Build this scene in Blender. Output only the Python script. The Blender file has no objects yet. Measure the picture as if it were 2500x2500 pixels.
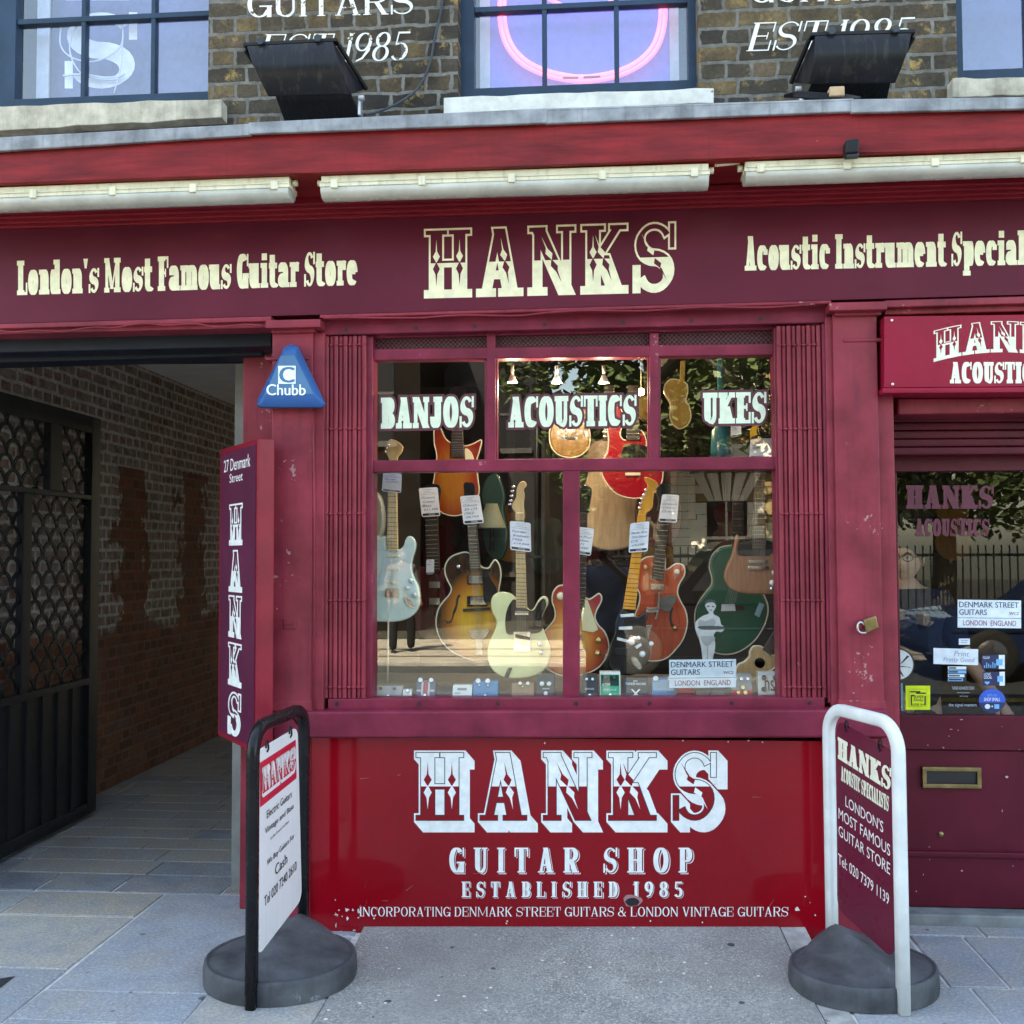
import bpy, bmesh, math, random
from mathutils import Vector, Matrix, noise
from mathutils.geometry import tessellate_polygon
random.seed(7)
SC = bpy.context.scene
COL = SC.collection
# ------------------------------------------------------------------ camera
FPX = 2500.0
CAMPOS = Vector((0.0, -4.375, 1.6))
FOOT = (1450.0, 1357.0)
_yaw = math.atan((FOOT[0]-1250)/FPX)
_pit = math.atan((FOOT[1]-1250)/FPX*math.cos(_yaw))
_f = Vector((-math.sin(_yaw)*math.cos(_pit), math.cos(_yaw)*math.cos(_pit), math.sin(_pit)))
_r0 = _f.cross(Vector((0, 0, 1))).normalized()
_u0 = _r0.cross(_f)
_roll = -0.004
_R = _r0*math.cos(_roll)+_u0*math.sin(_roll)
_U = _u0*math.cos(_roll)-_r0*math.sin(_roll)
cam = bpy.data.cameras.new('camera')
cam.sensor_width = 36; cam.lens = 36; cam.clip_start = 0.02; cam.clip_end = 500
camo = bpy.data.objects.new('camera', cam); COL.objects.link(camo)
camo.matrix_world = Matrix(((_R.x, _U.x, -_f.x, CAMPOS.x), (_R.y, _U.y, -_f.y, CAMPOS.y), (_R.z, _U.z, -_f.z, CAMPOS.z), (0, 0, 0, 1)))
SC.camera = camo
# ------------------------------------------------------------------ sky, sun, exposure
SUN_EL, SUN_AZ = math.radians(50), math.radians(-25)      # the sun stands behind the shop: its front is in the shade
w = bpy.data.worlds.new('World'); SC.world = w; w.use_nodes = True
nt = w.node_tree
sky = nt.nodes.new('ShaderNodeTexSky'); sky.sky_type = 'NISHITA'; sky.sun_disc = False
sky.sun_elevation = SUN_EL; sky.sun_rotation = SUN_AZ
sky.dust_density = 2.0; sky.air_density = 1.0
nt.links.new(sky.outputs[0], nt.nodes['Background'].inputs[0])
nt.nodes['Background'].inputs[1].default_value = 0.13
sl = bpy.data.lights.new('sun', 'SUN'); sl.energy = 5.0; sl.angle = math.radians(0.5); sl.color = (1, 0.95, 0.86)
slo = bpy.data.objects.new('sun', sl); COL.objects.link(slo)
_sd = Vector((math.sin(SUN_AZ)*math.cos(SUN_EL), math.cos(SUN_AZ)*math.cos(SUN_EL), math.sin(SUN_EL)))
slo.rotation_euler = _sd.to_track_quat('Z', 'Y').to_euler()
SC.view_settings.view_transform = 'Standard'
SC.view_settings.look = 'None'
SC.view_settings.exposure = 3.2
SC.view_settings.gamma = 1.0
SC.view_settings.use_white_balance = True            # balanced for open shade, as the photograph is
SC.view_settings.white_balance_temperature = 8200; SC.view_settings.white_balance_tint = 4
SC.cycles.max_bounces = 8; SC.cycles.transparent_max_bounces = 16; SC.cycles.glossy_bounces = 4
SC.cycles.diffuse_bounces = 4
SC.cycles.use_denoising = True
SC.cycles.caustics_reflective = False; SC.cycles.caustics_refractive = False
SC.cycles.sample_clamp_indirect = 8
# ------------------------------------------------------------------ measuring helpers (survey of the photograph into metres)
def ray(u, v):
    return _f+_R*((u-1250)/FPX)-_U*((v-1250)/FPX)
def U(u, v, Y=0.0):
    d = ray(u, v); return CAMPOS+d*((Y-CAMPOS.y)/d.y)
def G(u, v, z=0.0):
    d = ray(u, v); return CAMPOS+d*((z-CAMPOS.z)/d.z)
def PLN(u, v, p0, n):
    d = ray(u, v); return CAMPOS+d*((p0-CAMPOS).dot(n)/d.dot(n))
# ------------------------------------------------------------------ mesh builder
class MB:
    def __init__(s): s.v = []; s.f = []; s.m = []; s.s = []
    def add(s, vs, fs, mi=0, smooth=False):
        o = len(s.v); s.v += [tuple(p) for p in vs]
        for f in fs: s.f.append([i+o for i in f]); s.m.append(mi); s.s.append(smooth)
    def box(s, x0, x1, y0, y1, z0, z1, mi=0):
        s.add([(x0, y0, z0), (x1, y0, z0), (x1, y1, z0), (x0, y1, z0), (x0, y0, z1), (x1, y0, z1), (x1, y1, z1), (x0, y1, z1)],
              [(0, 3, 2, 1), (4, 5, 6, 7), (0, 1, 5, 4), (1, 2, 6, 5), (2, 3, 7, 6), (3, 0, 4, 7)], mi)
    def prism(s, pts, vec, mi=0, smooth=False, caps=True):
        pts = [Vector(p) for p in pts]; vec = Vector(vec); n = len(pts)
        vs = pts+[p+vec for p in pts]
        fs = [(i, (i+1) % n, n+(i+1) % n, n+i) for i in range(n)]
        s.add(vs, fs, mi, smooth)
        if caps:
            s.cap(pts, mi); s.cap([p+vec for p in pts], mi)
    def cap(s, pts, mi=0):
        if len(pts) <= 4: s.add(pts, [list(range(len(pts)))], mi)
        else: s.add(pts, [list(t) for t in tessellate_polygon([pts])], mi)
    def quad(s, a, b, c, d, mi=0): s.add([a, b, c, d], [(0, 1, 2, 3)], mi)
    def tube(s, path, r, n=10, mi=0, closed=False, caps=True):
        path = [Vector(p) for p in path]; N = len(path); rings = []
        rs = r if isinstance(r, (list, tuple)) else [r]*N
        up = None
        for i, p in enumerate(path):
            a = path[(i-1) % N] if (closed or i > 0) else path[i]
            b = path[(i+1) % N] if (closed or i < N-1) else path[i]
            t = (b-a).normalized()
            if up is None:
                up = Vector((0, 0, 1)) if abs(t.z) < .9 else Vector((1, 0, 0))
            x = t.cross(up)
            if x.length < 1e-5: x = t.cross(Vector((0.3, 1, 0.1)))
            x.normalize(); y = x.cross(t).normalized(); up = y
            rings.append([p+x*(rs[i]*math.cos(2*math.pi*k/n))+y*(rs[i]*math.sin(2*math.pi*k/n)) for k in range(n)])
        vs = [q for rg in rings for q in rg]; fs = []
        M = N if closed else N-1
        for i in range(M):
            j = (i+1) % N
            for k in range(n): fs.append((i*n+k, i*n+(k+1) % n, j*n+(k+1) % n, j*n+k))
        s.add(vs, fs, mi, True)
        if caps and not closed:
            s.add(rings[0], [list(range(n))[::-1]], mi); s.add(rings[-1], [list(range(n))], mi)
    def lathe(s, prof, org, axis='z', n=20, mi=0, smooth=True):
        org = Vector(org); vs = []; fs = []
        for r, h in prof:
            for k in range(n):
                c, d = r*math.cos(2*math.pi*k/n), r*math.sin(2*math.pi*k/n)
                vs.append(org+(Vector((c, d, h)) if axis == 'z' else Vector((c, h, d)) if axis == 'y' else Vector((h, c, d))))
        for i in range(len(prof)-1):
            for k in range(n): fs.append((i*n+k, i*n+(k+1) % n, (i+1)*n+(k+1) % n, (i+1)*n+k))
        s.add(vs, fs, mi, smooth)
        for i in (0, len(prof)-1):
            if prof[i][0] > 1e-5: s.add(vs[i*n:(i+1)*n], [list(range(n))], mi)
    def sphere(s, c, r, n=12, mi=0, sc=(1, 1, 1)):
        c = Vector(c); m = n//2; vs = []; fs = []
        for i in range(m+1):
            a = math.pi*i/m
            for k in range(n):
                b = 2*math.pi*k/n
                vs.append(c+Vector((r*sc[0]*math.sin(a)*math.cos(b), r*sc[1]*math.sin(a)*math.sin(b), r*sc[2]*math.cos(a))))
        for i in range(m):
            for k in range(n): fs.append((i*n+k, i*n+(k+1) % n, (i+1)*n+(k+1) % n, (i+1)*n+k))
        s.add(vs, fs, mi, True)
    def build(s, name, mats, parent=None, bevel=0, flat=False, seg=2):
        me = bpy.data.meshes.new(name); me.from_pydata(s.v, [], s.f)
        for i, p in enumerate(me.polygons): p.material_index = s.m[i]; p.use_smooth = s.s[i]
        if not flat:
            bm = bmesh.new(); bm.from_mesh(me)
            bmesh.ops.remove_doubles(bm, verts=bm.verts, dist=1e-5)
            bmesh.ops.recalc_face_normals(bm, faces=bm.faces)
            bm.to_mesh(me); bm.free()
        for m in (mats if isinstance(mats, (list, tuple)) else [mats]): me.materials.append(m)
        o = bpy.data.objects.new(name, me); COL.objects.link(o)
        if parent is not None: o.parent = parent
        if bevel:
            b = o.modifiers.new('bevel', 'BEVEL'); b.width = bevel; b.segments = seg; b.limit_method = 'ANGLE'; b.angle_limit = math.radians(40)
            me.shade_smooth() if hasattr(me, 'shade_smooth') else None
            o.modifiers.new('wn', 'WEIGHTED_NORMAL')
        return o
def tag(o, label=None, cat=None, group=None, kind=None):
    if label: o['label'] = label
    if cat: o['category'] = cat
    if group: o['group'] = group
    if kind: o['kind'] = kind
    return o
THINGS = []
def thing(name, label, cat, group=None):
    o = bpy.data.objects.new(name, None); COL.objects.link(o); o.empty_display_size = .05
    tag(o, label, cat, group); THINGS.append(o); return o
def close(t):
    """moves a thing's Empty to the base of its parts, which stay where they are"""
    lo = Vector((1e9,)*3); hi = -lo
    for c in t.children_recursive:
        if c.type == 'MESH':
            for v in c.data.vertices:
                for i in range(3): lo[i] = min(lo[i], v.co[i]); hi[i] = max(hi[i], v.co[i])
    b = Vector(((lo.x+hi.x)/2, (lo.y+hi.y)/2, lo.z)); t.location = b
    for c in t.children: c.matrix_parent_inverse = Matrix.Translation(-b)
    return t
def dup(root, loc, label=None, rz=0):
    r = root.copy(); COL.objects.link(r); r.location = loc; r.rotation_euler.z += rz
    if label: r['label'] = label
    for ch in list(root.children):
        c = ch.copy(); COL.objects.link(c); c.parent = r
        for g in list(ch.children):
            d = g.copy(); COL.objects.link(d); d.parent = c
    return r
def struct(name, mb, mat, **k):
    o = mb.build(name, mat, **k); o['kind'] = 'structure'; return o
def qbox(mb, tl, tr, br, bl, Y, depth, mi=0):
    """a board whose front face has these four surveyed corners on the plane y=Y"""
    mb.prism([U(*tl, Y), U(*tr, Y), U(*br, Y), U(*bl, Y)], (0, depth, 0), mi)
def rbox(mb, u0, v0, u1, v1, Y, depth, mi=0):
    """upright rectangular board through two surveyed corners on the plane y=Y"""
    a = U(u0, v0, Y); b = U(u1, v1, Y)
    mb.box(min(a.x, b.x), max(a.x, b.x), Y, Y+depth, min(a.z, b.z), max(a.z, b.z), mi)
# ------------------------------------------------------------------ materials
def nd(nt, t, **k):
    n = nt.nodes.new(t)
    for a, b in k.items(): setattr(n, a, b)
    return n
def ramp(nt, src, stops, interp='LINEAR'):
    r = nd(nt, 'ShaderNodeValToRGB'); r.color_ramp.interpolation = interp
    e = r.color_ramp.elements
    while len(e) < len(stops): e.new(0.5)
    for i, (p, c) in enumerate(stops):
        e[i].position = p; e[i].color = (*c, 1) if not isinstance(c, (int, float)) else (c, c, c, 1)
    nt.links.new(src, r.inputs[0]); return r.outputs[0]
def noise_tex(nt, vec, scale, detail=4, rough=.55, dist=0.0):
    n = nd(nt, 'ShaderNodeTexNoise'); n.inputs['Scale'].default_value = scale; n.inputs['Detail'].default_value = detail
    n.inputs['Roughness'].default_value = rough; n.inputs['Distortion'].default_value = dist
    nt.links.new(vec, n.inputs['Vector']); return n.outputs['Fac']
def mix(nt, fac, a, b, mode='MIX'):
    m = nd(nt, 'ShaderNodeMix', data_type='RGBA', blend_type=mode)
    for s, x in ((m.inputs[0], fac), (m.inputs[6], a), (m.inputs[7], b)):
        if hasattr(x, 'type') and hasattr(x, 'links'): nt.links.new(x, s)
        elif isinstance(x, (int, float)): s.default_value = x
        else: s.default_value = (*x, 1)
    return m.outputs[2]
def mapping(nt, vec, sc=(1, 1, 1), rot=(0, 0, 0), loc=(0, 0, 0)):
    m = nd(nt, 'ShaderNodeMapping'); m.inputs['Scale'].default_value = sc; m.inputs['Rotation'].default_value = rot; m.inputs['Location'].default_value = loc
    nt.links.new(vec, m.inputs['Vector']); return m.outputs[0]
def base(name):
    m = bpy.data.materials.new(name); m.use_nodes = True; t = m.node_tree
    b = t.nodes['Principled BSDF']; tc = nd(t, 'ShaderNodeTexCoord')
    return m, t, b, tc.outputs['Object']
def bump(t, b, src, strength=.2, dist=.002, prev=None):
    n = nd(t, 'ShaderNodeBump'); n.inputs['Strength'].default_value = strength; n.inputs['Distance'].default_value = dist
    t.links.new(src, n.inputs['Height'])
    if prev: t.links.new(prev, n.inputs['Normal'])
    t.links.new(n.outputs[0], b.inputs['Normal']); return n.outputs[0]
def paint(name, col, rough=.4, var=.25, scale=6, bmp=.15, stretch=(1, 1, 1), chips=0, chipcol=(.55, .5, .45), metal=0, coat=0, spec=.22, streak=0, streakcol=None, bscale=60, lighter=None):
    m, t, b, oc = base(name)
    v = mapping(t, oc, stretch)
    n1 = noise_tex(t, v, scale, 5, .6)
    dark = tuple(c*(1-var) for c in col); lite = lighter or tuple(min(1, c*(1+var)) for c in col)
    c = ramp(t, n1, [(.3, dark), (.7, lite)])
    if streak:
        sv = mapping(t, oc, (14, 14, 1.1))
        s = noise_tex(t, sv, 3, 4, .6)
        c = mix(t, ramp(t, s, [(.52, 0.), (.75, streak)]), c, streakcol or tuple(x*.45 for x in col))
    if chips:
        ch = noise_tex(t, oc, 38, 3, .7)
        ch2 = noise_tex(t, oc, 5, 2, .5)
        mul = nd(t, 'ShaderNodeMath', operation='MULTIPLY'); t.links.new(ch, mul.inputs[0]); t.links.new(ch2, mul.inputs[1])
        c = mix(t, ramp(t, mul.outputs[0], [(.46-chips, 0.), (.47-chips, 1.)]), c, chipcol)
    t.links.new(c, b.inputs['Base Color'])
    r = noise_tex(t, oc, scale*2.3, 4, .6)
    t.links.new(ramp(t, r, [(.3, max(.02, rough-.05)), (.7, min(1, rough+.06))]), b.inputs['Roughness'])
    b.inputs['Metallic'].default_value = metal; b.inputs['Specular IOR Level'].default_value = spec
    if coat: b.inputs['Coat Weight'].default_value = coat; b.inputs['Coat Roughness'].default_value = .05
    if bmp:
        p = bump(t, b, noise_tex(t, v, scale*1.3, 3, .5), bmp, .004)
        bump(t, b, noise_tex(t, v, bscale, 4, .6), bmp, .0015, p)
    return m
def plain(name, col, rough=.5, metal=0, spec=.5, coat=0, emit=None, estr=1):
    m, t, b, oc = base(name)
    n1 = noise_tex(t, oc, 25, 3, .6)
    t.links.new(ramp(t, n1, [(.3, tuple(c*.88 for c in col)), (.7, tuple(min(1, c*1.1) for c in col))]), b.inputs['Base Color'])
    b.inputs['Roughness'].default_value = rough; b.inputs['Metallic'].default_value = metal; b.inputs['Specular IOR Level'].default_value = spec
    b.inputs['Coat Weight'].default_value = coat
    if emit: b.inputs['Emission Color'].default_value = (*emit, 1); b.inputs['Emission Strength'].default_value = estr
    return m
def glass_mat(name, refl=.16, tint=(.97, .99, .98), wobble=.0, rough=0.0, film=0.0):
    m = bpy.data.materials.new(name); m.use_nodes = True; t = m.node_tree; t.nodes.clear()
    o = nd(t, 'ShaderNodeOutputMaterial'); tr = nd(t, 'ShaderNodeBsdfTransparent'); gl = nd(t, 'ShaderNodeBsdfGlossy')
    tr.inputs[0].default_value = (*tint, 1); gl.inputs['Roughness'].default_value = rough
    lw = nd(t, 'ShaderNodeLayerWeight'); lw.inputs['Blend'].default_value = .5; fr = nd(t, 'ShaderNodeMath', operation='POWER'); fr.inputs[1].default_value = 5; t.links.new(lw.outputs['Facing'], fr.inputs[0])
    mr = nd(t, 'ShaderNodeMapRange'); mr.inputs[1].default_value = 0; mr.inputs[2].default_value = 1; mr.inputs[3].default_value = refl; mr.inputs[4].default_value = 1
    mx = nd(t, 'ShaderNodeMixShader')
    t.links.new(fr.outputs[0], mr.inputs[0]); t.links.new(mr.outputs[0], mx.inputs[0]); t.links.new(tr.outputs[0], mx.inputs[1]); t.links.new(gl.outputs[0], mx.inputs[2])
    if wobble:
        tc = nd(t, 'ShaderNodeTexCoord'); n = noise_tex(t, tc.outputs['Object'], 1.3, 2, .4)
        b = nd(t, 'ShaderNodeBump'); b.inputs['Strength'].default_value = wobble; b.inputs['Distance'].default_value = .004
        t.links.new(n, b.inputs['Height']); t.links.new(b.outputs[0], gl.inputs['Normal'])
    out = mx.outputs[0]
    if film:
        tc = nd(t, 'ShaderNodeTexCoord'); df = nd(t, 'ShaderNodeBsdfDiffuse'); df.inputs[0].default_value = (.7, .72, .8, 1)
        f = ramp(t, noise_tex(t, tc.outputs['Object'], 2.2, 5, .65), [(.35, film*.4), (.75, film)])
        m2 = nd(t, 'ShaderNodeMixShader'); t.links.new(f, m2.inputs[0]); t.links.new(out, m2.inputs[1]); t.links.new(df.outputs[0], m2.inputs[2]); out = m2.outputs[0]
    t.links.new(out, o.inputs[0]); return m
def brick_mat(name, ax, cols, mortar, bw=.225, bh=.078, soot=None, bands=None, bstr=.6, msize=.011, seed=0.0, gr=.62):
    """bricks in the plane of the wall; ax: which object axis runs along the wall. cols: ramp of brick colours, one picked per brick"""
    m, t, b, oc = base(name)
    sx = nd(t, 'ShaderNodeSeparateXYZ'); t.links.new(oc, sx.inputs[0])
    cb = nd(t, 'ShaderNodeCombineXYZ'); t.links.new(sx.outputs[0 if ax == 'x' else 1], cb.inputs[0]); t.links.new(sx.outputs[2], cb.inputs[1])
    wob = nd(t, 'ShaderNodeTexNoise'); wob.inputs['Scale'].default_value = 14; wob.inputs['Detail'].default_value = 3; t.links.new(oc, wob.inputs['Vector'])
    sc = nd(t, 'ShaderNodeVectorMath', operation='MULTIPLY_ADD'); sc.inputs[1].default_value = (.034, .024, 0); sc.inputs[2].default_value = (seed, -.012, 0)
    t.links.new(wob.outputs['Color'], sc.inputs[0])
    ad = nd(t, 'ShaderNodeVectorMath', operation='ADD'); t.links.new(cb.outputs[0], ad.inputs[0]); t.links.new(sc.outputs[0], ad.inputs[1])
    br = nd(t, 'ShaderNodeTexBrick'); br.offset = .5; br.squash = .5; br.squash_frequency = 2
    br.inputs['Color1'].default_value = (0, 0, 0, 1); br.inputs['Color2'].default_value = (1, 1, 1, 1); br.inputs['Mortar'].default_value = (.5, .5, .5, 1)
    br.inputs['Scale'].default_value = 1; br.inputs['Brick Width'].default_value = bw; br.inputs['Row Height'].default_value = bh
    br.inputs['Mortar Size'].default_value = msize; br.inputs['Mortar Smooth'].default_value = .35
    t.links.new(ad.outputs[0], br.inputs['Vector'])
    c = ramp(t, br.outputs['Color'], cols)
    fine = noise_tex(t, oc, 70, 4, .7)
    c = mix(t, ramp(t, fine, [(.3, .0), (.7, .55)]), c, tuple(x*.35 for x in cols[0][1]))
    if soot:
        s = noise_tex(t, oc, soot[1], 5, .7)
        c = mix(t, ramp(t, s, [(soot[2], 0.), (soot[3], 1.)]), c, soot[0])
        if len(soot) > 4:
            s2 = noise_tex(t, mapping(t, oc, loc=(3.1, 2.2, 1.7)), soot[5], 6, .75)
            c = mix(t, ramp(t, s2, [(soot[6], 0.), (soot[7], 1.)]), c, soot[4])
    mn = noise_tex(t, oc, 30, 4, .7)
    mc = ramp(t, mn, [(.3, tuple(x*.55 for x in mortar)), (.7, mortar)])
    if bands: c, mc = bands(t, oc, sx, c, mc, br)
    c = mix(t, br.outputs['Fac'], c, mc)
    grime = noise_tex(t, mapping(t, oc, loc=(7, 1, 4)), 4.5, 6, .75)
    c = mix(t, ramp(t, grime, [(.40, 0.), (.68, gr)]), c, tuple(x*.45 for x in cols[0][1]))
    t.links.new(c, b.inputs['Base Color']); b.inputs['Roughness'].default_value = .9; b.inputs['Specular IOR Level'].default_value = .2
    inv = nd(t, 'ShaderNodeMath', operation='SUBTRACT'); inv.inputs[0].default_value = 1; t.links.new(br.outputs['Fac'], inv.inputs[1])
    p = bump(t, b, inv.outputs[0], bstr, .009)
    bump(t, b, noise_tex(t, oc, 55, 5, .7), .5, .005, p)
    return m
# ------------------------------------------------------------------ lettering: letters drawn as stems, bowls and slabs
def arc(cx, cy, rx, ry, a0, a1, n=14):
    return [(cx+rx*math.cos(math.radians(a0+(a1-a0)*i/n)), cy+ry*math.sin(math.radians(a0+(a1-a0)*i/n))) for i in range(n+1)]
class Face:
    """a lettering style: stem T, thin t, slab overhang sl, slab thickness st, width factor wf; heights: cap 1"""
    def __init__(s, T, t, sl, st, wf=1.0, xh=.7, slant=0.0, gap=.05):
        s.T, s.t, s.sl, s.st, s.wf, s.xh, s.slant, s.gap = T, t, sl, st, wf, xh, slant, gap
    def widths(s, pts, over=None):
        out = []
        for i in range(len(pts)):
            a = pts[max(0, i-1)]; b = pts[min(len(pts)-1, i+1)]
            dx, dy = b[0]-a[0], b[1]-a[1]; l = math.hypot(dx, dy) or 1
            out.append(math.sqrt((s.T*dy/l)**2+(s.t*dx/l)**2))
        return out
    def glyph(s, ch):
        T, t, sl, st = s.T, s.t, s.sl, s.st
        L = []                                               # ('p', pts, widths) strokes, ('r', x0,y0,x1,y1) slabs
        W = {'I': 1.0, 'l': 1., 'i': 1., "'": .6, 'M': 1.6, 'N': 1.15, 'm': 1.62, '1': .8, 'J': .85, 'A': 1.12, 'K': 1.12, 'W': 1.5, 'f': .8, 't': .8, 'r': .85, 'H': 1.15, 'R': 1.1, 'G': 1.08, 'O': 1.08, 'D': 1.05, 'V': 1.1, '&': 1.2, '.': .5, ' ': .36}.get(ch, 1.0)
        w = .62*s.wf*W
        if ch in 'Ili\'1.': w = max(T+2*sl, .1) if ch != "'" and ch != '.' else T*.9
        xh = s.xh
        def stem(x, y0=0, y1=1, wd=None, top=True, bot=True):
            wd = wd or T
            L.append(('p', [(x, y0), (x, y1)], [wd, wd]))
            if bot and st: L.append(('r', x-wd/2-sl, y0, x+wd/2+sl, y0+st))
            if top and st: L.append(('r', x-wd/2-sl, y1-st, x+wd/2+sl, y1))
        def P(pts, wd=None):
            if isinstance(wd, (int, float)): wd = [wd]*len(pts)
            L.append(('p', pts, wd or s.widths(pts)))
        def slab(x, y, up=True, wd=None):
            wd = T if wd is None else wd
            if st: L.append(('r', x-wd/2-sl, y, x+wd/2+sl, y+st) if up else ('r', x-wd/2-sl, y-st, x+wd/2+sl, y))
        xl = T/2+sl; xr = w-T/2-sl; t2 = max(t, .55*T)
        beak = max(.3*T, t*.6)
        if ch == 'H': stem(xl); stem(xr); P([(xl, .5), (xr, .5)], t)
        elif ch == 'I' or ch == '1':
            stem(xl)
            if ch == '1': P([(xl-T*.9, .80), (xl, .93)], t)
        elif ch == 'A':
            P([(sl+t2/2, 0), (w/2-.1*T, 1)], t2); P([(w-sl-T/2, 0), (w/2-.05*T, 1)], T); P([(w*.25, .3), (w*.72, .3)], t)
            slab(sl+t2/2, 0, True, t2); slab(w-sl-T/2, 0)
        elif ch == 'V':
            P([(sl+T/2, 1), (w/2+.05*T, 0)], T); P([(w-sl-t2/2, 1), (w/2+.1*T, 0)], t2)
            slab(sl+T/2, 1, False); slab(w-sl-t2/2, 1, False, t2)
        elif ch == 'N':
            a, b = t2/2+sl, w-t2/2-sl
            stem(a, wd=t2); stem(b, wd=t2, bot=False); P([(a, 1), (b, 0)], T)
        elif ch == 'M':
            a, b = t2/2+sl, w-T/2-sl
            stem(a, wd=t2); stem(b, wd=T*.85); P([(a+t2*.2, 1), ((a+b)/2, .1)], T*.62); P([((a+b)/2, .1), (b-T*.1, 1)], t2*.5)
        elif ch == 'K':
            stem(xl); P([(xl, .40), (w-sl-t2/2, 1)], t2); P([(xl+(w-xl)*.28, .55), (w-sl-T/2, 0)], T)
            slab(w-sl-t2/2, 1, False, t2); slab(w-sl-T/2, 0)
        elif ch in 'SC' or ch in 'sc' or ch in 'GO' or ch in 'oe5968&':
            h = xh if ch in 'scoe' else 1.0
            ry = (h-t)/4; rx = w/2-T/2
            if ch in 'Ss':
                up = arc(w/2, h-t/2-ry, rx, ry, 25, 270, 18); lo = arc(w/2, t/2+ry, rx, ry, 90, -155, 18)
                pts = up[:-1]+[(w/2, h/2)]+lo[1:]
                n = len(pts); wd = []
                for i, (x, y) in enumerate(pts):
                    f = i/(n-1); k = max(0, 1-abs(f-.5)/.26); k = min(1, k*1.6)
                    e = abs(f-.5)*2
                    wd.append(t+(T*1.02-t)*k if k > 0 else t+(T*.5-t)*max(0, (e-.85)/.15))
                L.append(('p', pts, wd))
                L.append(('r', w-beak-.02*w, h*.64, w-.0*w, h)); L.append(('r', 0, 0, beak+.02*w, h*.36))
            elif ch in 'Oo': P(arc(w/2, h/2, rx, h/2-t/2, 0, 360, 28))
            elif ch in 'Cc':
                P(arc(w/2, h/2, rx, h/2-t/2, 42, 318, 22)); L.append(('r', w-beak, h*.64, w, h))
                if ch == 'c': L.pop(); L.append(('r', w*.6, h*.62, w, h*.84))
            elif ch == 'G':
                P(arc(w/2, .5, rx, .5-t/2, 42, 330, 22)); L.append(('r', w-beak, .64, w, 1)); L.append(('r', w-T*1.0, 0, w, .42)); L.append(('r', w*.5, .42-st*.9 if st else .36, w+.02, .44))
            elif ch == 'e':
                P(arc(w/2, h/2, rx, h/2-t/2, 2, 318, 22)); P([(T*.5, h*.5), (w-T*.4, h*.5)], t)
            elif ch == '9': P(arc(w/2, .68, rx, .32-t/2, 0, 360, 22)); P([(w-T/2, .68), (w-T*.6, .4), (w*.6, .12), (w*.25, t/2)], [T, T*.9, T*.6, t])
            elif ch == '6': P(arc(w/2, .32, rx, .32-t/2, 0, 360, 22)); P([(T/2, .32), (T*.6, .6), (w*.4, .88), (w*.75, 1-t/2)], [T, T*.9, T*.6, t])
            elif ch == '8': P(arc(w/2, .75-t*.1, rx*.85, .25-t*.4, 0, 360, 20)); P(arc(w/2, .27, rx, .27-t/2, 0, 360, 22))
            elif ch == '5': P([(w*.9, 1-t*.8), (w*.2, 1-t*.8)], t*1.6); P([(w*.22, 1), (w*.18, .55)], t*1.2); P(arc(w*.45, .31, w*.52-T/2, .31-t/2, 130, -150, 20))
            elif ch == '&': P(arc(w*.42, .76, w*.2, .24-t/2, 0, 360, 18), t*1.3); P(arc(w*.40, .27, w*.36, .27-t/2, 60, 330, 18)); P([(w*.3, .62), (w-T*.5, 0)], T*.8); P([(w*.95, .5), (w*.62, .1)], t)
        elif ch in 'BRPD':
            stem(xl, top=True, bot=True)
            if ch == 'D': P([(xl, 1-t/2), (w*.5, 1-t/2)]+arc(w*.5, .5, w*.5-T/2, .5-t/2, 90, -90, 16)+[(xl, t/2)])
            else:
                ly = .46 if ch != 'P' else .42
                c = (1+ly)/2; r = (1-ly)/2
                q = w*.55
                P([(xl, 1-t/2), (q, 1-t/2)]+arc(q, c, w*.97-q-T/2, r-t/2, 90, -90, 12)+[(xl, ly+t/2)])
                if ch == 'B': P([(xl, .52-t/2), (q, .52-t/2)]+arc(q, .26, w-q-T/2, .26-t/2, 90, -90, 12)+[(xl, t/2)])
                if ch == 'R': P([(w*.52, .5), (w-T*.55-sl*.5, 0)], T); slab(w-T*.5-sl*.5, 0, True, T*.8)
        elif ch in 'EFL':
            stem(xl)
            if ch in 'EF': P([(xl, 1-t/2), (w, 1-t/2)], t); L.append(('r', w-beak, .66, w, 1)); P([(xl, .52), (w*.78, .52)], t); L.append(('r', w*.78-beak*.7, .4, w*.78, .64))
            if ch in 'EL': P([(xl, t/2), (w, t/2)], t); L.append(('r', w-beak, 0, w, .36))
        elif ch == 'T':
            stem(w/2, top=False); P([(0, 1-t/2), (w, 1-t/2)], t); L.append(('r', 0, .64, beak, 1)); L.append(('r', w-beak, .64, w, 1))
        elif ch == 'U':
            a = T/2+sl; b = w-t2/2-sl
            P([(a, 1), (a, .3)]+arc((a+b)/2, .3, (b-a)/2, .3-t/2, 180, 360, 14)+[(b, 1)], [T, T]+[T+(t2-T)*i/14 if i > 7 else max(t, T*(1-i/9)) if i > 3 else T for i in range(15)]+[t2])
            slab(a, 1, False); slab(b, 1, False, t2)
        elif ch == 'J':
            b = w-T/2-sl
            P([(b, 1), (b, .28)]+arc(b-(b-T/2)/2, .28, (b-T/2)/2, .28-t/2, 0, -180, 12)+[(T/2, .36)]); slab(b, 1, False)
        elif ch in 'nmhur':
            T = T*(.74 if ch == 'm' else .86); xl = T/2+sl; xr = w-T/2-sl
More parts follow.
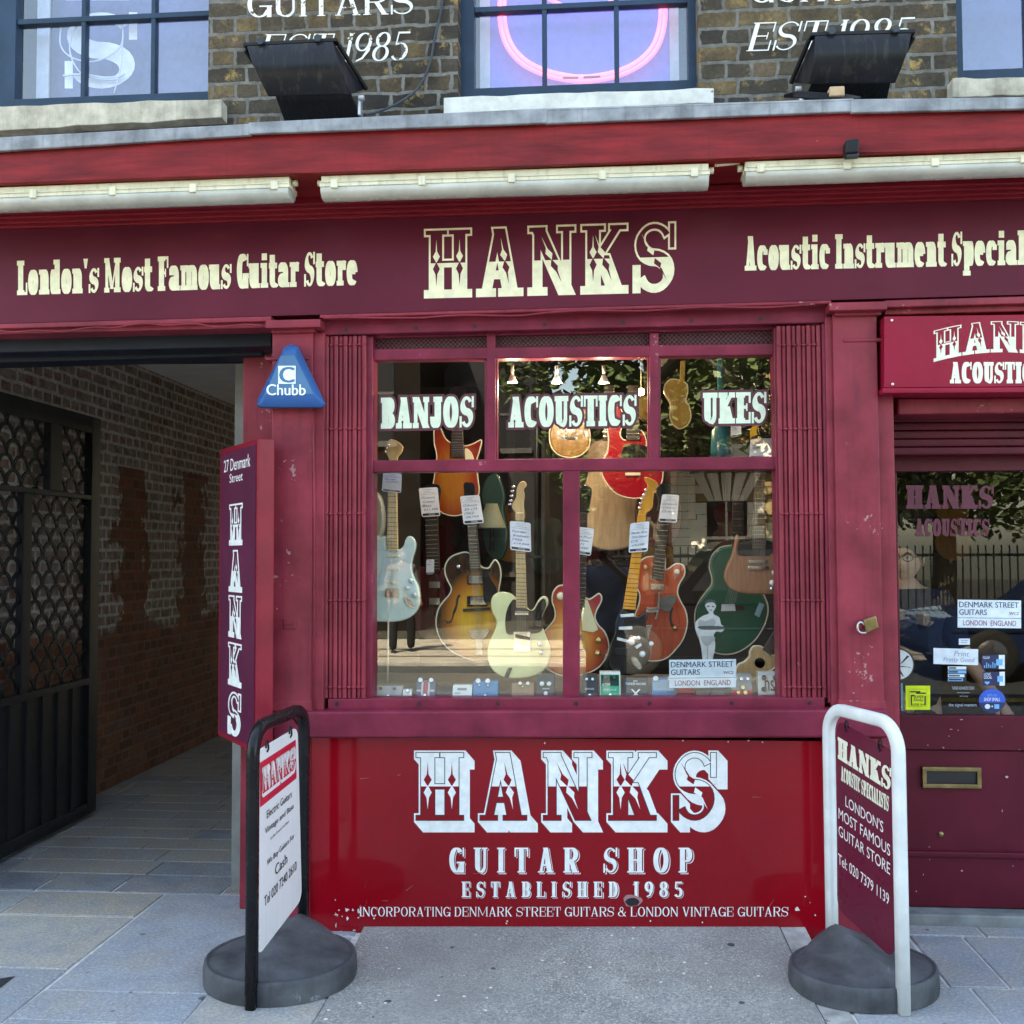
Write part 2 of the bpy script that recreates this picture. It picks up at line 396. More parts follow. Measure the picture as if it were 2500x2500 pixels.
            if ch == 'u':
                a = T/2+sl*.5; b = w-T/2-sl
                stem(b, 0, xh, top=False); P([(a, xh), (a, xh*.36)]+arc((a+b)/2, xh*.36, (b-a)/2, xh*.36-t/2, 180, 300, 10)); L.append(('r', a-T/2-sl, xh-st, a+T/2, xh)); L.append(('r', b-T/2-sl, xh-st, b+T/2, xh))
            else:
                stem(xl, 0, xh if ch != 'h' else 1, top=False); L.append(('r', xl-T/2-sl, (xh if ch != 'h' else 1)-st, xl+T/2, xh if ch != 'h' else 1))
                xs = [xl, xr] if ch in 'nh' else [xl, w/2, xr] if ch == 'm' else []
                for a, b in zip(xs, xs[1:]):
                    P(arc((a+b)/2, xh*.62, (b-a)/2, xh*.38-t/2, 150, 0, 10)+[(b, 0)]); slab(b, 0)
                if ch == 'r': P(arc(xl+w*.42, xh*.6, w*.36, xh*.4-t/2, 160, 60, 8), t*1.2); L.append(('r', w*.62, xh*.62, w, xh*.95))
        elif ch in 'adpq':
            b = w-T/2-sl*.7
            if ch == 'a':
                P([(b, 0), (b, xh*.62)]+arc((b+T*.4)/2, xh*.62, (b-T*.4)/2, xh*.38-t/2, 0, 150, 12)); slab(b+.02, 0, True, T*.8)
                L.append(('r', T*.05, xh*.62, T*.9, xh*.85)); P(arc(w*.46, xh*.28, w*.46-T*.45, xh*.28-t/2, 20, 340, 18)); P([(w*.5, xh*.56-t/2), (b, xh*.56-t/2)], t)
            elif ch == 'd':
                stem(b, 0, 1, top=False, bot=False); L.append(('r', b-T/2-sl, 1-st, b+T/2, 1)); L.append(('r', b, 0, b+T/2+sl*.7, st)); P(arc(b*.53, xh/2, b*.53-T/2, xh/2-t/2, 30, 330, 20))
            elif ch == 'p':
                stem(xl, -.28, xh, top=False); L.append(('r', xl-T/2-sl, xh-st, xl+T/2, xh)); P(arc(xl+(w-xl)*.45, xh/2, (w-xl)*.55-T/2, xh/2-t/2, 150, -150, 20))
        elif ch in 'li': 
            stem(xl, 0, 1 if ch == 'l' else xh, top=False); L.append(('r', 0, (1 if ch == 'l' else xh)-st, xl+T/2, 1 if ch == 'l' else xh))
            if ch == 'i': L.append(('r', xl-T/2, xh+.08, xl+T/2, xh+.28))
        elif ch == 't':
            P([(w*.4, .95), (w*.4, .2)]+arc(w*.4+w*.25, .2, w*.25, .2-t/2, 180, 330, 8), None); L.append(('r', 0, xh-st*1.2, w*.95, xh))
        elif ch == "'": P([(w/2, 1), (w/2, .72)], [T*.9, T*.35])
        elif ch == '.': L.append(('r', 0, 0, T*.8, T*.8))
        return L, w
    def text(s, txt):
        out = []; x = 0
        for ch in txt:
            L, w = s.glyph(ch)
            for k in L:
                if k[0] == 'p': out.append(('p', [(x+px+s.slant*py, py) for px, py in k[1]], k[2]))
                else: out.append(('q', [(x+px+s.slant*py, py) for px, py in ((k[1], k[2]), (k[3], k[2]), (k[3], k[4]), (k[1], k[4]))]))
            x += w+s.gap
        return out, x-s.gap
def expand(strokes, o=0.0):
    """convex pieces covering the letters, grown by o all round"""
    Q = []
    for k in strokes:
        if k[0] == 'q':
            (x0, y0), (x1, _), (_, y1), _ = k[1]; a, b, c, d = k[1]
            Q.append([(a[0]-o, a[1]-o), (b[0]+o, b[1]-o), (c[0]+o, c[1]+o), (d[0]-o, d[1]+o)])
        else:
            pts, wd = k[1], k[2]; n = len(pts); Lf, Rt = [], []
            closed = math.hypot(pts[0][0]-pts[-1][0], pts[0][1]-pts[-1][1]) < 1e-6
            for i in range(n):
                if closed: a, b = pts[(i-1) % (n-1)], pts[(i+1) % (n-1)]
                else: a, b = pts[max(0, i-1)], pts[min(n-1, i+1)]
                dx, dy = b[0]-a[0], b[1]-a[1]; l = math.hypot(dx, dy) or 1; dx /= l; dy /= l
                x, y = pts[i]
                if not closed and i == 0: x -= dx*o; y -= dy*o
                if not closed and i == n-1: x += dx*o; y += dy*o
                h = wd[i]/2+o
                if n == 2 and abs(dy) > .2 and abs(dx) > .02:         # a slanting stem is cut level at its ends
                    hx = h/abs(dy); x0, y0 = pts[i]; e = (-o if (i == 0) == (dy > 0) else o)
                    cx = x0+dx/dy*e; Lf.append((cx-hx, y0+e)); Rt.append((cx+hx, y0+e)); continue
                Lf.append((x-dy*h, y+dx*h)); Rt.append((x+dy*h, y-dx*h))
            for i in range(n-1): Q.append([Lf[i], Lf[i+1], Rt[i+1], Rt[i]])
    return Q
def clipq(Q, lo=None, hi=None):
    out = []
    for q in Q:
        for lim, sg in ((lo, 1), (hi, -1)):
            if lim is None: continue
            r = []
            for i in range(len(q)):
                a, b = q[i], q[(i+1) % len(q)]; da, db = sg*(a[1]-lim), sg*(b[1]-lim)
                if da >= 0: r.append(a)
                if da*db < 0: f = da/(da-db); r.append((a[0]+(b[0]-a[0])*f, lim))
            q = r
            if len(q) < 3: break
        if len(q) >= 3: out.append(q)
    return out
class Board:
    """maps (s,t) in 0..1 onto a flat four-cornered field of a sign; lift is along its normal, towards the reader"""
    def __init__(s, tl, tr, br, bl):
        s.c = [Vector(p) for p in (tl, tr, br, bl)]
        s.n = (s.c[3]-s.c[0]).cross(s.c[1]-s.c[0]).normalized()
    def __call__(s, a, b, lift=0.0):
        tl, tr, br, bl = s.c
        return (bl*(1-a)+br*a)*(1-b)+(tl*(1-a)+tr*a)*b+s.n*lift
def field(u0, v0, u1, v1, Y, vr0=None, vr1=None):
    """sign field from surveyed corners on the plane y=Y (left edge v0..v1, right edge vr0..vr1)"""
    vr0 = v0 if vr0 is None else vr0; vr1 = v1 if vr1 is None else vr1
    return Board(U(u0, v0, Y), U(u1, vr0, Y), U(u1, vr1, Y), U(u0, v1, Y))
def lay(mb, Q, W, brd, lift, mi=0, warp=None, off=(0, 0)):
    for i, q in enumerate(Q):
        z = lift+(i % 40)*1.2e-5
        pts = []
        for x, y in q:
            x += off[0]; y += off[1]
            if warp: x, y = warp(x/W, y); x *= W
            pts.append(brd(x/W, y, z))
        a = sum((pts[k]-pts[0]).cross(pts[(k+1) % len(pts)]-pts[0]).dot(brd.n) for k in range(1, len(pts)-1))
        if a < 0: pts = pts[::-1]
        mb.add(pts, [list(range(len(pts)))], mi)
_tx = {}
def sans(mb, txt, brd, lift=.0012, mi=0, weight=0.0, a0=0.0, a1=1.0, b0=0.0, b1=1.0, fit=True, shear=0.0, ref=None):
    """plain sans lettering fitted to part of a board"""
    if weight > 0:                                        # heavier letters: the strokes laid side by side
        for k in (-1, 1): sans(mb, txt, brd, lift+(k+1)*2.2e-5, mi, 0, a0+k*weight*.55*(a1-a0)/max(1, len(txt)*.55), a1+k*weight*.55*(a1-a0)/max(1, len(txt)*.55), b0, b1, fit, shear, ref)
        return
    key = (txt, weight, shear, ref)
    if key not in _tx:
        c = bpy.data.curves.new('lettering', 'FONT'); c.body = txt; c.size = 1; c.offset = weight; c.resolution_u = 3; c.align_x = 'LEFT'; c.shear = shear
        o = bpy.data.objects.new('lettering', c); COL.objects.link(o)
        dg = bpy.context.evaluated_depsgraph_get(); dg.update()
        me = bpy.data.meshes.new_from_object(o.evaluated_get(dg))
        vs = [tuple(v.co) for v in me.vertices]; fs = [list(p.vertices) for p in me.polygons]
        bpy.data.objects.remove(o); bpy.data.curves.remove(c); bpy.data.meshes.remove(me)
        _tx[key] = (vs, fs)
    vs, fs = _tx[key]
    if not vs: return
    x0 = min(v[0] for v in vs); x1 = max(v[0] for v in vs); y0 = min(v[1] for v in vs); y1 = max(v[1] for v in vs)
    pts = [brd(a0+(a1-a0)*(v[0]-x0)/(x1-x0), b0+(b1-b0)*(v[1]-y0)/(y1-y0), lift) for v in vs]
    f2 = []
    for f in fs:
        n = (pts[f[1]]-pts[f[0]]).cross(pts[f[2]]-pts[f[0]])
        f2.append(f if n.dot(brd.n) > 0 else f[::-1])
    mb.add(pts, f2, mi)
def ornate(face, txt, mb, brd, scheme, o=.03, mis=(0, 1, 2), warp=None, lift=.001, shadow=None):
    """Western display letters: an outline, a light half, a dark half and diamonds on the stems.
    scheme 'foot': ground colour above, filled below; scheme 'head': filled above, ground colour below.
    mis: material index of (letter colour, ground colour, keyline)"""
    st, W = face.text(txt)
    m = o+(.0 if not shadow else 0)
    Wt = W+2*o+(shadow[0] if shadow else 0); Ht = 1+2*o+(shadow[1] if shadow else 0)
    def B(a, b, z): return brd(a, b, z)
    class Sub:
        n = brd.n
        def __call__(s, a, b, z=0.0): return brd(a, b, z)
    def put(Q, z, mi):
        Q2 = [[((x+o), (y+o+(shadow[1] if shadow else 0))/Ht) for x, y in q] for q in Q]
        lay(mb, Q2, Wt, brd, z, mi, warp)
    z = lift
    if shadow:
        N = 14
        for i in range(N):
            f = (i+1)/N
            put([[(x+shadow[0]*f, y-shadow[1]*f) for x, y in q] for q in expand(st, o)], z+i*4e-5, mis[0])
        z += .0012
    put(expand(st, o), z, mis[0]); z += .0006
    if scheme == 'head': put(expand(st, .012), z, mis[2]); z += .0006
    hi, lo = (mis[1], mis[0]) if scheme == 'foot' else (mis[0], mis[1])
    Q = expand(st, 0)
    put(clipq(Q, lo=.5), z, hi); put(clipq(Q, hi=.5), z+.0001, lo); z += .0007
    # diamonds
    x = 0
    T = face.T
    for ch in txt:
        L, w_ = face.glyph(ch)
        cs = []
        for k in L:
            if k[0] == 'p' and len(k[1]) == 2 and abs(k[1][0][1]-k[1][1][1]) > .4 and max(k[2]) > .8*T:
                (ax, ay), (bx, by) = k[1]
                cs.append(lambda y, ax=ax, ay=ay, bx=bx, by=by: ax+(bx-ax)*(y-ay)/(by-ay))
            elif k[0] == 'p' and ch == 'S': cs.append(lambda y, w_=w_: w_*(.5+(.5-y)*.9))
        for c in cs:
            for yc, hh, mi in ((.60, .10, lo if scheme == 'foot' else lo), (.41, .11, hi)):
                if ch == 'S': hh *= .7
                put([[(x+c(yc-hh), yc-hh), (x+c(yc)+T*.3, yc), (x+c(yc+hh), yc+hh), (x+c(yc)-T*.3, yc)]], z, mi)
                if yc > .5: put([[(x+c(.66)-T*.07, .66), (x+c(.66)+T*.07, .66), (x+c(.86), .86)]], z+2e-5, mi)
                else: put([[(x+c(.33)-T*.09, .34), (x+c(.16), .16), (x+c(.33)+T*.09, .34)]], z+2e-5, mi)
        x += w_+face.gap
SLAB = Face(.225, .09, .05, .14, wf=.74, xh=.72, gap=.03)
HEAVY = Face(.24, .11, .045, .17, wf=.86, gap=.035)
WEST = Face(.20, .07, .085, .065, wf=1.08, gap=.13)
WESTP = Face(.20, .07, .07, .065, wf=.98, gap=.25)
WESTN = Face(.13, .05, .06, .055, wf=.75, gap=.08)
ROMAN = Face(.13, .045, .05, .035, wf=1.05, gap=.08)
ITAL = Face(.12, .04, .045, .03, wf=.98, slant=.22, gap=.10)
TUSC = Face(.17, .07, .05, .06, wf=.78, gap=.34)
# ------------------------------------------------------------------ materials of the place
MAROON = paint('maroon_paint', (.262, .034, .052), .36, .36, 4, .35, chips=.035, chipcol=(.42, .22, .22), streak=.5, streakcol=(.13, .022, .045))
MAROONP = paint('maroon_wood', (.20, .022, .047), .38, .36, 5, .3, chips=.025, chipcol=(.3, .16, .18))
FASCIA = paint('fascia_paint', (.125, .016, .034), .43, .16, 2.2, .08, spec=.14)
CORNICE = paint('cornice_paint', (.215, .014, .017), .46, .5, 5, .6, stretch=(.5, 1, 3.5), chips=.01, chipcol=(.42, .16, .13), streak=.45, streakcol=(.17, .012, .016))
PANEL = paint('red_gloss', (.27, .0030, .010), .07, .08, 1.5, .02, spec=.4, streak=.25, streakcol=(.17, .004, .01))
DOORP = paint('door_paint', (.105, .008, .021), .36, .2, 4, .2)
SIGNRED = paint('sign_red', (.30, .010, .035), .3, .1, 3, .04)
PLUM = paint('plum_board', (.105, .018, .048), .36, .14, 3, .05)
CREAM = plain('cream_letter', (.92, .85, .58), .45)
MINT = plain('pale_letter', (.74, .82, .64), .4)
WHITE = plain('white_letter', (.86, .87, .86), .4)
PAINTW = paint('worn_white', (.80, .79, .75), .7, .15, 18, .1, chips=.10, chipcol=(.16, .12, .08))
INK = plain('black_ink', (.015, .013, .016), .4)
BLACK = paint('black_metal', (.012, .012, .014), .4, .3, 8, .12)
NAVYB = paint('dark_beam', (.012, .016, .026), .45, .3, 5, .2)
LEADM = paint('lead', (.28, .29, .31), .55, .45, 9, .5, streak=.6, streakcol=(.14, .14, .13), metal=.15)
STONE = paint('sill_stone', (.50, .45, .36), .85, .35, 12, .8, streak=.4, streakcol=(.2, .17, .13))
SILLW = paint('sill_white', (.66, .65, .60), .7, .2, 12, .8, chips=.06, chipcol=(.25, .2, .16))
BLUEF = paint('blue_frame', (.022, .047, .085), .4, .2, 6, .2)
GLASSU = glass_mat('upper_glass', .17, (.88, .91, 1.0), .3, 0, .05)
GLASS = glass_mat('shop_glass', .15, (.96, .98, .97), .10)
GLASSD = glass_mat('door_glass', .055, (.74, .76, .76), .1)
BRICK = brick_mat('stock_brick', 'x', [(0, (.065, .055, .045)), (.3, (.12, .098, .07)), (.62, (.165, .125, .08)), (.85, (.30, .205, .095)), (1, (.15, .11, .085))], (.25, .235, .21),
                  .222, .077, ((.028, .024, .022), 2.6, .42, .72, (.40, .27, .10), 9, .57, .66), msize=.0095)
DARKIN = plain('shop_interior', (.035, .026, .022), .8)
CLOTH = plain('grey_shelf', (.30, .29, .28), .7)
CREAMP = paint('cream_plastic', (.72, .67, .50), .45, .15, 8, .03, streak=.45, streakcol=(.3, .26, .18))
DIFFUSER = paint('diffuser', (.52, .51, .45), .25, .15, 8, .02)
BRASS = paint('brass', (.27, .20, .09), .35, .3, 20, .2, metal=.8)
STEEL = plain('steel', (.55, .56, .58), .3, .9)
GOLDP = plain('gold_metal', (.7, .5, .2), .3, .9)
def line(a, b): return lambda u: a[1]+(b[1]-a[1])*(u-a[0])/(b[0]-a[0])
fT = line((0, 560), (2500, 486)); fB = line((0, 790), (2500, 719))

# ------------------------------------------------------------------ ground
mb = MB(); mb.add([(-45, -60, -.02), (45, -60, -.02), (45, 12, -.02), (-45, 12, -.02)], [(0, 1, 2, 3)])
struct('ground', mb, plain('earth', (.10, .095, .09), .9), flat=True)
def vary(t, a, vo, span, cut):
    # each speck its own size, most cells none: distance minus a random radius
    sp_ = nd(t, 'ShaderNodeSeparateColor'); t.links.new(vo.outputs['Color'], sp_.inputs[0])
    r_ = nd(t, 'ShaderNodeMath', operation='MULTIPLY_ADD'); r_.inputs[1].default_value = span; r_.inputs[2].default_value = -cut+.035; t.links.new(sp_.outputs[0], r_.inputs[0])
    d_ = nd(t, 'ShaderNodeMath', operation='SUBTRACT'); t.links.new(a.outputs[0], d_.inputs[0]); t.links.new(r_.outputs[0], d_.inputs[1]); return d_.outputs[0]
def stone_mat(name, cols, joint=False, spots=.0, blu=0):
    m, t, b, oc = base(name)
    at = nd(t, 'ShaderNodeAttribute'); at.attribute_name = 'slab'
    c = ramp(t, at.outputs['Fac'], cols)
    n = noise_tex(t, oc, 3.2, 6, .65)
    c = mix(t, ramp(t, n, [(.42, 0.), (.62, .6)]), c, (.38, .33, .26))
    n2 = noise_tex(t, mapping(t, oc, loc=(5, 3, 1)), 6.0, 6, .7)
    c = mix(t, ramp(t, n2, [(.46, 0.), (.62, .65)]), c, (.27, .29, .32))
    g = noise_tex(t, oc, 75, 5, .85)
    c = mix(t, ramp(t, g, [(.42, 0.), (.62, .5)]), c, (.15, .155, .17)); c = mix(t, ramp(t, g, [(.36, .4), (.46, 0.)]), c, (.7, .7, .68))
    vo = nd(t, 'ShaderNodeTexVoronoi', voronoi_dimensions='2D'); vo.inputs['Scale'].default_value = 4.2; t.links.new(oc, vo.inputs['Vector'])
    wn = noise_tex(t, oc, 40, 2, .5)
    a = nd(t, 'ShaderNodeMath', operation='MULTIPLY_ADD'); a.inputs[1].default_value = .06; t.links.new(wn, a.inputs[0]); t.links.new(vo.outputs['Distance'], a.inputs[2])
    c = mix(t, ramp(t, vary(t, a, vo, .16, .115), [(.0, .75), (.012, 0.)]), c, (.055, .055, .06))
    t.links.new(c, b.inputs['Base Color'])
    t.links.new(ramp(t, n, [(.3, .5), (.7, .8)]), b.inputs['Roughness']); b.inputs['Specular IOR Level'].default_value = .35
    p = bump(t, b, noise_tex(t, oc, 7, 6, .6), .35, .012); bump(t, b, g, .25, .002, p)
    return m
YORK = stone_mat('york_stone', [(0, (.25, .275, .31)), (.35, (.38, .405, .44)), (.6, (.45, .41, .345)), (.8, (.40, .31, .22)), (1, (.17, .175, .20))])
JOINT = paint('joint_mortar', (.58, .57, .55), .9, .25, 20, .3)
JOINTD = paint('joint_dark', (.3, .3, .3), .9, .3, 20, .3)
def slabs(name, rects, gap=.008, z=0.0, th=.03, jm=JOINT, zj=-.005):
    me_v, me_f, val = [], [], []
    rnd = random.Random(3)
    for (x0, x1, y0, y1, k) in rects:
        g = gap*rnd.uniform(.55, 1.1); dz = rnd.uniform(-.0015, .0015); j = [rnd.uniform(-.004, .004) for _ in range(8)]
        o = len(me_v); b_ = .004
        xs = (x0+g+j[0], y0+g+j[1]), (x1-g+j[2], y0+g+j[3]), (x1-g+j[4], y1-g+j[5]), (x0+g+j[6], y1-g+j[7])
        cx, cy = (x0+x1)/2, (y0+y1)/2
        me_v += [(x, y, z+dz-.012) for x, y in xs]+[(x, y, z+dz-.003) for x, y in xs]
        me_v += [(x+(b_ if x < cx else -b_), y+(b_ if y < cy else -b_), z+dz) for x, y in xs]
        for l in (0, 4):
            for i in range(4): me_f.append((o+l+i, o+l+(i+1) % 4, o+l+4+(i+1) % 4, o+l+4+i)); val.append(k)
        me_f.append((o+8, o+9, o+10, o+11)); val.append(k)
    me = bpy.data.meshes.new(name); me.from_pydata(me_v, [], me_f)
    at = me.attributes.new('slab', 'FLOAT', 'FACE')
    for i, v in enumerate(val): at.data[i].value = v
    me.materials.append(YORK); o = bpy.data.objects.new(name, me); COL.objects.link(o); o['kind'] = 'structure'
    return o
R = random.Random(11)
rects = []
# pavement left of the shop front: rows up to the passage threshold
XA = -2.048
def row(y0, y1, xs, ks=None):
    for i, (a, b) in enumerate(zip(xs, xs[1:])): rects.append((a, b, y0, y1, ks[i] if ks else R.choice((.15, .3, .42, .5, .66))))
row(.10, .425, [-5.2, -4.1, -3.3, -2.675, XA], [.3, .4, .5, .72])
row(-.47, .10, [-5.2, -4.3, -3.1, XA], [.3, .5, .58])
row(-.93, -.47, [-5.2, -4.2, -3.2, -2.44, XA], [.3, .3, .5, .12])
row(-1.5, -.93, [-5.2, -4.4, -3.4, -2.6, XA], None); row(-2.1, -1.5, [-5.2, -4, -3, XA], None)
row(-.66, .425, [XA, -1.415], [.30]); row(-.66, -.05, [-1.415, -1.02], [.33]); row(-.05, .425, [-1.415, -1.02], [.2])
row(-.90, -.66, [XA, -1.42, -.97], [.22, .52]); row(-1.5, -.90, [XA, -1.42, -.93], [.2, .6]); row(-2.1, -1.5, [XA, -1.3, -.93], None)
# right of the concrete
row(-.40, .12, [.885, 1.30, 1.52, 2.6, 3.6], [.12, .12, .16, .2]); row(.12, .245, [.86, 1.62, 2.4, 3.4], [.3, .25, .3])
row(-.95, -.40, [.885, 1.37, 2.1, 3.0], [.30, .2, .3]); row(-1.5, -.95, [.885, 1.7, 2.6], None); row(-2.1, -1.5, [.885, 1.5, 2.6], None)
for yy in range(8):
    x = -6.0+.3*(yy % 2)
    while x < 6: 
        wdt = R.uniform(.6, 1.0); rects.append((x, x+wdt, -2.1-.5*(yy+1), -2.1-.5*yy, R.choice((.15, .3, .42, .5, .66)))); x += wdt
slabs('pavement', rects)
mb = MB(); mb.add([(-6, -6.1, -.006), (6, -6.1, -.006), (6, .6, -.006), (-6, .6, -.006)], [(0, 1, 2, 3)])
struct('pavement_bedding', mb, JOINT, flat=True)
# passage floor: a dark threshold course, then small setts laid across
rects = [(-3.5, -2.705, .435, .70, 1.), (-2.705, -2.32, .435, .70, 1.), (-2.32, -1.78, .435, .70, 1.), (-1.78, -1.3, .435, .7, .9)]
y = .70; k = 0
while y < 8.8:
    d = .225 if k < 2 else .205; x = -3.5-R.uniform(0, .4)
    while x < -1.2:
        wdt = R.uniform(.45, .8); rects.append((max(x, -3.5), min(x+wdt, -1.2), y, y+d, R.choice((.86, .93, 1., .9)))); x += wdt
    y += d; k += 1
slabs('passage_floor', [r for r in rects if r[1]-r[0] > .05], gap=.006)
mb = MB(); mb.add([(-3.6, .6, -.0065), (-1.1, .6, -.0065), (-1.1, 9, -.0065), (-3.6, 9, -.0065)], [(0, 1, 2, 3)])
struct('passage_bedding', mb, JOINTD, flat=True)
# worn concrete in front of the shop
m, t, b, oc = base('worn_concrete')
n = noise_tex(t, oc, 4, 6, .65); c = ramp(t, n, [(.3, (.20, .195, .185)), (.7, (.35, .345, .33))])
sp = noise_tex(t, oc, 110, 4, .75); c = mix(t, ramp(t, sp, [(.54, 0.), (.62, .8)]), c, (.62, .57, .50)); c = mix(t, ramp(t, sp, [(.36, .85), (.46, 0.)]), c, (.10, .10, .10)); dirt = noise_tex(t, mapping(t, oc, loc=(2, 9, 0)), 1.7, 6, .7); c = mix(t, ramp(t, dirt, [(.42, 0.), (.62, .6)]), c, (.22, .21, .20))
st2 = noise_tex(t, oc, 240, 2, .6); c = mix(t, ramp(t, st2, [(.64, 0.), (.68, .8)]), c, (.62, .60, .56))
vo = nd(t, 'ShaderNodeTexVoronoi', voronoi_dimensions='2D'); vo.inputs['Scale'].default_value = 5.5; t.links.new(oc, vo.inputs['Vector'])
wn = noise_tex(t, oc, 45, 2, .5); a = nd(t, 'ShaderNodeMath', operation='MULTIPLY_ADD'); a.inputs[1].default_value = .07; t.links.new(wn, a.inputs[0]); t.links.new(vo.outputs['Distance'], a.inputs[2])
c = mix(t, ramp(t, vary(t, a, vo, .30, .20), [(.0, .9), (.014, 0.)]), c, (.035, .035, .04))
vo2 = nd(t, 'ShaderNodeTexVoronoi', voronoi_dimensions='2D'); vo2.inputs['Scale'].default_value = 11; t.links.new(mapping(t, oc, loc=(3.3, 1.1, 0)), vo2.inputs['Vector'])
a2 = nd(t, 'ShaderNodeMath', operation='MULTIPLY_ADD'); a2.inputs[1].default_value = .07; t.links.new(wn, a2.inputs[0]); t.links.new(vo2.outputs['Distance'], a2.inputs[2])
c = mix(t, ramp(t, vary(t, a2, vo2, .20, .13), [(.0, .95), (.01, 0.)]), c, (.72, .70, .66))
t.links.new(c, b.inputs['Base Color']); b.inputs['Roughness'].default_value = .85
p = bump(t, b, sp, .5, .004); bump(t, b, noise_tex(t, oc, 12, 5, .6), .3, .01, p)
CONC = m
mb = MB()
pts = [(-.99, .02), (-.965, -.5), (-.95, -.95), (-.93, -2.1), (.80, -2.1), (.775, -.9), (.765, -.4), (.75, .14), (.75, .3), (-.99, .3)]
def rise(x, y): return (.016+max(0, (x+1.06)/1.9)*.046)*max(0, min(1, 1+y/.6))
N_ = 14
def tilted(xl, xr, top, th=.05):
    g = MB(); ys = [.3, .14, .0, -.1, -.2, -.3, -.4, -.5, -.6, -.95, -2.1]; vs = []
    for y in ys:
        for i in range(N_+1):
            x = xl(y)+(xr(y)-xl(y))*i/N_; vs.append((x, y, rise(x, y)+top))
    n = N_+1; M = len(ys)
    g.add(vs, [(j*n+i, (j+1)*n+i, (j+1)*n+i+1, j*n+i+1) for j in range(M-1) for i in range(N_)])
    for i in (0, N_): g.add([vs[j*n+i] for j in range(M)]+[(vs[j*n+i][0], vs[j*n+i][1], -.03) for j in range(M)], [(j, j+1, M+j+1, M+j) for j in range(M-1)])
    return g
sl_l = lambda y: -.99+.028*min(1, max(0, -y/1.0)); sl_r = lambda y: .75+.03*min(1, max(0, -y/.9))
struct('concrete_slab', tilted(sl_l, sl_r, .004), CONC)
mb = MB(); pts = [(.757, .3), (.772, -.4), (.782, -.9), (.807, -2.1), (.878, -2.1), (.876, -.9), (.868, -.4), (.852, .3)]
struct('concrete_kerb', tilted(lambda y: sl_r(y)+.006, lambda y: sl_r(y)+.105, .002), paint('pale_concrete', (.36, .35, .33), .9, .35, 14, .6, chips=.05, chipcol=(.1, .1, .1)))
# threshold step of the door
mb = MB(); mb.box(1.05, 3.4, .245, 1.0, -.01, .045); struct('door_step', mb, paint('step_stone', (.22, .23, .23), .8, .3, 9, .6, chips=.03, chipcol=(.08, .08, .08)), bevel=.008)

# ------------------------------------------------------------------ the building
B = thing('shop_building', 'old brick building with a maroon painted shop front, blue upstairs windows and cream fascia lettering', 'building')
YW = .12
xl_ = U(508, 200, YW).x; xm0 = U(1118, 200, YW).x; xm1 = U(1706, 200, YW).x; xr_ = U(2338, 200, YW).x
zl = U(300, 262, YW).z; zm = U(1400, 240, YW).z; zr = U(2420, 205, YW).z
ZT = 5.0
mb = MB(); yb = .42
zb = 2.75
mb.box(-9, -4.0, YW, yb, zb, 9); mb.box(xl_, xm0, YW, yb, zb, ZT); mb.box(xm1, xr_, YW, yb, zb, ZT); mb.box(3.6, 9, YW, yb, zb, 9)
mb.box(-4, xl_, YW, yb, zb, zl); mb.box(xm0, xm1, YW, yb, zb, zm); mb.box(xr_, 3.6, YW, yb, zb, zr); mb.box(-4, 3.6, YW, yb, ZT, 9)
wall = mb.build('brick_wall', BRICK, B)
mb = MB()
def wallpaint(face, txt, u0, u1, vl0, vl1, vr0, vr1):
    s, W = face.text(txt); lay(mb, expand(s), W, field(u0, vl0, u1, vl1, YW-.0025, vr0, vr1), 0)
wallpaint(ROMAN, 'GUITARS', 604, 1010, -22, 43, -30, 34)
wallpaint(ITAL, 'EST', 631, 800, 84, 148, 82, 146); wallpaint(ITAL, '1985', 838, 992, 81, 152, 77, 147)
wallpaint(ROMAN, 'GUITARS', 1832, 2222, -56, 7, -64, -2)
wallpaint(ITAL, 'EST', 1822, 2004, 56, 125, 50, 120); wallpaint(ITAL, '1985', 2040, 2222, 49, 118, 42, 111)
mb.build('painted_lettering', PAINTW, wall, flat=True)
# shell that keeps the daylight out of the rooms
mb = MB(); mb.box(-9, 9, yb, 10, 8.9, 9.1); mb.box(-9.2, -9, YW, 10, 0, 9); mb.box(9, 9.2, YW, 10, 0, 9); mb.box(-9, -3.4, 9.8, 10, 0, 8.9); mb.box(-1.47, 9, 9.8, 10, 0, 8.9); mb.box(-3.4, -2.25, 9.78, 9.98, 0, 3.1); mb.box(-3.4, -1.47, 9.8, 10, 3.1, 8.9)  # unseen gap left at the passage end to let fill light in
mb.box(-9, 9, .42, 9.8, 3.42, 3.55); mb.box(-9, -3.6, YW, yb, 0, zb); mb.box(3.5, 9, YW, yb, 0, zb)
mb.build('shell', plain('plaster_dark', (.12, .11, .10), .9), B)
mb = MB(); mb.box(-9.3, 9.3, -.1, 10.2, 9.1, 9.3); mb.build('roof', plain('roof_felt', (.06, .06, .06), .9), B)
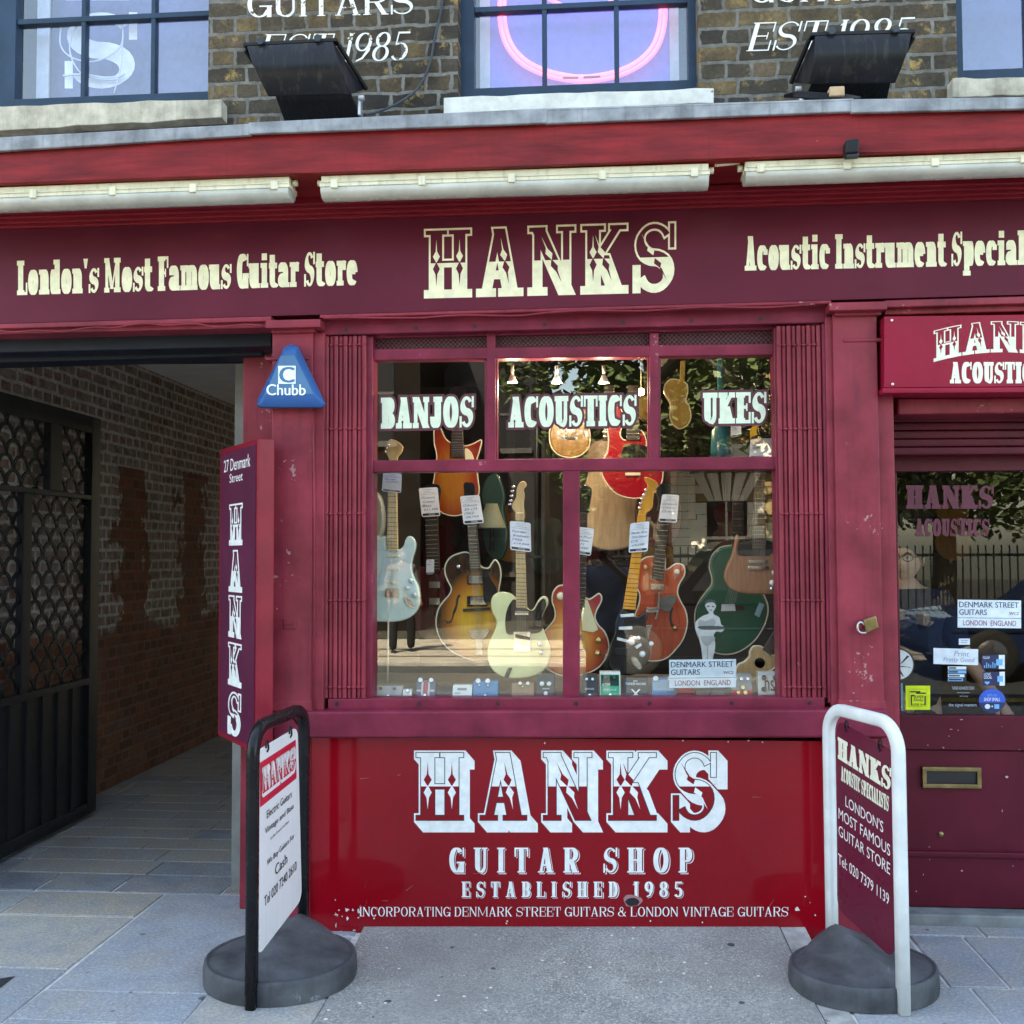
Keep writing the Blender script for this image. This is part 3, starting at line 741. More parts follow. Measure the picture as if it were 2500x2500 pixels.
# upper windows
def upper_window(u0, u1, vb, vs, bars, hb, x0, x1, bmat, sash=True):
    Y = YW+.10
    z0 = U((u0+u1)/2, vb, Y).z; zs = U((u0+u1)/2, vs, Y).z
    mb = MB()
    mb.box(x0-.1, x1+.1, Y, Y+.06, z0, zs)
    a, b_ = U(u0, vs, Y).x, U(u1, vs, Y).x
    mb.box(min(x0, a)-.1, a, Y-.001, Y+.061, z0+.001, ZT); mb.box(b_, max(x1, b_)+.1, Y-.001, Y+.061, z0+.001, ZT)
    for u in bars: x = U(u, vs-60, Y).x; mb.box(x-.011, x+.011, Y+.012, Y+.05, zs, ZT)
    for v in hb: z = U((u0+u1)/2, v, Y).z; mb.box(a, b_, Y+.009, Y+.052, z-.013, z+.013); mb.box(a, b_, Y+.009, Y+.052, z+.5, z+.53)
    f = mb.build('upper_window', bmat, B, bevel=.003)
    mb = MB(); mb.add([(a, Y+.034, zs), (b_, Y+.034, zs), (b_, Y+.034, ZT), (a, Y+.034, ZT)], [(0, 1, 2, 3)])
    mb.build('pane', GLASSU, f, flat=True)
    return a, b_, zs, f
a1 = upper_window(36, 512, 262, 232, (199, 370), (40,), -4, xl_, BLUEF)
a2 = upper_window(1158, 1681, 234, 205, (1329, 1506), (9,), xm0, xm1, BLUEF)
a3 = upper_window(2352, 2760, 195, 163, (2514,), (-40,), xr_, 3.6, BLUEF)
def sill(u0, u1, vt0, vt1, vb0, vb1, mat, Y):
    mb = MB(); n = 14; rr = random.Random(int(u0)+5)
    T = []; Bt = []
    for i in range(n+1):
        u = u0+(u1-u0)*i/n; T.append((u, vt0+(vt1-vt0)*i/n+rr.uniform(-2.2, 2.2))); Bt.append((u, vb0+(vb1-vb0)*i/n+rr.uniform(-2.5, 2.5)))
    for i in range(n):
        p = [U(*T[i], Y), U(*T[i+1], Y), U(*Bt[i+1], Y), U(*Bt[i], Y)]
        q = [Vector((x.x, YW+.2, x.z)) for x in p]
        mb.add(p+q, [(0, 1, 2, 3), (0, 4, 5, 1), (3, 2, 6, 7)]+([(0, 3, 7, 4)] if i == 0 else [])+([(1, 5, 6, 2)] if i == n-1 else []))
    return mb.build('window_sill', mat, B, bevel=.004)
sill(-80, 541, 262, 240, 322, 288, STONE, YW-.07)
sill(1083, 1743, 238, 214, 278, 252, SILLW, YW-.07)
sill(2326, 2700, 191, 183, 236, 228, STONE, YW-.07)
# cornice: lead on a red board, mouldings under it
def strip(mb, top, bot, Y, depth, mi=0):
    for (a, b_), (c, d) in zip(zip(top, top[1:]), zip(bot, bot[1:])): qbox(mb, a, b_, d, c, Y, depth, mi)
mb = MB()
us = (-260, 712, 1250, 1700, 2080, 2900); bt = line((0, 449), (2500, 361))
strip(mb, [(u, v) for u, v in zip(us, (378, 318, 296, 279, 268, 250))], [(u, bt(u)+(2 if u == 1250 else 0)) for u in us], -.40, .36)
cor = mb.build('cornice', CORNICE, B, bevel=.006)
mb = MB()
qbox(mb, (-260, 348), (614, 301), (612, 330), (-260, 385), -.425, .02)
qbox(mb, (606, 298), (1337, 263), (1334, 300), (606, 327), -.43, .02)
qbox(mb, (1330, 264), (2085, 239), (2085, 272), (1330, 302), -.424, .02)
qbox(mb, (2078, 241), (2900, 231), (2900, 256), (2078, 275), -.428, .02)
for (ua, va), (ub, vb) in (((-260, 349), (614, 302)), ((606, 299), (1337, 264)), ((1330, 265), (2085, 240)), ((2078, 242), (2900, 232))):
    p, q = U(ua, va, -.425), U(ub, vb, -.425)
    mb.add([p, q, Vector((q.x, YW+.02, q.z+.05)), Vector((p.x, YW+.02, p.z+.05)), p-Vector((0, 0, .012)), q-Vector((0, 0, .012)), Vector((q.x, YW+.02, q.z+.04)), Vector((p.x, YW+.02, p.z+.04))],
           [(0, 1, 2, 3), (4, 7, 6, 5), (0, 3, 7, 4), (1, 5, 6, 2), (0, 4, 5, 1), (2, 6, 7, 3)])
mb.build('lead_flashing', LEADM, cor, bevel=.005)
mb = MB()
for k, (dy, da, db) in enumerate(((-.13, -58, -38), (-.105, -41, -26), (-.085, -27, -13), (-.07, -15, -2))):
    qbox(mb, (-260, fT(-260)+da), (2900, fT(2900)+da), (2900, fT(2900)+db), (-260, fT(-260)+db), dy, -dy-.03)
CRIM = paint('crimson_moulding', (.22, .012, .022), .36, .2, 6, .25, stretch=(.5, 1, 3))
mb.build('moulding', CRIM, cor, bevel=.006)
# fascia
mb = MB(); qbox(mb, (-260, fT(-260)-3), (2900, fT(2900)-3), (2900, fB(2900)), (-260, fB(-260)), -.05, .12)
fas = mb.build('fascia_board', FASCIA, B)
mb = MB()
s, W = SLAB.text("London's Most Famous Guitar Store"); lay(mb, expand(s), W, field(42, 637, 873, 721, -.05, 612, 696), .0015)
T = 'Acoustic Instrument Specialists'; s, W = SLAB.text(T); _, W2 = SLAB.text(T[:-4]); u1 = 1818+(2505-1818)*W/W2
dv = (u1-1818)/(2505-1818)*-14.5
lay(mb, expand(s), W, field(1818, 577, u1, 661, -.05, 577+dv, 661+dv), .0015)
mb.build('lettering', CREAM, fas, flat=True)
mb = MB(); ornate(WEST, 'HANKS', mb, field(1035, 559, 1651, 729, -.05, 540, 714), 'foot', .032, (0, 1, 1))
mb.build('display_lettering', [CREAM, FASCIA], fas, flat=True)
mb = MB()                                                       # beads under the fascia
qbox(mb, (-260, fB(-260)), (662, fB(662)), (662, fB(662)+13), (-260, fB(-260)+13), -.065, .12)
qbox(mb, (-260, fB(-260)+13), (650, fB(650)+13), (650, fB(650)+28), (-260, fB(-260)+25), -.04, .12)
qbox(mb, (780, fB(780)), (2030, fB(2030)), (2030, fB(2030)+9), (780, fB(780)+9), -.062, .12)
qbox(mb, (2160, fB(2160)+4), (2900, fB(2900)+4), (2900, fB(2900)+22), (2160, fB(2160)+22), -.065, .12)
qbox(mb, (2160, fB(2160)+22), (2900, fB(2900)+22), (2900, fB(2900)+42), (2160, fB(2160)+40), -.03, .12)
mb.build('bead', MAROON, fas, bevel=.005)
# pilasters
def pilaster(u0, u1, ucap0, ucap1, vc0, vc1, v0, v1, vbase, edge):
    mb = MB(); a = U(u0, 1250, -.03); b_ = U(u1, 1250, -.03)
    zt = U(u0, v0, -.03).z; zb_ = U(u0, v1, -.03).z
    mb.box(a.x, b_.x, -.03, .30, zb_, zt)
    e0, e1 = (U(edge[0], 1250, -.012).x, U(edge[1], 1250, -.012).x)
    mb.box(e0, e1, -.012, .29, zb_-.001, zt-.002)
    mb.box(U(u0-2, 0, 0).x, U(u1+2, 0, 0).x, -.036, .2, U(u0, v0+72, 0).z, U(u0, v0+70, 0).z+.012)
    zb2 = U(u0, v1-28, 0).z
    mb.box(a.x-.006, b_.x+.006, -.036, .2, zb_-.002, zb2)
    p = mb.build('pilaster', MAROON, B, bevel=.005)
    mb = MB()
    for i, (vt, vb_, du, dy) in enumerate(((vc0, vc0+20, 0, -.085), (vc0+20, vc1-8, 3, -.075), (vc1-8, vc1, 9, -.062), (vc1, vc1+9, 14, -.05))):
        x0, x1 = U(ucap0+du, vt, dy).x, U(ucap1-du, vt, dy).x
        mb.box(x0, x1, dy, .2+dy, U(u0, vb_, dy).z, U(u0, vt, dy).z)
    mb.build('capital', MAROON, p, bevel=.004)
    return p
pL = pilaster(662, 762, 648, 782, 781, 804, 812, 1735, 1802, (762, 791))
pR = pilaster(2041, 2150, 2025, 2166, 738, 762, 768, 1735, 1802, (2022, 2041))
mb = MB(); mb.box(U(662, 0, .0).x, U(600, 0, .0).x, -.0, .3, 0, .1)
mb = MB()                                                       # left jamb and pedestal beside the passage
x0, x1 = U(590, 1300, .24).x, U(664, 1300, .24).x
mb.box(x0, -1.405, .24, .5, 0, U(600, 846, .24).z); mb.box(x0-.012, -1.40, .225, .5, U(600, 853, .24).z, U(600, 843, .24).z)
mb.box(U(652, 2000, -.02).x, U(757, 2000, -.02).x-.004, -.02, .5, 0, U(660, 1737, -.02).z-.001)
mb.build('passage_jamb', MAROON, B, bevel=.006)
mb = MB(); xj = U(576, 1000, .52).x; mb.box(xj, x0+.05, .505, .56, 0, 2.8); mb.build('door_stop', paint('grey_trim', (.22, .23, .22), .6), B)
# dark beam over the passage
mb = MB(); qbox(mb, (-260, 822), (664, 796), (664, 846), (-260, 867), .08, .18); qbox(mb, (-260, 866), (640, 845), (640, 868), (-260, 893), .20, .14)
qbox(mb, (-260, 894), (592, 868), (592, 878), (-260, 884), .40, .06)
mb.build('passage_beam', NAVYB, B, bevel=.008)
# sill and stall riser
mb = MB(); qbox(mb, (700, 1737), (2168, 1732), (2168, 1802), (757, 1803), -.06, .3)
mb2 = [U(664, 1737, -.045), U(700, 1737, -.045), U(757, 1803, -.045), U(664, 1803, -.045)]
mb.prism(mb2, (0, .25, 0))
mb.build('shop_sill', MAROONP, B, bevel=.012, seg=3)
mb = MB(); xa, xb = U(756, 2000, 0).x, U(2021, 2000, 0).x
mb.box(xa, xb, 0, .05, -.01, U(1400, 1803, 0).z)
rise = mb.build('stall_riser', PANEL, B, bevel=.002)
mb = MB(); mb.box(xb, U(2192, 2000, .02).x, -.018, .3, -.01, U(2100, 1801, -.018).z); mb.build('pilaster_plinth', MAROON, B, bevel=.006)
mb = MB()
ornate(WESTP, 'HANKS', mb, field(1011, 1832, 1776, 2032, 0), 'head', .035, (0, 1, 2), shadow=(.13, .15))
mb.build('display_lettering', [WHITE, PANEL, INK], rise, flat=True)
mb = MB()
s, W = TUSC.text('GUITAR SHOP'); Q = expand(s)
lay(mb, Q, W, field(1100, 2072, 1696, 2134, 0), .0010); lay(mb, expand(s, -.0), W, field(1099, 2071, 1694, 2132, 0), .0016, 1); lay(mb, Q, W, field(1097, 2069, 1691, 2130, 0), .0022)
s, W = TUSC.text('ESTABLISHED'); Q = expand(s); lay(mb, Q, W, field(1129, 2154, 1512, 2193, 0), .0010); lay(mb, Q, W, field(1128, 2153, 1510, 2192, 0), .0016, 1); lay(mb, Q, W, field(1127, 2152, 1508, 2190, 0), .0022)
s, W = TUSC.text('1985'); Q = expand(s); lay(mb, Q, W, field(1549, 2154, 1670, 2193, 0), .0010); lay(mb, Q, W, field(1548, 2153, 1669, 2192, 0), .0016, 1); lay(mb, Q, W, field(1547, 2152, 1667, 2190, 0), .0022)
s, W = Face(.11, .045, .05, .03, wf=.95, gap=.09).text('INCORPORATING DENMARK STREET GUITARS & LONDON VINTAGE GUITARS'); lay(mb, expand(s), W, field(878, 2214, 1924, 2237, 0), .0015)
mb.build('lettering', [WHITE, PANEL], rise, flat=True)
mb = MB()
def blob(mb, u, v, ru, rv, Y, lift, mi=0, n=14, rough=.18, seed=1):
    rr = random.Random(seed+int(u*7+v)); c = [U(u+ru*(1+rr.uniform(-rough, rough))*math.cos(2*math.pi*i/n), v+rv*(1+rr.uniform(-rough, rough))*math.sin(2*math.pi*i/n), Y-lift) for i in range(n)]
    mb.add(c, [list(range(n))], mi)
blob(mb, 1545, 2199, 22, 15, 0, .003, 0); blob(mb, 1544, 2202, 17, 10, 0, .004, 1, rough=.08)
rr = random.Random(4)
for k in range(22): blob(mb, rr.choice((820+60*rr.random()**2, rr.gauss(850, 28), rr.uniform(1930, 1990))), rr.gauss(2222, 22), 1+5*rr.random()**2, 1+4*rr.random()**2, 0, .0025, 2, 9, .6, k)
for k in range(10): blob(mb, rr.uniform(900, 1900), rr.choice((rr.uniform(1806, 1815), rr.uniform(2240, 2258))), 2.2, 2.2, 0, .0025, 2, 6, .3, k)
for k in range(16):
    u, v, l_, a_ = rr.uniform(800, 1980), rr.choice((rr.uniform(2130, 2255), rr.uniform(1815, 2255))), rr.uniform(6, 26), rr.gauss(-.5, .5); p, q = U(u, v, -.0022), U(u+l_*math.cos(a_), v+l_*math.sin(a_), -.0022); e = Vector((0, 0, rr.uniform(.0006, .0014)))
    mb.add([p-e, q-e*.3, q+e*.3, p+e], [(0, 1, 2, 3)], 0)
mb.build('chipped_hole', [paint('bare_edge', (.4, .2, .2), .7), INK, plain('bare_primer', (.72, .62, .58), .8)], rise, flat=True)
# ------------------------------------------------------------------ shop window
mb = MB(); YF = .045
qbox(mb, (787, 776), (2026, 744), (2026, 787), (787, 818), .0, .1)                         # head board
qbox(mb, (800, 1706), (2014, 1703), (2014, 1730), (800, 1733), .0, .1)
rbox(mb, 893, 820, 909, 1706, .03, .1); 
x = U(1899, 1300, .03).x; mb.box(U(1896, 1300, .03).x, U(1909, 1300, .03).x, .03, .13, U(1900, 1706, .03).z, U(1900, 800, .03).z)
qbox(mb, (893, 1124), (1909, 1114), (1909, 1146), (893, 1153), YF, .07)
qbox(mb, (893, 852), (1909, 838), (1909, 866), (893, 880), YF+.006, .07)
qbox(mb, (893, 814), (1909, 794), (1909, 804), (893, 826), YF+.016, .05)
for u, du in ((1199, 11), (1597, 11)): qbox(mb, (u-du, 812), (u+du, 812), (u+du, 1135), (u-du, 1135), YF+.003, .06)
for u in (1199, 1597): qbox(mb, (u-du-5, 870), (u+du+5, 870), (u+du+5, 1135), (u-du-5, 1135), YF+.02, .04)
qbox(mb, (1374, 1140), (1415, 1140), (1415, 1712), (1374, 1712), YF+.004, .07)
win = mb.build('shop_window', MAROONP, B, bevel=.005)
mb = MB(); rr = random.Random(2)
for i in range(7): blob(mb, 832+i*170+rr.uniform(-15, 15), 806-i*4.6, 5, 5, 0, .002, 0, 10, .05)
for i in range(7): blob(mb, 828+i*192+rr.uniform(-15, 15), 1719-i*.4, 5, 5, 0, .002, 0, 10, .05)
mb.build('bolt_hole', INK, win, flat=True)
YG = .085
mb = MB()
for (ua, va, ub, vb) in ((893, 866, 1199, 1135), (1199, 862, 1597, 1135), (1597, 856, 1909, 1128), (893, 1140, 1395, 1715), (1395, 1135, 1909, 1712)):
    p, q = U(ua, va, YG), U(ub, vb, YG); mb.add([(p.x, YG, q.z), (q.x, YG, q.z), (q.x, YG, p.z), (p.x, YG, p.z)], [(0, 1, 2, 3)])
mb.build('window_pane', GLASS, win, flat=True)
# perforated vent strips
m, t, b, oc = base('perforated_strip')
sx = nd(t, 'ShaderNodeSeparateXYZ'); t.links.new(oc, sx.inputs[0]); cb = nd(t, 'ShaderNodeCombineXYZ'); t.links.new(sx.outputs[0], cb.inputs[0]); t.links.new(sx.outputs[2], cb.inputs[1])
rt = mapping(t, cb.outputs[0], (70, 70, 1), (0, 0, math.radians(45)))
ck = nd(t, 'ShaderNodeTexVoronoi'); ck.inputs['Randomness'].default_value = 0; ck.inputs['Scale'].default_value = 1; t.links.new(rt, ck.inputs['Vector'])
t.links.new(ramp(t, ck.outputs['Distance'], [(.36, (.008, .004, .004)), (.46, (.15, .035, .05))]), b.inputs['Base Color']); bump(t, b, ck.outputs['Distance'], .8, .006)
b.inputs['Roughness'].default_value = .6
mb = MB(); qbox(mb, (905, 822), (1903, 802), (1903, 842), (905, 856), YF+.04, .006); mb.build('vent_strip', m, win)
# window lettering, keyline behind letters
def glass_letters(txt, u0, u1, vl, vr, h, name, label):
    mb = MB(); s, W = HEAVY.text(txt); f = field(u0, vl, u1, vl+h, YG-.004, vr, vr+h)
    lay(mb, expand(s, .085), W, f, .0005, 1); lay(mb, expand(s), W, f, .0016, 0)
    o = mb.build(name, [MINT, KEY], None, flat=True); tag(o, label, 'window sign', 'pale slab serif words on the shop window glass')
KEY = plain('maroon_vinyl', (.10, .022, .035), .4)
glass_letters('BANJOS', 930, 1157, 971, 967, 76, 'window_lettering', 'pale green word BANJOS with maroon outline on the glass')
glass_letters('ACOUSTICS', 1241, 1554, 969, 964, 75, 'window_lettering', 'pale green word ACOUSTICS with maroon outline on the glass')
glass_letters('UKES', 1716, 1871, 959, 957, 76, 'window_lettering', 'pale green word UKES with maroon outline on the glass')
# ------------------------------------------------------------------ shop room and window bed
mb = MB()
z0 = U(1400, 1706, .1).z-.012
mb.box(-1.45, 1.05, .10, 1.15, z0-.08, z0); 
mb.build('window_bed', CLOTH, B, bevel=.003)
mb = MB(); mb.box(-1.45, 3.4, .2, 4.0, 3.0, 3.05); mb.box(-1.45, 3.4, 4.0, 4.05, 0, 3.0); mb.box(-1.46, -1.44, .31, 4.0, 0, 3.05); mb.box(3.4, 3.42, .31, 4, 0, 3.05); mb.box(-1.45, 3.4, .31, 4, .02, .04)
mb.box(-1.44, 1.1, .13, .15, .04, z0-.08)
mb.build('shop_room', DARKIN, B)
# ------------------------------------------------------------------ doorway
mb = MB()
xj0, xj1 = U(2155, 1500, -.002).x, U(2192, 1500, -.002).x
mb.box(xj0-.02, xj1, -.002, .36, .045, U(2160, 950, -.002).z)
mb.build('door_jamb', MAROON, B, bevel=.005)
mb = MB(); qbox(mb, (2192, 972), (2760, 968), (2760, 1004), (2192, 1012), .05, .3); mb.build('door_head', MAROON, B, bevel=.01)
mb = MB()
for i in range(5): qbox(mb, (2180, 1012+i*20), (2760, 1008+i*20), (2760, 1027+i*20), (2180, 1031+i*20), .23+.006*(i % 2), .05)
mb.build('door_shutter', DOORP, B, bevel=.006)
YD = .33
d = MB()
xa = U(2180, 1500, YD).x; xe = 2.46
zg0, zg1 = U(2200, 1746, YD).z, U(2200, 1152, YD).z
d.box(xa, xe, YD, YD+.045, U(2200, 1830, YD).z, zg0); d.box(xa, xe, YD, YD+.045, zg1, 2.45)
d.box(xa, xa+.03, YD+.001, YD+.044, zg0, zg1); d.box(xe-.1, xe, YD+.001, YD+.044, zg0, zg1)
zl1, zl0 = U(2200, 1832, YD).z, U(2200, 2083, YD).z
d.box(xa, xe, YD+.014, YD+.04, zl0, zl1); d.box(xa, xa+.05, YD+.002, YD+.044, zl0, zl1); d.box(xe-.1, xe, YD+.002, YD+.044, zl0, zl1)
d.box(xa, xe, YD, YD+.045, .05, zl0-.001); d.box(xa, xe, YD-.012, YD+.02, zl0-.012, zl0+.012)
door = d.build('shop_door', DOORP, B, bevel=.004)
mb = MB(); mb.add([(xa, YD+.022, zg0), (xe, YD+.022, zg0), (xe, YD+.022, zg1), (xa, YD+.022, zg1)], [(0, 1, 2, 3)]); mb.build('door_pane', GLASSD, door, flat=True)
mb = MB(); p, q = U(2251, 1872, YD), U(2396, 1925, YD); w_ = .018
mb.box(p.x, q.x, YD-.006, YD+.016, p.z-w_, p.z); mb.box(p.x, q.x, YD-.006, YD+.016, q.z, q.z+w_); mb.box(p.x, p.x+w_, YD-.0055, YD+.016, q.z+w_, p.z-w_); mb.box(q.x-w_, q.x, YD-.0055, YD+.016, q.z+w_, p.z-w_)
mb.box(p.x+w_, q.x-w_, YD+.004, YD+.012, q.z+w_, p.z-w_, 1)
mb.build('letterbox', [BRASS, INK], door, bevel=.002)
mb = MB(); mb.lathe([(.0, -.004), (.011, -.004), (.013, 0), (.013, .02)], U(2297, 2037, YD+.012), 'y', 14); mb.build('lock', BRASS, door)
mb = MB(); rr = random.Random(9)
for k in range(16): blob(mb, rr.uniform(2210, 2490), rr.choice((rr.uniform(1755, 1830), rr.uniform(1850, 2080), rr.uniform(2090, 2180))), 1+4*rr.random()**3, 1+3.5*rr.random()**3, YD, .0015 if rr.random() < 2 else 0, 0, 7, .4, k)
mb.build('paint_chip', plain('chip_grey', (.5, .4, .42), .8), door, flat=True)
# ------------------------------------------------------------------ passage walls, ceiling
def bands(t, oc, sx, c, mc, br):
    n = noise_tex(t, oc, 2.2, 5, .6)
    pale = mix(t, ramp(t, noise_tex(t, oc, 13, 5, .7), [(.32, .05), (.60, .75)]), c, (.46, .41, .37))
    h = nd(t, 'ShaderNodeMath', operation='MULTIPLY_ADD'); h.inputs[1].default_value = .5; t.links.new(n, h.inputs[0]); t.links.new(sx.outputs[2], h.inputs[2])
    f = ramp(t, nd_scale(t, h.outputs[0], .25), [(.33, 0.), (.345, 1.)])
    # strips where the old render came away
    def stripe(y0, y1, z0, z1):
        a = nd(t, 'ShaderNodeMath', operation='ADD'); t.links.new(sx.outputs[1], a.inputs[0])
        nn = nd(t, 'ShaderNodeMath', operation='MULTIPLY_ADD'); nn.inputs[1].default_value = .9; nn.inputs[2].default_value = -.45; t.links.new(noise_tex(t, oc, 6, 4, .6), nn.inputs[0]); t.links.new(nn.outputs[0], a.inputs[1])
        g1 = nd(t, 'ShaderNodeMath', operation='GREATER_THAN'); g1.inputs[1].default_value = y0; t.links.new(a.outputs[0], g1.inputs[0])
        g2 = nd(t, 'ShaderNodeMath', operation='LESS_THAN'); g2.inputs[1].default_value = y1; t.links.new(a.outputs[0], g2.inputs[0])
        g3 = nd(t, 'ShaderNodeMath', operation='LESS_THAN'); g3.inputs[1].default_value = z1; t.links.new(sx.outputs[2], g3.inputs[0])
        m1 = nd(t, 'ShaderNodeMath', operation='MULTIPLY'); t.links.new(g1.outputs[0], m1.inputs[0]); t.links.new(g2.outputs[0], m1.inputs[1])
        m2 = nd(t, 'ShaderNodeMath', operation='MULTIPLY'); t.links.new(m1.outputs[0], m2.inputs[0]); t.links.new(g3.outputs[0], m2.inputs[1]); return m2.outputs[0]
    inv = nd(t, 'ShaderNodeMath', operation='ADD'); t.links.new(stripe(2.62, 3.1, 0, 2.25), inv.inputs[0]); t.links.new(stripe(3.75, 4.25, 0, 2.3), inv.inputs[1])
    sub = nd(t, 'ShaderNodeMath', operation='SUBTRACT'); sub.use_clamp = True; t.links.new(f, sub.inputs[0]); t.links.new(inv.outputs[0], sub.inputs[1])
    return mix(t, sub.outputs[0], c, pale), mix(t, sub.outputs[0], (.26, .13, .085), mc)
def nd_scale(t, s, k):
    m_ = nd(t, 'ShaderNodeMath', operation='MULTIPLY'); m_.inputs[1].default_value = k; t.links.new(s, m_.inputs[0]); return m_.outputs[0]
PBRICK = brick_mat('passage_brick', 'y', [(0, (.16, .075, .05)), (.35, (.27, .09, .05)), (.7, (.36, .13, .065)), (1, (.24, .14, .11))], (.80, .76, .70), .225, .075, ((.14, .08, .06), 3, .55, .8), bands, msize=.013, gr=.4)
mb = MB(); mb.box(-3.6, -3.36, .42, 9, 0, 3.1)
tag(mb.build('passage_wall', PBRICK), 'long brick wall of the covered passage, pale above and bare red below', 'wall')
mb = MB(); mb.box(-1.5, -1.47, .5, 9, 0, 3.1); struct('passage_side', mb, paint('passage_render', (.60, .57, .54), .9, .2, 2, .2))
mb = MB(); mb.box(-3.6, -1.47, .45, 9, 3.02, 3.1); struct('passage_ceiling', mb, paint('ceiling_paint', (.80, .80, .80), .8, .1, 3, .05))
mb = MB(); mb.box(-3.6, -3.36, .3, .42, 0, 2.9); struct('passage_pier', mb, plain('pier_dark', (.05, .04, .04), .9))
close(B)
# ------------------------------------------------------------------ things fixed to the front
def floodlight(tl, tr, kl, kr, bl, br, label, flip, chk):
    """tl,tr: lit rim; kl,kr: knee where the back meets the gear box; bl,br: foot. The lamp faces the wall."""
    t = thing('floodlight', label, 'floodlight', 'black floodlights standing on the shop cornice')
    Y0, Y1, Y2 = -.34, -.30, -.20
    TL, TR = U(*tl, Y0), U(*tr, Y0); KL, KR = U(*kl, Y1), U(*kr, Y1); BL, BR = U(*bl, Y2), U(*br, Y2)
    back = Vector((0, .20, 0))
    mb = MB()
    # curved back as a swept skin from rim to knee, closed by side cheeks and the tilted lit face
    N = 9; L, Rr = [], []
    for i in range(N):
        f = i/(N-1); bul = math.sin(f*math.pi)*.035
        L.append(TL.lerp(KL, f)+Vector((0, -bul, -bul*.2))); Rr.append(TR.lerp(KR, f)+Vector((0, -bul, -bul*.2)))
    w_ = (TR-TL).normalized()
    c0 = TL+Vector((0, .05, .004)); c1 = TR+Vector((0, .05, .004)); q_ = U(*chk, -.16); e0, e1 = (q_, q_+(KR-KL)*1.02+w_*.03) if flip else (q_-(KR-KL)*1.02-w_*.03, q_)
    vs = L+Rr+[c0, c1, e0, e1]; fs = [(i, i+1, N+i+1, N+i) for i in range(N-1)]
    mb.add(vs, fs, 0, True)
    mb.add(L+[e0, c0], [list(range(N+2))[::-1]]); mb.add(Rr+[e1, c1], [list(range(N+2))])
    mb.add([c0, c1, e1, e0], [(0, 1, 2, 3)]); mb.add([L[0], Rr[0], c1, c0], [(0, 1, 2, 3)]); mb.add([L[-1], Rr[-1], e1, e0], [(0, 1, 2, 3)])
    mb.build('housing', FLOODM, t, bevel=.004)
    mb = MB()                                                    # rim
    up = Vector((0, 0, .012)); ov = w_*.016
    a, b_ = TL-ov, TR+ov
    mb.prism([a, b_, b_+Vector((0, .05, .004)), a+Vector((0, .05, .004))], (0, 0, .016))
    for s_, p, q in ((-1, a, e0), (1, b_, e1)): mb.tube([p+Vector((0, .03, .0)), q+ov*s_*.6], .011, 6)
    mb.build('rim', BLACK, t, bevel=.003)
    for f in (.17, .83):
        p = TL.lerp(TR, f); mb = MB(); mb.tube([p+Vector((0, -.014, .012)), p+Vector((0, .05, .016))], .0155, 12); mb.build('clip', GREYB, t, bevel=.002)
    mb = MB(); g = [KL.lerp(KR, .0)+w_*.02, KR-w_*.01]
    q0, q1 = BL, BR
    g = [p+Vector((0, .012, .022)) for p in g]
    mb.add([g[0], g[1], q1, q0, g[0]+back, g[1]+back, q1+back, q0+back], [(0, 1, 2, 3), (4, 7, 6, 5), (0, 3, 7, 4), (1, 5, 6, 2), (0, 4, 5, 1), (3, 2, 6, 7)])
    gb = mb.build('gear_box', FLOODM, t, bevel=.004)
    mb = MB()
    for i in range(26):
        f = .03+.94*i/25; a = g[0].lerp(g[1], f).lerp(q0.lerp(q1, f), .3); b_ = q0.lerp(q1, f)+(q0-g[0]).normalized()*.03
        mb.add([a+Vector((-.002, -.006, 0)), a+Vector((.002, -.006, 0)), b_+Vector((.002, -.006, 0)), b_+Vector((-.002, -.006, 0)), a+Vector((-.002, .004, 0)), a+Vector((.002, .004, 0)), b_+Vector((.002, .004, 0)), b_+Vector((-.002, .004, 0))], [(0, 1, 2, 3), (0, 3, 7, 4), (1, 5, 6, 2), (3, 2, 6, 7), (0, 4, 5, 1)])
    mb.build('cooling_fins', BLACK, gb)
    mb = MB(); s_ = -1 if flip else 1; k = (KL if flip else KR)+Vector((s_*.012, .06, .0)); 
    mb.box(min(k.x, k.x+s_*.012), max(k.x, k.x+s_*.012), k.y-.0, k.y+.04, k.z-.06, k.z+.015); mb.lathe([(.0, -.012), (.012, -.012), (.012, .012), (0, .012)], k+Vector((s_*.016, 0, .01)), 'x', 10)
    mb.build('bracket', GALV, t, bevel=.002)
    return close(t)
FLOODM = paint('floodlight_black', (.012, .013, .016), .35, .3, 6, .12, streak=.75, streakcol=(.055, .048, .038))
GREYB = paint('grey_clip', (.045, .055, .07), .4)
GALV = plain('galvanised', (.5, .52, .54), .4, .7)
floodlight((602, 112), (813, 101), (655, 236), (858, 230), (694, 296), (880, 290), 'black floodlight with a ribbed foot, between the left and middle upstairs windows', False, (890, 219))
floodlight((1990, 87), (2226, 80), (1974, 206), (2186, 203), (1962, 244), (2167, 241), 'black floodlight with cable at its foot, right of the neon window', True, (1937, 203))
mb = MB(); P = [U(890, 280, -.06), U(925, 272, -.02), U(975, 250, .06), U(1020, 215, .10), U(1048, 160, .108), U(1062, 90, .108), U(1078, 20, .108), U(1084, -60, .108)]
def smooth(P, n=6):
    out = []
    for i in range(len(P)-1):
        p0, p1, p2, p3 = P[max(0, i-1)], P[i], P[i+1], P[min(len(P)-1, i+2)]
        for k in range(n):
            f = k/n; out.append(.5*((2*p1)+(p2-p0)*f+(2*p0-5*p1+4*p2-p3)*f*f+(3*p1-p0-3*p2+p3)*f**3))
    return out+[P[-1]]
mb.tube(smooth(P), .0055, 8); tag(mb.build('power_cable', GREYB), 'grey cable rising up the brick wall from the ribbed floodlight', 'cable')
mb = MB()
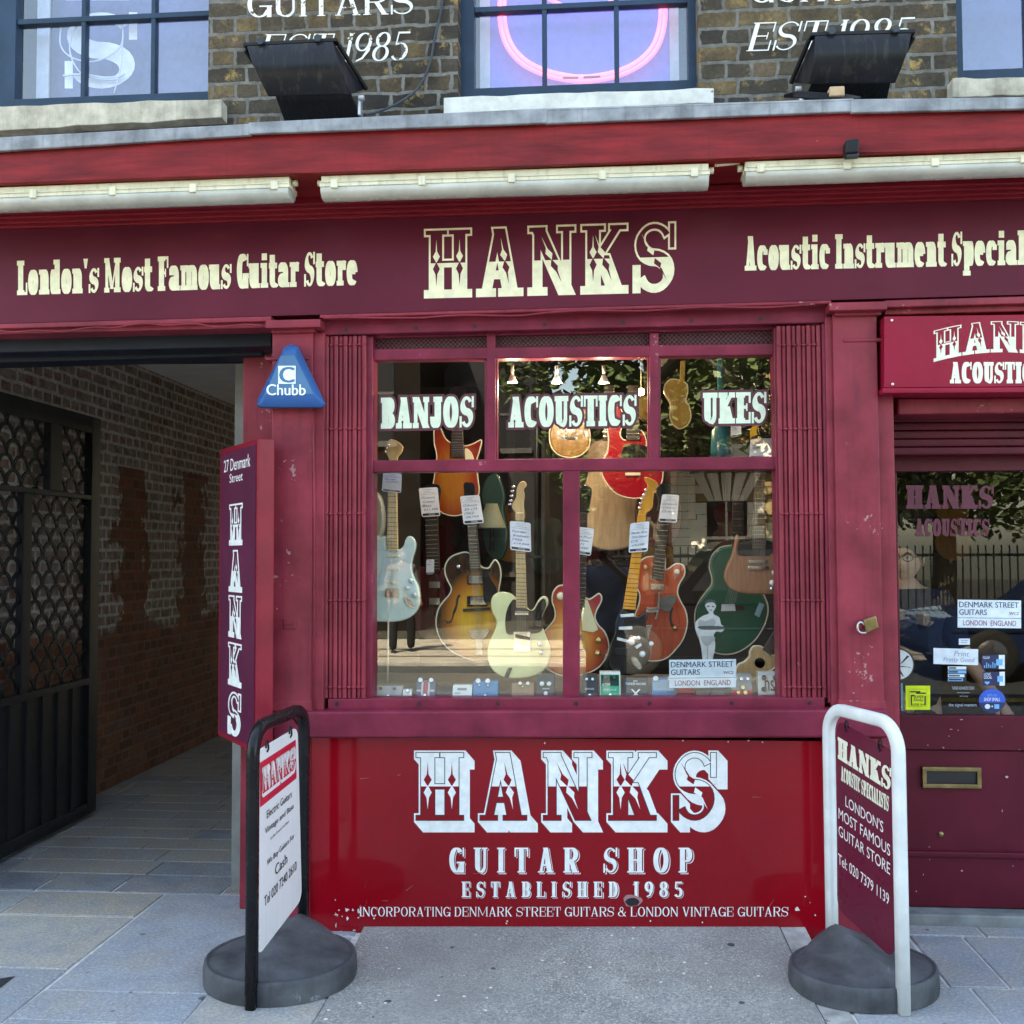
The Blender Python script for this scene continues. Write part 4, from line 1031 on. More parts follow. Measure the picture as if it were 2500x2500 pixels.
for k in range(5):
    P = [U(1915, 232+k, -.37+.01*k), U(1950, 225+k*3, -.385), U(2000, 229+k*3, -.39), U(2060, 232+k*2.5, -.38), U(2100, 238, -.34)]; mb.tube(smooth(P), .0048, 7)
tag(mb.build('coiled_cable', BLACK), 'bundle of black cable lying on the lead at the foot of the right floodlight', 'cable')
t = thing('wood_block', 'small pale wooden block on the cable bundle under the right floodlight', 'wood block'); mb = MB(); a, b_ = U(2025, 212, -.40), U(2062, 234, -.40); mb.box(a.x, b_.x, -.405, -.36, b_.z, a.z); mb.build('block', paint('raw_wood', (.55, .38, .24), .7, .2, 12, .3), t, bevel=.004); close(t)
# strip lights
def batten(u0, v0, u1, v1, h, label):
    """v0,v1: top edge at the two ends"""
    t = thing('strip_light', label, 'strip light', 'weatherproof strip lights under the cornice')
    Y = -.385; a, b_ = U(u0, v0, Y), U(u1, v1, Y); hh = (U(u0, v0, Y).z-U(u0, v0+h, Y).z); d = b_-a; L = d.length; dx = d.normalized()
    up = Vector((0, 0, 1))
    def bar(s0, s1, z0, z1, y0, y1, mb, ins=0):
        p = [a+dx*s0+up*z0, a+dx*s1+up*z0, a+dx*(s1-ins)+up*z1, a+dx*(s0+ins)+up*z1]
        vs = [Vector((q.x, Y+y0, q.z)) for q in p]+[Vector((q.x, Y+y1, q.z)) for q in p]
        mb.add(vs, [(0, 1, 2, 3), (4, 7, 6, 5), (0, 4, 5, 1), (1, 5, 6, 2), (2, 6, 7, 3), (3, 7, 4, 0)])
    mb = MB(); bar(.004, L-.004, -hh*.30, 0, .012, .10, mb); bar(0, L, -hh*.52, -hh*.30, 0, .112, mb); bar(.002, L-.002, -hh*.36, -hh*.33, -.004, .11, mb)
    mb.build('body', CREAMP, t, bevel=.003)
    mb = MB()
    prof = [(.004, -.52), (-.002, -.60), (.002, -.78), (.018, -.95), (.045, -1.0), (.075, -.95), (.10, -.75), (.108, -.52)]
    r0 = [a+dx*.004+Vector((0, y, z*hh)) for y, z in prof]; r1 = [a+dx*(L-.004)+Vector((0, y, z*hh)) for y, z in prof]; e0 = [a+dx*.03+Vector((0, y*.6+.02, max(z, -.9)*hh)) for y, z in prof]
    n = len(prof); mb.add(r0+r1, [(i, i+1, n+i+1, n+i) for i in range(n-1)], 0, True); mb.add(r0, [list(range(n))]); mb.add(r1, [list(range(n))[::-1]])
    mb.build('diffuser', DIFFUSER, t)
    k = max(2, int(L/.32))
    for i in range(k+1):
        s_ = .06+(L-.12)*i/k; mb = MB(); bar(s_-.014, s_+.014, -hh*.62, -hh*.24, -.009, .004, mb); mb.build('clip', CREAMP, t, bevel=.002)
    for s_, sg in ((0, -1), (L, 1)):
        mb = MB(); p = a+dx*s_+Vector((0, .05, -hh*.16)); mb.tube([p, p+dx*sg*.02], .013, 10); mb.build('gland', CREAMP, t)
    return close(t)
batten(-330, 467, 706, 428, 53, 'cream strip light with clear cover at the left under the cornice')
batten(780, 427, 1733, 396, 55, 'cream strip light over the big cream name on the fascia')
batten(1818, 392, 2760, 358, 50, 'cream strip light at the right under the cornice, with thin conduit at its end')
mb = MB(); mb.tube([U(1745, 404, -.34), U(1806, 398, -.34)], .006, 8); tag(mb.build('conduit', CREAMP), 'short cream conduit joining two strip lights under the cornice', 'conduit')
t = thing('cornice_sensor', 'small black box fixed to the red cornice above the right strip light', 'sensor'); mb = MB()
qbox(mb, (2066, 340), (2099, 336), (2097, 372), (2064, 374), -.45, .05); mb.build('case', BLACK, t, bevel=.006); mb = MB(); qbox(mb, (2070, 372), (2096, 371), (2099, 378), (2068, 380), -.44, .04); mb.build('bracket', GREYB, t); close(t)
# alarm box
t = thing('alarm_box', 'blue triangular burglar alarm box with white lettering high on the left pilaster', 'alarm box')
BLUEA = paint('alarm_blue', (.030, .115, .34), .3, .12, 3, .03, streak=.2, streakcol=(.1, .17, .3)); BLUEF2 = paint('alarm_face', (.085, .20, .36), .32, .2, 3, .03)
def tri(Y, s=0.0, cut=0):
    P = [(712, 842), (728, 848), (790, 978), (794, 986), (786, 995), (638, 995), (629, 988), (631, 974), (694, 850)]
    cx, cy = 712, 935
    return [U(cx+(u-cx)*(1-s), cy+(v-cy)*(1-s), Y) for u, v in P]
mb = MB(); A, Bq, Cq = tri(-.03, -.03), tri(-.085), [U(u, v, -.115) for u, v in ((708, 866), (720, 866), (769, 962), (770, 966), (766, 969), (650, 969), (645, 966), (646, 961), (690, 866))]
n = 9
mb.add(A+Bq+Cq, [(i, (i+1) % n, n+(i+1) % n, n+i) for i in range(n)]+[(n+i, n+(i+1) % n, 2*n+(i+1) % n, 2*n+i) for i in range(n)]+[list(range(2*n, 3*n))], 0)
mb.build('case', BLUEA, t, bevel=.008, seg=3)
mb = MB(); P = [(686, 868), (718, 867), (766, 962), (648, 963)]
mb.add([U(u, v, -.1165) for u, v in P], [(0, 1, 2, 3)]); mb.build('face_plate', BLUEF2, t, flat=True)
mb = MB(); f = field(679, 893, 722, 937, -.119)
mb.add([f(0, 0), f(1, 0), f(1, 1), f(0, 1)], [(0, 1, 2, 3)]); 
for k, (x0, w1) in enumerate(((.0, 1),)): sans(mb, 'C', f, .0012, 1, .09, .10, .90, .06, .94)
sans(mb, 'Chubb', field(651, 938, 746, 965, -.119), .0006, 0, .035)
mb.build('lettering', [plain('alarm_white', (.85, .93, .97), .4), BLUEF2], t, flat=True); close(t)
# projecting name board
t = thing('name_board', 'tall narrow plum board with white letters reading downwards, fixed beside the passage', 'sign')
RT, RB = U(629, 1075, -.17), U(619, 1846, -.17); RB = Vector((RT.x, RT.y, RB.z))
LT, LB = U(537, 1094, .27), U(531, 1790, .27); LB = Vector((LT.x, LT.y, LB.z))
RB.z = (U(619, 1846, -.17).z+LB.z)/2; LB.z = RB.z; LT.z = RT.z = (LT.z+RT.z)/2
bd = Board(LT, RT, RB, LB); back = -bd.n*.075
mb = MB(); mb.prism([LT, RT, RB, LB], back); mb.build('board', paint('board_red', (.24, .012, .028), .35, .2, 5, .1, streak=.3), t, bevel=.004)
mb = MB(); e = .05; ez = .018
mb.add([bd(e, ez, .002), bd(1-e*.6, ez, .002), bd(1-e*.6, 1-ez, .002), bd(e, 1-ez, .002)], [(0, 1, 2, 3)]); fp = mb.build('face_panel', PLUM, t, flat=True)
mb = MB()
sans(mb, '27 Denmark', bd, .003, 0, .012, .14, .84, .915, .957); sans(mb, 'Street', bd, .003, 0, .012, .30, .65, .875, .905)
zs = [(1231, 1334), (1345, 1449), (1457, 1561), (1573, 1679), (1692, 1800)]
zt, zb_ = bd.c[0].z, bd.c[3].z
H_ = zt-zb_
for (v0, v1), ch in zip(zs, 'HANKS'):
    b1 = 1-(v0-1085)/(1818-1085); b0 = 1-(v1-1085)/(1818-1085)
    q = Board(bd(.30, b1, .003), bd(.66, b1, .003), bd(.66, b0, .003), bd(.30, b0, .003))
    ornate(WESTN, ch, mb, q, 'foot', .045, (0, 1, 1), lift=.0004)
mb.build('lettering', [WHITE, PLUM], fp, flat=True); close(t)
# folding window gates
def folding_gate(u0, u1, vt, vb, n, label):
    t = thing('folding_gate', label, 'window gate', 'folded collapsible gates at the sides of the shop window')
    a, b_ = U(u0, 1300, .005).x, U(u1, 1300, .005).x; zt, zb_ = U(u0, vt, .005).z, U(u0, vb, .005).z
    p = (b_-a)/n
    for i in range(n):
        x = a+p*(i+.5); mb = MB(); w_ = p*.42; y = .004+.008*(i % 2)
        mb.add([(x-w_, y+.004, zb_), (x-w_*.5, y, zb_), (x+w_*.5, y, zb_), (x+w_, y+.004, zb_), (x+w_, y+.03, zb_), (x-w_, y+.03, zb_), (x-w_, y+.004, zt), (x-w_*.5, y, zt), (x+w_*.5, y, zt), (x+w_, y+.004, zt), (x+w_, y+.03, zt), (x-w_, y+.03, zt)],
               [(i_, (i_+1) % 6, 6+(i_+1) % 6, 6+i_) for i_ in range(6)]+[(0, 1, 2, 3, 4, 5), (6, 7, 8, 9, 10, 11)])
        mb.build('bar', MAROON, t)
    for v in (842, 1047, 1254, 1466, 1678):
        z = U(u0, v, 0).z; mb = MB()
        for i in range(n): x = a+p*(i+.5); mb.sphere((x, .006, z), .0085, 8, sc=(1.1, .7, .8))
        mb.box(a, b_, .012, .02, z-.005, z+.005)
        mb.build('rivet_row', MAROON, t)
    mb = MB(); mb.box(a-.004, b_+.004, .036, .045, zb_, zt); mb.build('shade_plate', paint('gate_shadow', (.05, .008, .016), .5), t)  # dark sheet painted as the shade between the folded bars
    return close(t)
folding_gate(790, 893, 822, 1704, 9, 'folded maroon lattice gate at the left edge of the shop window')
folding_gate(1903, 2013, 796, 1702, 9, 'folded maroon lattice gate at the right edge of the shop window, by the padlock')
mb = MB(); 
for (u, v0, v1, lb) in ((2019, 790, 1716, 'slim maroon upright channel right of the right folding gate'), (782, 800, 1720, 'slim maroon upright channel left of the left folding gate')):
    mb = MB(); rbox(mb, u-4, v0, u+3, v1, -.004, .08); tag(mb.build('gate_channel', MAROONP, None, bevel=.002), lb, 'channel')
mb = MB(); mb.tube(smooth([U(u, fB(u)+11+2.5*math.sin(u*.021)+(3 if 1000 < u < 1300 else 0), -.072) for u in range(790, 2030, 60)], 3), .0042, 6); tag(mb.build('painted_cable', MAROON), 'maroon painted cable tacked along the bottom of the fascia over the window', 'cable')
mb = MB(); mb.tube(smooth([U(u, fB(u)+17+5*math.sin(u*.013)+3*math.sin(u*.05), -.07) for u in range(-40, 650, 40)], 3), .004, 6); tag(mb.build('painted_cable', MAROON), 'maroon painted cable sagging along the fascia over the passage', 'cable')
mb = MB(); mb.tube([U(u, v, -.045) for u, v in ((766, 1000), (766, 1120), (768, 1300), (767, 1500), (764, 1730))], .0045, 6); tag(mb.build('painted_cable', MAROON), 'maroon painted cable running down the side of the left pilaster', 'cable')
# padlock
t = thing('padlock', 'brass padlock hanging open sideways on the right pilaster', 'padlock')
bd = Board(U(2108, 1514, -.07), U(2139, 1503, -.07), U(2146, 1532, -.07), U(2116, 1546, -.07)); mb = MB(); mb.prism(bd.c, (0, .02, 0)); mb.build('body', BRASS, t, bevel=.004, seg=3)
mb = MB(); mb.tube(smooth([U(2112, 1527, -.06), U(2102, 1519, -.062), U(2095, 1524, -.064), U(2094, 1536, -.064), U(2100, 1544, -.062), U(2112, 1545, -.06), U(2118, 1541, -.06)], 5), .0045, 8); mb.build('shackle', STEEL, t); 
mb = MB(); mb.tube([U(2100, 1526, -.03), U(2098, 1530, -.066)], .008, 10); mb.build('staple', MAROON, t); close(t)
t = thing('pilaster_plate', 'small painted-over metal plate on the left pilaster', 'plate'); mb = MB(); rbox(mb, 691, 1510, 722, 1536, -.037, .02); mb.build('plate', MAROON, t, bevel=.004); mb = MB(); rbox(mb, 694, 1521, 717, 1527, -.041, .01); mb.build('slot', MAROONP, t, bevel=.002); close(t)
# sign over the door
t = thing('door_sign', 'bright red sign box over the shop door with arched cream letters', 'sign')
mb = MB(); qbox(mb, (2159, 772), (2760, 764), (2760, 943), (2159, 947), -.075, .12); qbox(mb, (2155, 947), (2760, 943), (2760, 957), (2155, 960), -.085, .14); mb.build('box', SIGNRED, t, bevel=.004)
mb = MB(); s, W = WESTN.text('HANKS')
f = field(2279, 784, 2620, 884, -.075)
arch = lambda a, b: (a, b*.76+.24*(1-((a-.5)/.5)**2)*1.0)
ornate(WESTN, 'HANKS', mb, f, 'foot', .03, (0, 1, 1), warp=arch)
s, W = HEAVY.text('ACOUSTICS'); lay(mb, expand(s), W, field(2319, 884, 2546, 936, -.075), .0012)
mb.build('lettering', [plain('sign_cream', (.86, .83, .68), .4), SIGNRED], t, flat=True)
mb = MB()
for u, v in ((2177, 782), (2179, 938)): p = U(u, v, -.075); mb.lathe([(0, -.005), (.005, -.005), (.006, 0)], p, 'y', 10)
mb.build('screw', WHITE, t); close(t)
# swing signs
def swing_sign(near, far, ztop, label, fm, pm, face_cb, pc, center, rx, ry, ang, side):
    t = thing('pavement_sign', label, 'pavement sign')
    N_, F_ = Vector((*near, 0)), Vector((*far, 0)); d = (F_-N_).normalized(); Lw = (F_-N_).length
    r = .019; rad = .10; P = []
    for k in range(3): P.append(N_+Vector((0, 0, .002+k*(ztop-rad)/2.01)))
    for k in range(9): a = math.pi/2*k/8; P.append(N_+d*(rad-rad*math.cos(a))+Vector((0, 0, ztop-rad+rad*math.sin(a))))
    for k in range(9): a = math.pi/2*k/8; P.append(F_-d*(rad-rad*math.sin(a))+Vector((0, 0, ztop-rad+rad*math.cos(a))))
    P.append(F_+Vector((0, 0, .3))); P.append(F_+Vector((0, 0, .05)))
    mb = MB()
    # flattened tube: rectangular-ish section 40 x 28
    nrm = Vector((d.y, -d.x, 0)); pts = []; sec = [(1, .55), (.7, 1), (-.7, 1), (-1, .55), (-1, -.55), (-.7, -1), (.7, -1), (1, -.55)]
    for i, p in enumerate(P):
        tt = (P[min(i+1, len(P)-1)]-P[max(0, i-1)]).normalized(); s_ = tt.cross(nrm).normalized()
        pts.append([p+s_*(.023*x)+nrm*(.0185*y) for x, y in sec])
    for i in range(len(pts)-1): mb.add(pts[i]+pts[i+1], [(k, (k+1) % 8, 8+(k+1) % 8, 8+k) for k in range(8)], 0, True)
    mb.add(pts[0], [list(range(8))]); mb.add(pts[-1], [list(range(8))])
    mb.build('frame', fm, t)
    # base: rubber dome with a ridge along the frame
    mb = MB(); n = 44; C0 = (N_+F_)/2+d*.018; rings = []; ry = Lw/2+.012
    ang = math.atan2(d.y, d.x)-math.pi/2; ca, sa = math.cos(ang), math.sin(ang)
    ridge0, ridge1 = N_+d*.03, F_+d*.0
    def ridge_h(x, y): return 0
    def pt(a, f, z): 
        x, y = rx*f*math.cos(a), ry*f*math.sin(a); 
        return Vector((C0.x+x*ca-y*sa, C0.y+x*sa+y*ca, z))
    spec = [(1.0, .003), (1.005, .03), (1.0, .070), (.985, .084), (.955, .088), (.935, .081), (.90, .084)]
    for f, z in spec: rings.append([pt(2*math.pi*k/n, f, z) for k in range(n)])
    for f in (.8, .65, .5, .35, .2, .07):
        rg = []
        for k in range(n):
            a = 2*math.pi*k/n; p = pt(a, f, 0)
            off = abs((p-N_).dot(nrm)); al = max(0, min(1, (p-N_).dot(d)/Lw))
            hmax = .10+.085*al
            p.z = .086+(hmax-.086)*max(0, 1-off/(rx*.98))*(1-f**8)-.010*math.sin(math.pi*min(1, off/rx))*(1-f**4)
            rg.append(p)
        rings.append(rg)
    for i in range(len(rings)-1): mb.add(rings[i]+rings[i+1], [(k, (k+1) % n, n+(k+1) % n, n+k) for k in range(n)], 0, True)
    mb.add(rings[-1], [list(range(n))], 0, True)
    b_ = mb.build('base', RUBBER, t)
    mb = MB(); q = N_+d*(Lw*.62)+nrm*(-.06*side); mb.lathe([(.02, 0), (.018, .004), (0, .004)], (q.x, q.y, .165), 'z', 12); mb.build('plug', RUBBER, b_)
    # hanging panel
    bd = Board(*pc)
    if (CAMPOS-bd.c[0]).dot(bd.n) < 0: bd.n = -bd.n
    mb = MB(); out = []
    W_ = (bd.c[1]-bd.c[0]).length; H_ = (bd.c[3]-bd.c[0]).length; rw, rh = .045/W_, .045/H_
    for cx, cy, a0 in ((1-rw, 1-rh, 0), (rw, 1-rh, 90), (rw, rh, 180), (1-rw, rh, 270)):
        for k in range(7): a = math.radians(a0+15*k); out.append(bd(cx+rw*math.cos(a), cy+rh*math.sin(a)))
    mb.prism(out, -bd.n*.004); pn = mb.build('panel', pm, t, flat=False)
    for a in (.2, .78):
        p = bd(a, .985, .004); mb = MB(); mb.tube(smooth([p+Vector((0, 0, -.012)), p+d*.012+Vector((0, 0, .0)), p+Vector((0, 0, .03)), p-d*.012+Vector((0, 0, .02)), p-d*.012+Vector((0, 0, .004))], 4), .0035, 6); mb.build('hook', BLACK, t)
    face_cb(bd, pn)
    return close(t)
RUBBER = paint('grey_rubber', (.060, .062, .070), .6, .35, 5, .5, bscale=120, chips=.05, chipcol=(.2, .2, .21), streak=.4, streakcol=(.035, .035, .04), lighter=(.125, .128, .14))
FRAMEB = paint('frame_black', (.010, .010, .012), .25, .3, 8, .08, chips=.02, chipcol=(.06, .06, .065))
FRAMEW = paint('frame_white', (.72, .74, .73), .4, .1, 8, .06, chips=.025, chipcol=(.30, .28, .26))
PANW = paint('panel_white', (.78, .75, .76), .4, .06, 4, .02, streak=.12)
PANM = paint('panel_maroon', (.13, .012, .032), .3, .12, 4, .03)
def pl(n0, f0, pts):
    n0 = Vector((*n0, 0)); f0 = Vector((*f0, 0)); d = (f0-n0).normalized(); n = Vector((d.y, -d.x, 0)); return [PLN(u, v, n0, n) for u, v in pts]
nL, fL = (-1.222, -.762), (-1.184, -.245)
def left_face(bd, pn):
    mb = MB(); q = Board(bd(.0, .795, .001), bd(.93, .965, .001), bd(.93, .70, .001), bd(.0, .64, .001)); q = Board(bd(.05, .935, .0012), bd(.93, .935, .0012), bd(.93, .715, .0012), bd(.05, .715, .0012)); q.n = bd.n
    mb.add(q.c[::-1], [(0, 1, 2, 3)]); mb.build('red_field', plain('sign_scarlet', (.62, .012, .045), .4), pn, flat=True)
    mb = MB(); b2 = Board(q(.03, .86, .001), q(.97, .86, .001), q(.97, .18, .001), q(.03, .18, .001)); b2.n = bd.n
    ornate(WESTN, 'HANKS', mb, b2, 'head', .045, (0, 1, 1), shadow=(.1, .14), lift=.0008); mb.build('display_lettering', [PANW, plain('sign_scarlet_letter', (.62, .012, .045), .4)], pn, flat=True)
    mb = MB()
    for txt, a0, a1, b0, b1, w_ in (('Electric Guitars', .20, .80, .632, .672, .018), ('Vintage and Bass', .16, .84, .552, .592, .018), ('on the Ground 1st Floor', .28, .72, .508, .523, .012), ('We Buy Guitars For', .20, .84, .385, .425, .012), ('Cash', .38, .66, .30, .355, .02), ('Tel 020 7240 2610', .14, .88, .205, .255, .018)):
        sans(mb, txt, bd, .0015, 0, w_, a0, a1, b0, b1)
    mb.build('lettering', INK, pn, flat=True)
swing_sign(nL, fL, .985, 'white pavement sign in a black frame, left of the shop front', FRAMEB, PANW, left_face, pl(nL, fL, [(629, 1833), (727, 1774), (737, 2195), (628, 2338)]), (-1.21, -.48), .288, .305, math.radians(3), 1)
nR, fR = tuple(G(2206, 2476).xy), (.915, -.225)
def right_face(bd, pn):
    mb = MB(); s, W = HEAVY.text('HANKS'); b2 = Board(bd(.03, .915), bd(.955, .915), bd(.955, .80), bd(.03, .80)); b2.n = bd.n; lay(mb, expand(s), W, b2, .0014)
    s, W = HEAVY.text('ACOUSTIC SPECIALISTS'); b2 = Board(bd(.09, .772), bd(.92, .772), bd(.92, .695), bd(.09, .695)); b2.n = bd.n; lay(mb, expand(s), W, b2, .0014); mb.build('display_lettering', plain('cream_vinyl', (.80, .78, .62), .4), pn, flat=True)
    mb = MB()
    for txt, a0, a1, b0, b1, w_ in (("LONDON'S", .17, .83, .575, .632, .004), ('MOST FAMOUS', .04, .945, .485, .542, .004), ('GUITAR STORE', .04, .945, .395, .452, .004), ('Tel: 020 7379 1139', .03, .93, .245, .30, .02)):
        sans(mb, txt, bd, .0015, 0, w_, a0, a1, b0, b1)
    mb.build('lettering', plain('pinkish_white', (.82, .76, .74), .4), pn, flat=True)
swing_sign(nR, fR, 1.0, 'maroon pavement sign in a white frame, in front of the shop door', FRAMEW, PANM, right_face, pl(nR, fR, [(2042, 1757), (2184, 1837), (2181, 2343), (2044, 2218)]), (1.0, -.44), .278, .315, math.radians(-12), -1)
# passage gate
t = thing('passage_gate', 'tall black metal gate of fish scale pattern standing open against the passage wall', 'gate')
X = -3.12; y0, y1, zt = .10, 1.83, 2.47
mb = MB(); xs = (X-.025, X+.025)
for a, b_, c, d in ((y0, y0+.06, .03, zt), (y1-.11, y1, .03, zt), (y0+.06, y1-.11, zt-.10, zt), (y0+.06, y1-.11, .82, .86), (y0+.06, y1-.11, 1.955, 1.985), (y0+.06, y1-.11, .03, .1)): mb.box(X-.025, X+.025, a, b_, c, d)
mb.box(X-.022, X+.022, 1.24, 1.37, 1.985, zt-.10); mb.box(X-.022, X+.022, .98, 1.06, .86, 1.955)
gf = mb.build('gate_frame', BLACK, t, bevel=.003)
mb = MB(); mb.box(X-.012, X+.008, y0+.06, y1-.11, .10, .82)
for k in range(9): yy = y0+.12+k*.165; mb.box(X+.008, X+.016, yy, yy+.03, .10, .82)
mb.build('kick_panel', BLACK, t)
mb = MB(); pw, ph = .148, .082
def scales(ya, yb_, za, zb_):
    r_ = 0; z = za-ph
    while z < zb_:
        y = ya-pw+(pw/2 if r_ % 2 else 0)
        while y < yb_+pw/2:
            pts = []
            for k in range(9):
                a = math.pi*k/8; yy = y+pw/2+pw/2*math.cos(a); zz = z+ph*1.06*math.sin(a)
                pts.append((yy, zz))
            for (ya1, za1), (yb1, zb1) in zip(pts, pts[1:]):
                m_ = ((ya1+yb1)/2, (za1+zb1)/2)
                if ya <= m_[0] <= yb_ and za <= m_[1] <= zb_:
                    l = math.hypot(yb1-ya1, zb1-za1); nx, nz = -(zb1-za1)/l*.0095, (yb1-ya1)/l*.0095; e = (r_ % 2)*.0007+.0002*len(pts)
                    mb.prism([(X-.005+e, ya1-nx, za1-nz), (X-.005+e, yb1-nx, zb1-nz), (X-.005+e, yb1+nx, zb1+nz), (X-.005+e, ya1+nx, za1+nz)], (.010, 0, 0))
            y += pw
        z += ph; r_ += 1
scales(y0+.06, 1.24, 1.985, zt-.1); scales(1.37, y1-.11, 1.985, zt-.1); scales(y0+.06, .98, .86, 1.955); scales(1.06, y1-.11, .86, 1.955)
mb.build('scale_grille', BLACK, t); close(t)
# drain cover at the left edge of the pavement
mb = MB(); c = [G(-60, 2400), G(38, 2384), G(2, 2412), G(-80, 2430)]; c = [Vector((p.x, p.y, .002)) for p in c]
mb.add(c, [(0, 1, 2, 3)]); struct('drain_cover', mb, plain('drain_iron', (.03, .03, .03), .6), flat=True)
# ------------------------------------------------------------------ door glass stickers
YS = YD+.020
STW = plain('sticker_white', (.72, .80, .88), .4); STB = plain('sticker_blue', (.02, .10, .55), .4); STN = plain('sticker_navy', (.012, .02, .10), .4); STC = plain('sticker_cyan', (.15, .45, .8), .4)
STY = plain('sticker_yellow', (.66, .80, .01), .45); STT = plain('sticker_teal', (.02, .30, .36), .4); STR = plain('street_red', (.30, .05, .09), .5); STK = plain('street_ink', (.03, .05, .09), .5)
def sticker(name, label, cat, u0, v0, u1, v1, cb, mats, Y=None, dv=0, back=0, group=None):
    Y = YS if Y is None else Y
    f = field(u0, v0, u1, v1, Y, v0+dv, v1+dv); mb = MB()
    if back is not None: mb.prism([f(0, 0), f(1, 0), f(1, 1), f(0, 1)], (0, .0008, 0), back)
    cb(mb, f); o = mb.build(name, mats, None, flat=True); return tag(o, label, cat, group)
def R_(mb, f, a0, b0, a1, b1, mi, lift=.0008): mb.add([f(a0, b0, lift), f(a1, b0, lift), f(a1, b1, lift), f(a0, b1, lift)], [(0, 1, 2, 3)], mi)
def street_plate(mb, f):
    sans(mb, 'DENMARK STREET', f, .001, 1, .012, .025, .96, .73, .93); sans(mb, 'GUITARS', f, .001, 1, .012, .025, .46, .46, .66); sans(mb, 'WC2', f, .001, 2, .01, .81, .96, .48, .58)
    R_(mb, f, 0, .345, 1, .36, 1); sans(mb, 'LONDON  ENGLAND', f, .001, 2, .004, .085, .92, .08, .27)
sticker('street_plate', 'pale blue street-name style card low on the door glass', 'card', 2338, 1464, 2493, 1532, street_plate, [STW, STK, STR], dv=2)
sticker('street_plate', 'pale blue street-name style card in front of the ukulele in the shop window', 'card', 1634, 1611, 1797, 1680, street_plate, [STW, STK, STR], Y=YG+.006, dv=-2)
def note(mb, f): sans(mb, 'SPECIALIST', f, .001, 1, 0, .2, .8, .6, .75); R_(mb, f, .2, .3, .7, .36, 1)
sticker('small_note', 'tiny white note under the street-name card on the door', 'note', 2341, 1559, 2368, 1574, note, [STW, STK])
def pg(mb, f): sans(mb, 'Print', f, .001, 1, .02, .46, .8, .52, .85, shear=.2); sans(mb, 'Pretty Good', f, .001, 1, .02, .22, .92, .1, .45, shear=.2)
sticker('white_label', 'white oblong label with grey script on the door glass', 'label', 2279, 1582, 2388, 1621, pg, [STW, plain('grey_script', (.36, .38, .46), .5)], dv=3)
def stripes(mb, f):
    for i in range(4): R_(mb, f, 0, .78-i*.25, 1-.18*(i == 3)-.1*(i == 2), .97-i*.25, 0 if i % 2 == 0 else 1); R_(mb, f, .05, .83-i*.25, .45+.1*i, .92-i*.25, 2, .0014)
sticker('striped_logo', 'sticker of white and blue stripes on the dark door glass', 'sticker', 2314, 1626, 2359, 1664, stripes, [STW, STC, INK], back=2)
def sig(mb, f): sans(mb, 'TURNED ADVANCED STUDIO', f, .001, 0, .01, .12, .92, .86, 1); sans(mb, 'recording sessions', f, .001, 0, 0, .3, .75, .68, .76); sans(mb, 'and mixing', f, .001, 0, 0, .4, .68, .52, .6); sans(mb, 'the signal masters', f, .001, 0, .012, 0, 1, .06, .24)
sticker('white_script', 'small white lines of lettering on the lower door glass', 'sticker', 2316, 1676, 2384, 1730, sig, [plain('dim_white', (.45, .52, .6), .5)], back=None)
def card(mb, f):
    R_(mb, f, .74, 0, 1, 1, 1); R_(mb, f, .62, .25, .90, .7, 2, .0012); sans(mb, 'FOLLOW', f, .0012, 1, .02, .05, .34, .72, .9)
    for i in range(6): R_(mb, f, .1+.09*i, .08, .14+.09*i, .25+.3*((i*37) % 10)/10, 2)
sticker('payment_card', 'blue and white card with bars on the door glass, above the other card', 'sticker', 2397, 1599, 2453, 1633, card, [STN, STW, STC])
def card2(mb, f):
    R_(mb, f, .76, 0, 1, 1, 1); R_(mb, f, .66, .28, .92, .7, 2, .0012); sans(mb, 'LOVE', f, .0012, 1, .03, .06, .36, .72, .92); sans(mb, 'LOCAL', f, .0012, 1, .03, .06, .42, .5, .7)
    h = [f(.2+.12*x, .2+.14*y, .0012) for x, y in ((0, -1), (1, .2), (.6, .9), (0, .5), (-.6, .9), (-1, .2))]; mb.add(h, [list(range(6))], 2)
sticker('payment_card', 'dark blue card with heart under the card with bars on the door glass', 'sticker', 2399, 1640, 2453, 1674, card2, [STN, STW, STC])
def disc(mb, f, cx, cy, rx_, ry_, mi, lift, a0=0, a1=360): mb.add([f(cx+rx_*math.cos(math.radians(a0+(a1-a0)*i/32)), cy+ry_*math.sin(math.radians(a0+(a1-a0)*i/32)), lift) for i in range(33 if a1-a0 < 360 else 32)], [list(range(33 if a1-a0 < 360 else 32))], mi)
def shop(mb, f):
    disc(mb, f, .5, .5, .5, .5, 2, .0004); disc(mb, f, .5, .5, .49, .49, 0, .0008, -8, 188); sans(mb, "LET'S GO", f, .0014, 3, .01, .32, .68, .68, .77); sans(mb, 'SHOP SMALL', f, .0014, 1, .03, .2, .8, .49, .63)
    disc(mb, f, .33, .27, .1, .1, 1, .0014); R_(mb, f, .58, .18, .76, .36, 3, .0014); R_(mb, f, .46, .265, .54, .285, 1, .0014); R_(mb, f, .49, .235, .51, .315, 1, .0018)
sticker('round_sticker', 'round blue shop sticker at the lower right of the door glass', 'sticker', 2389, 1681, 2455, 1741, shop, [STB, STW, STN, STC], back=None)
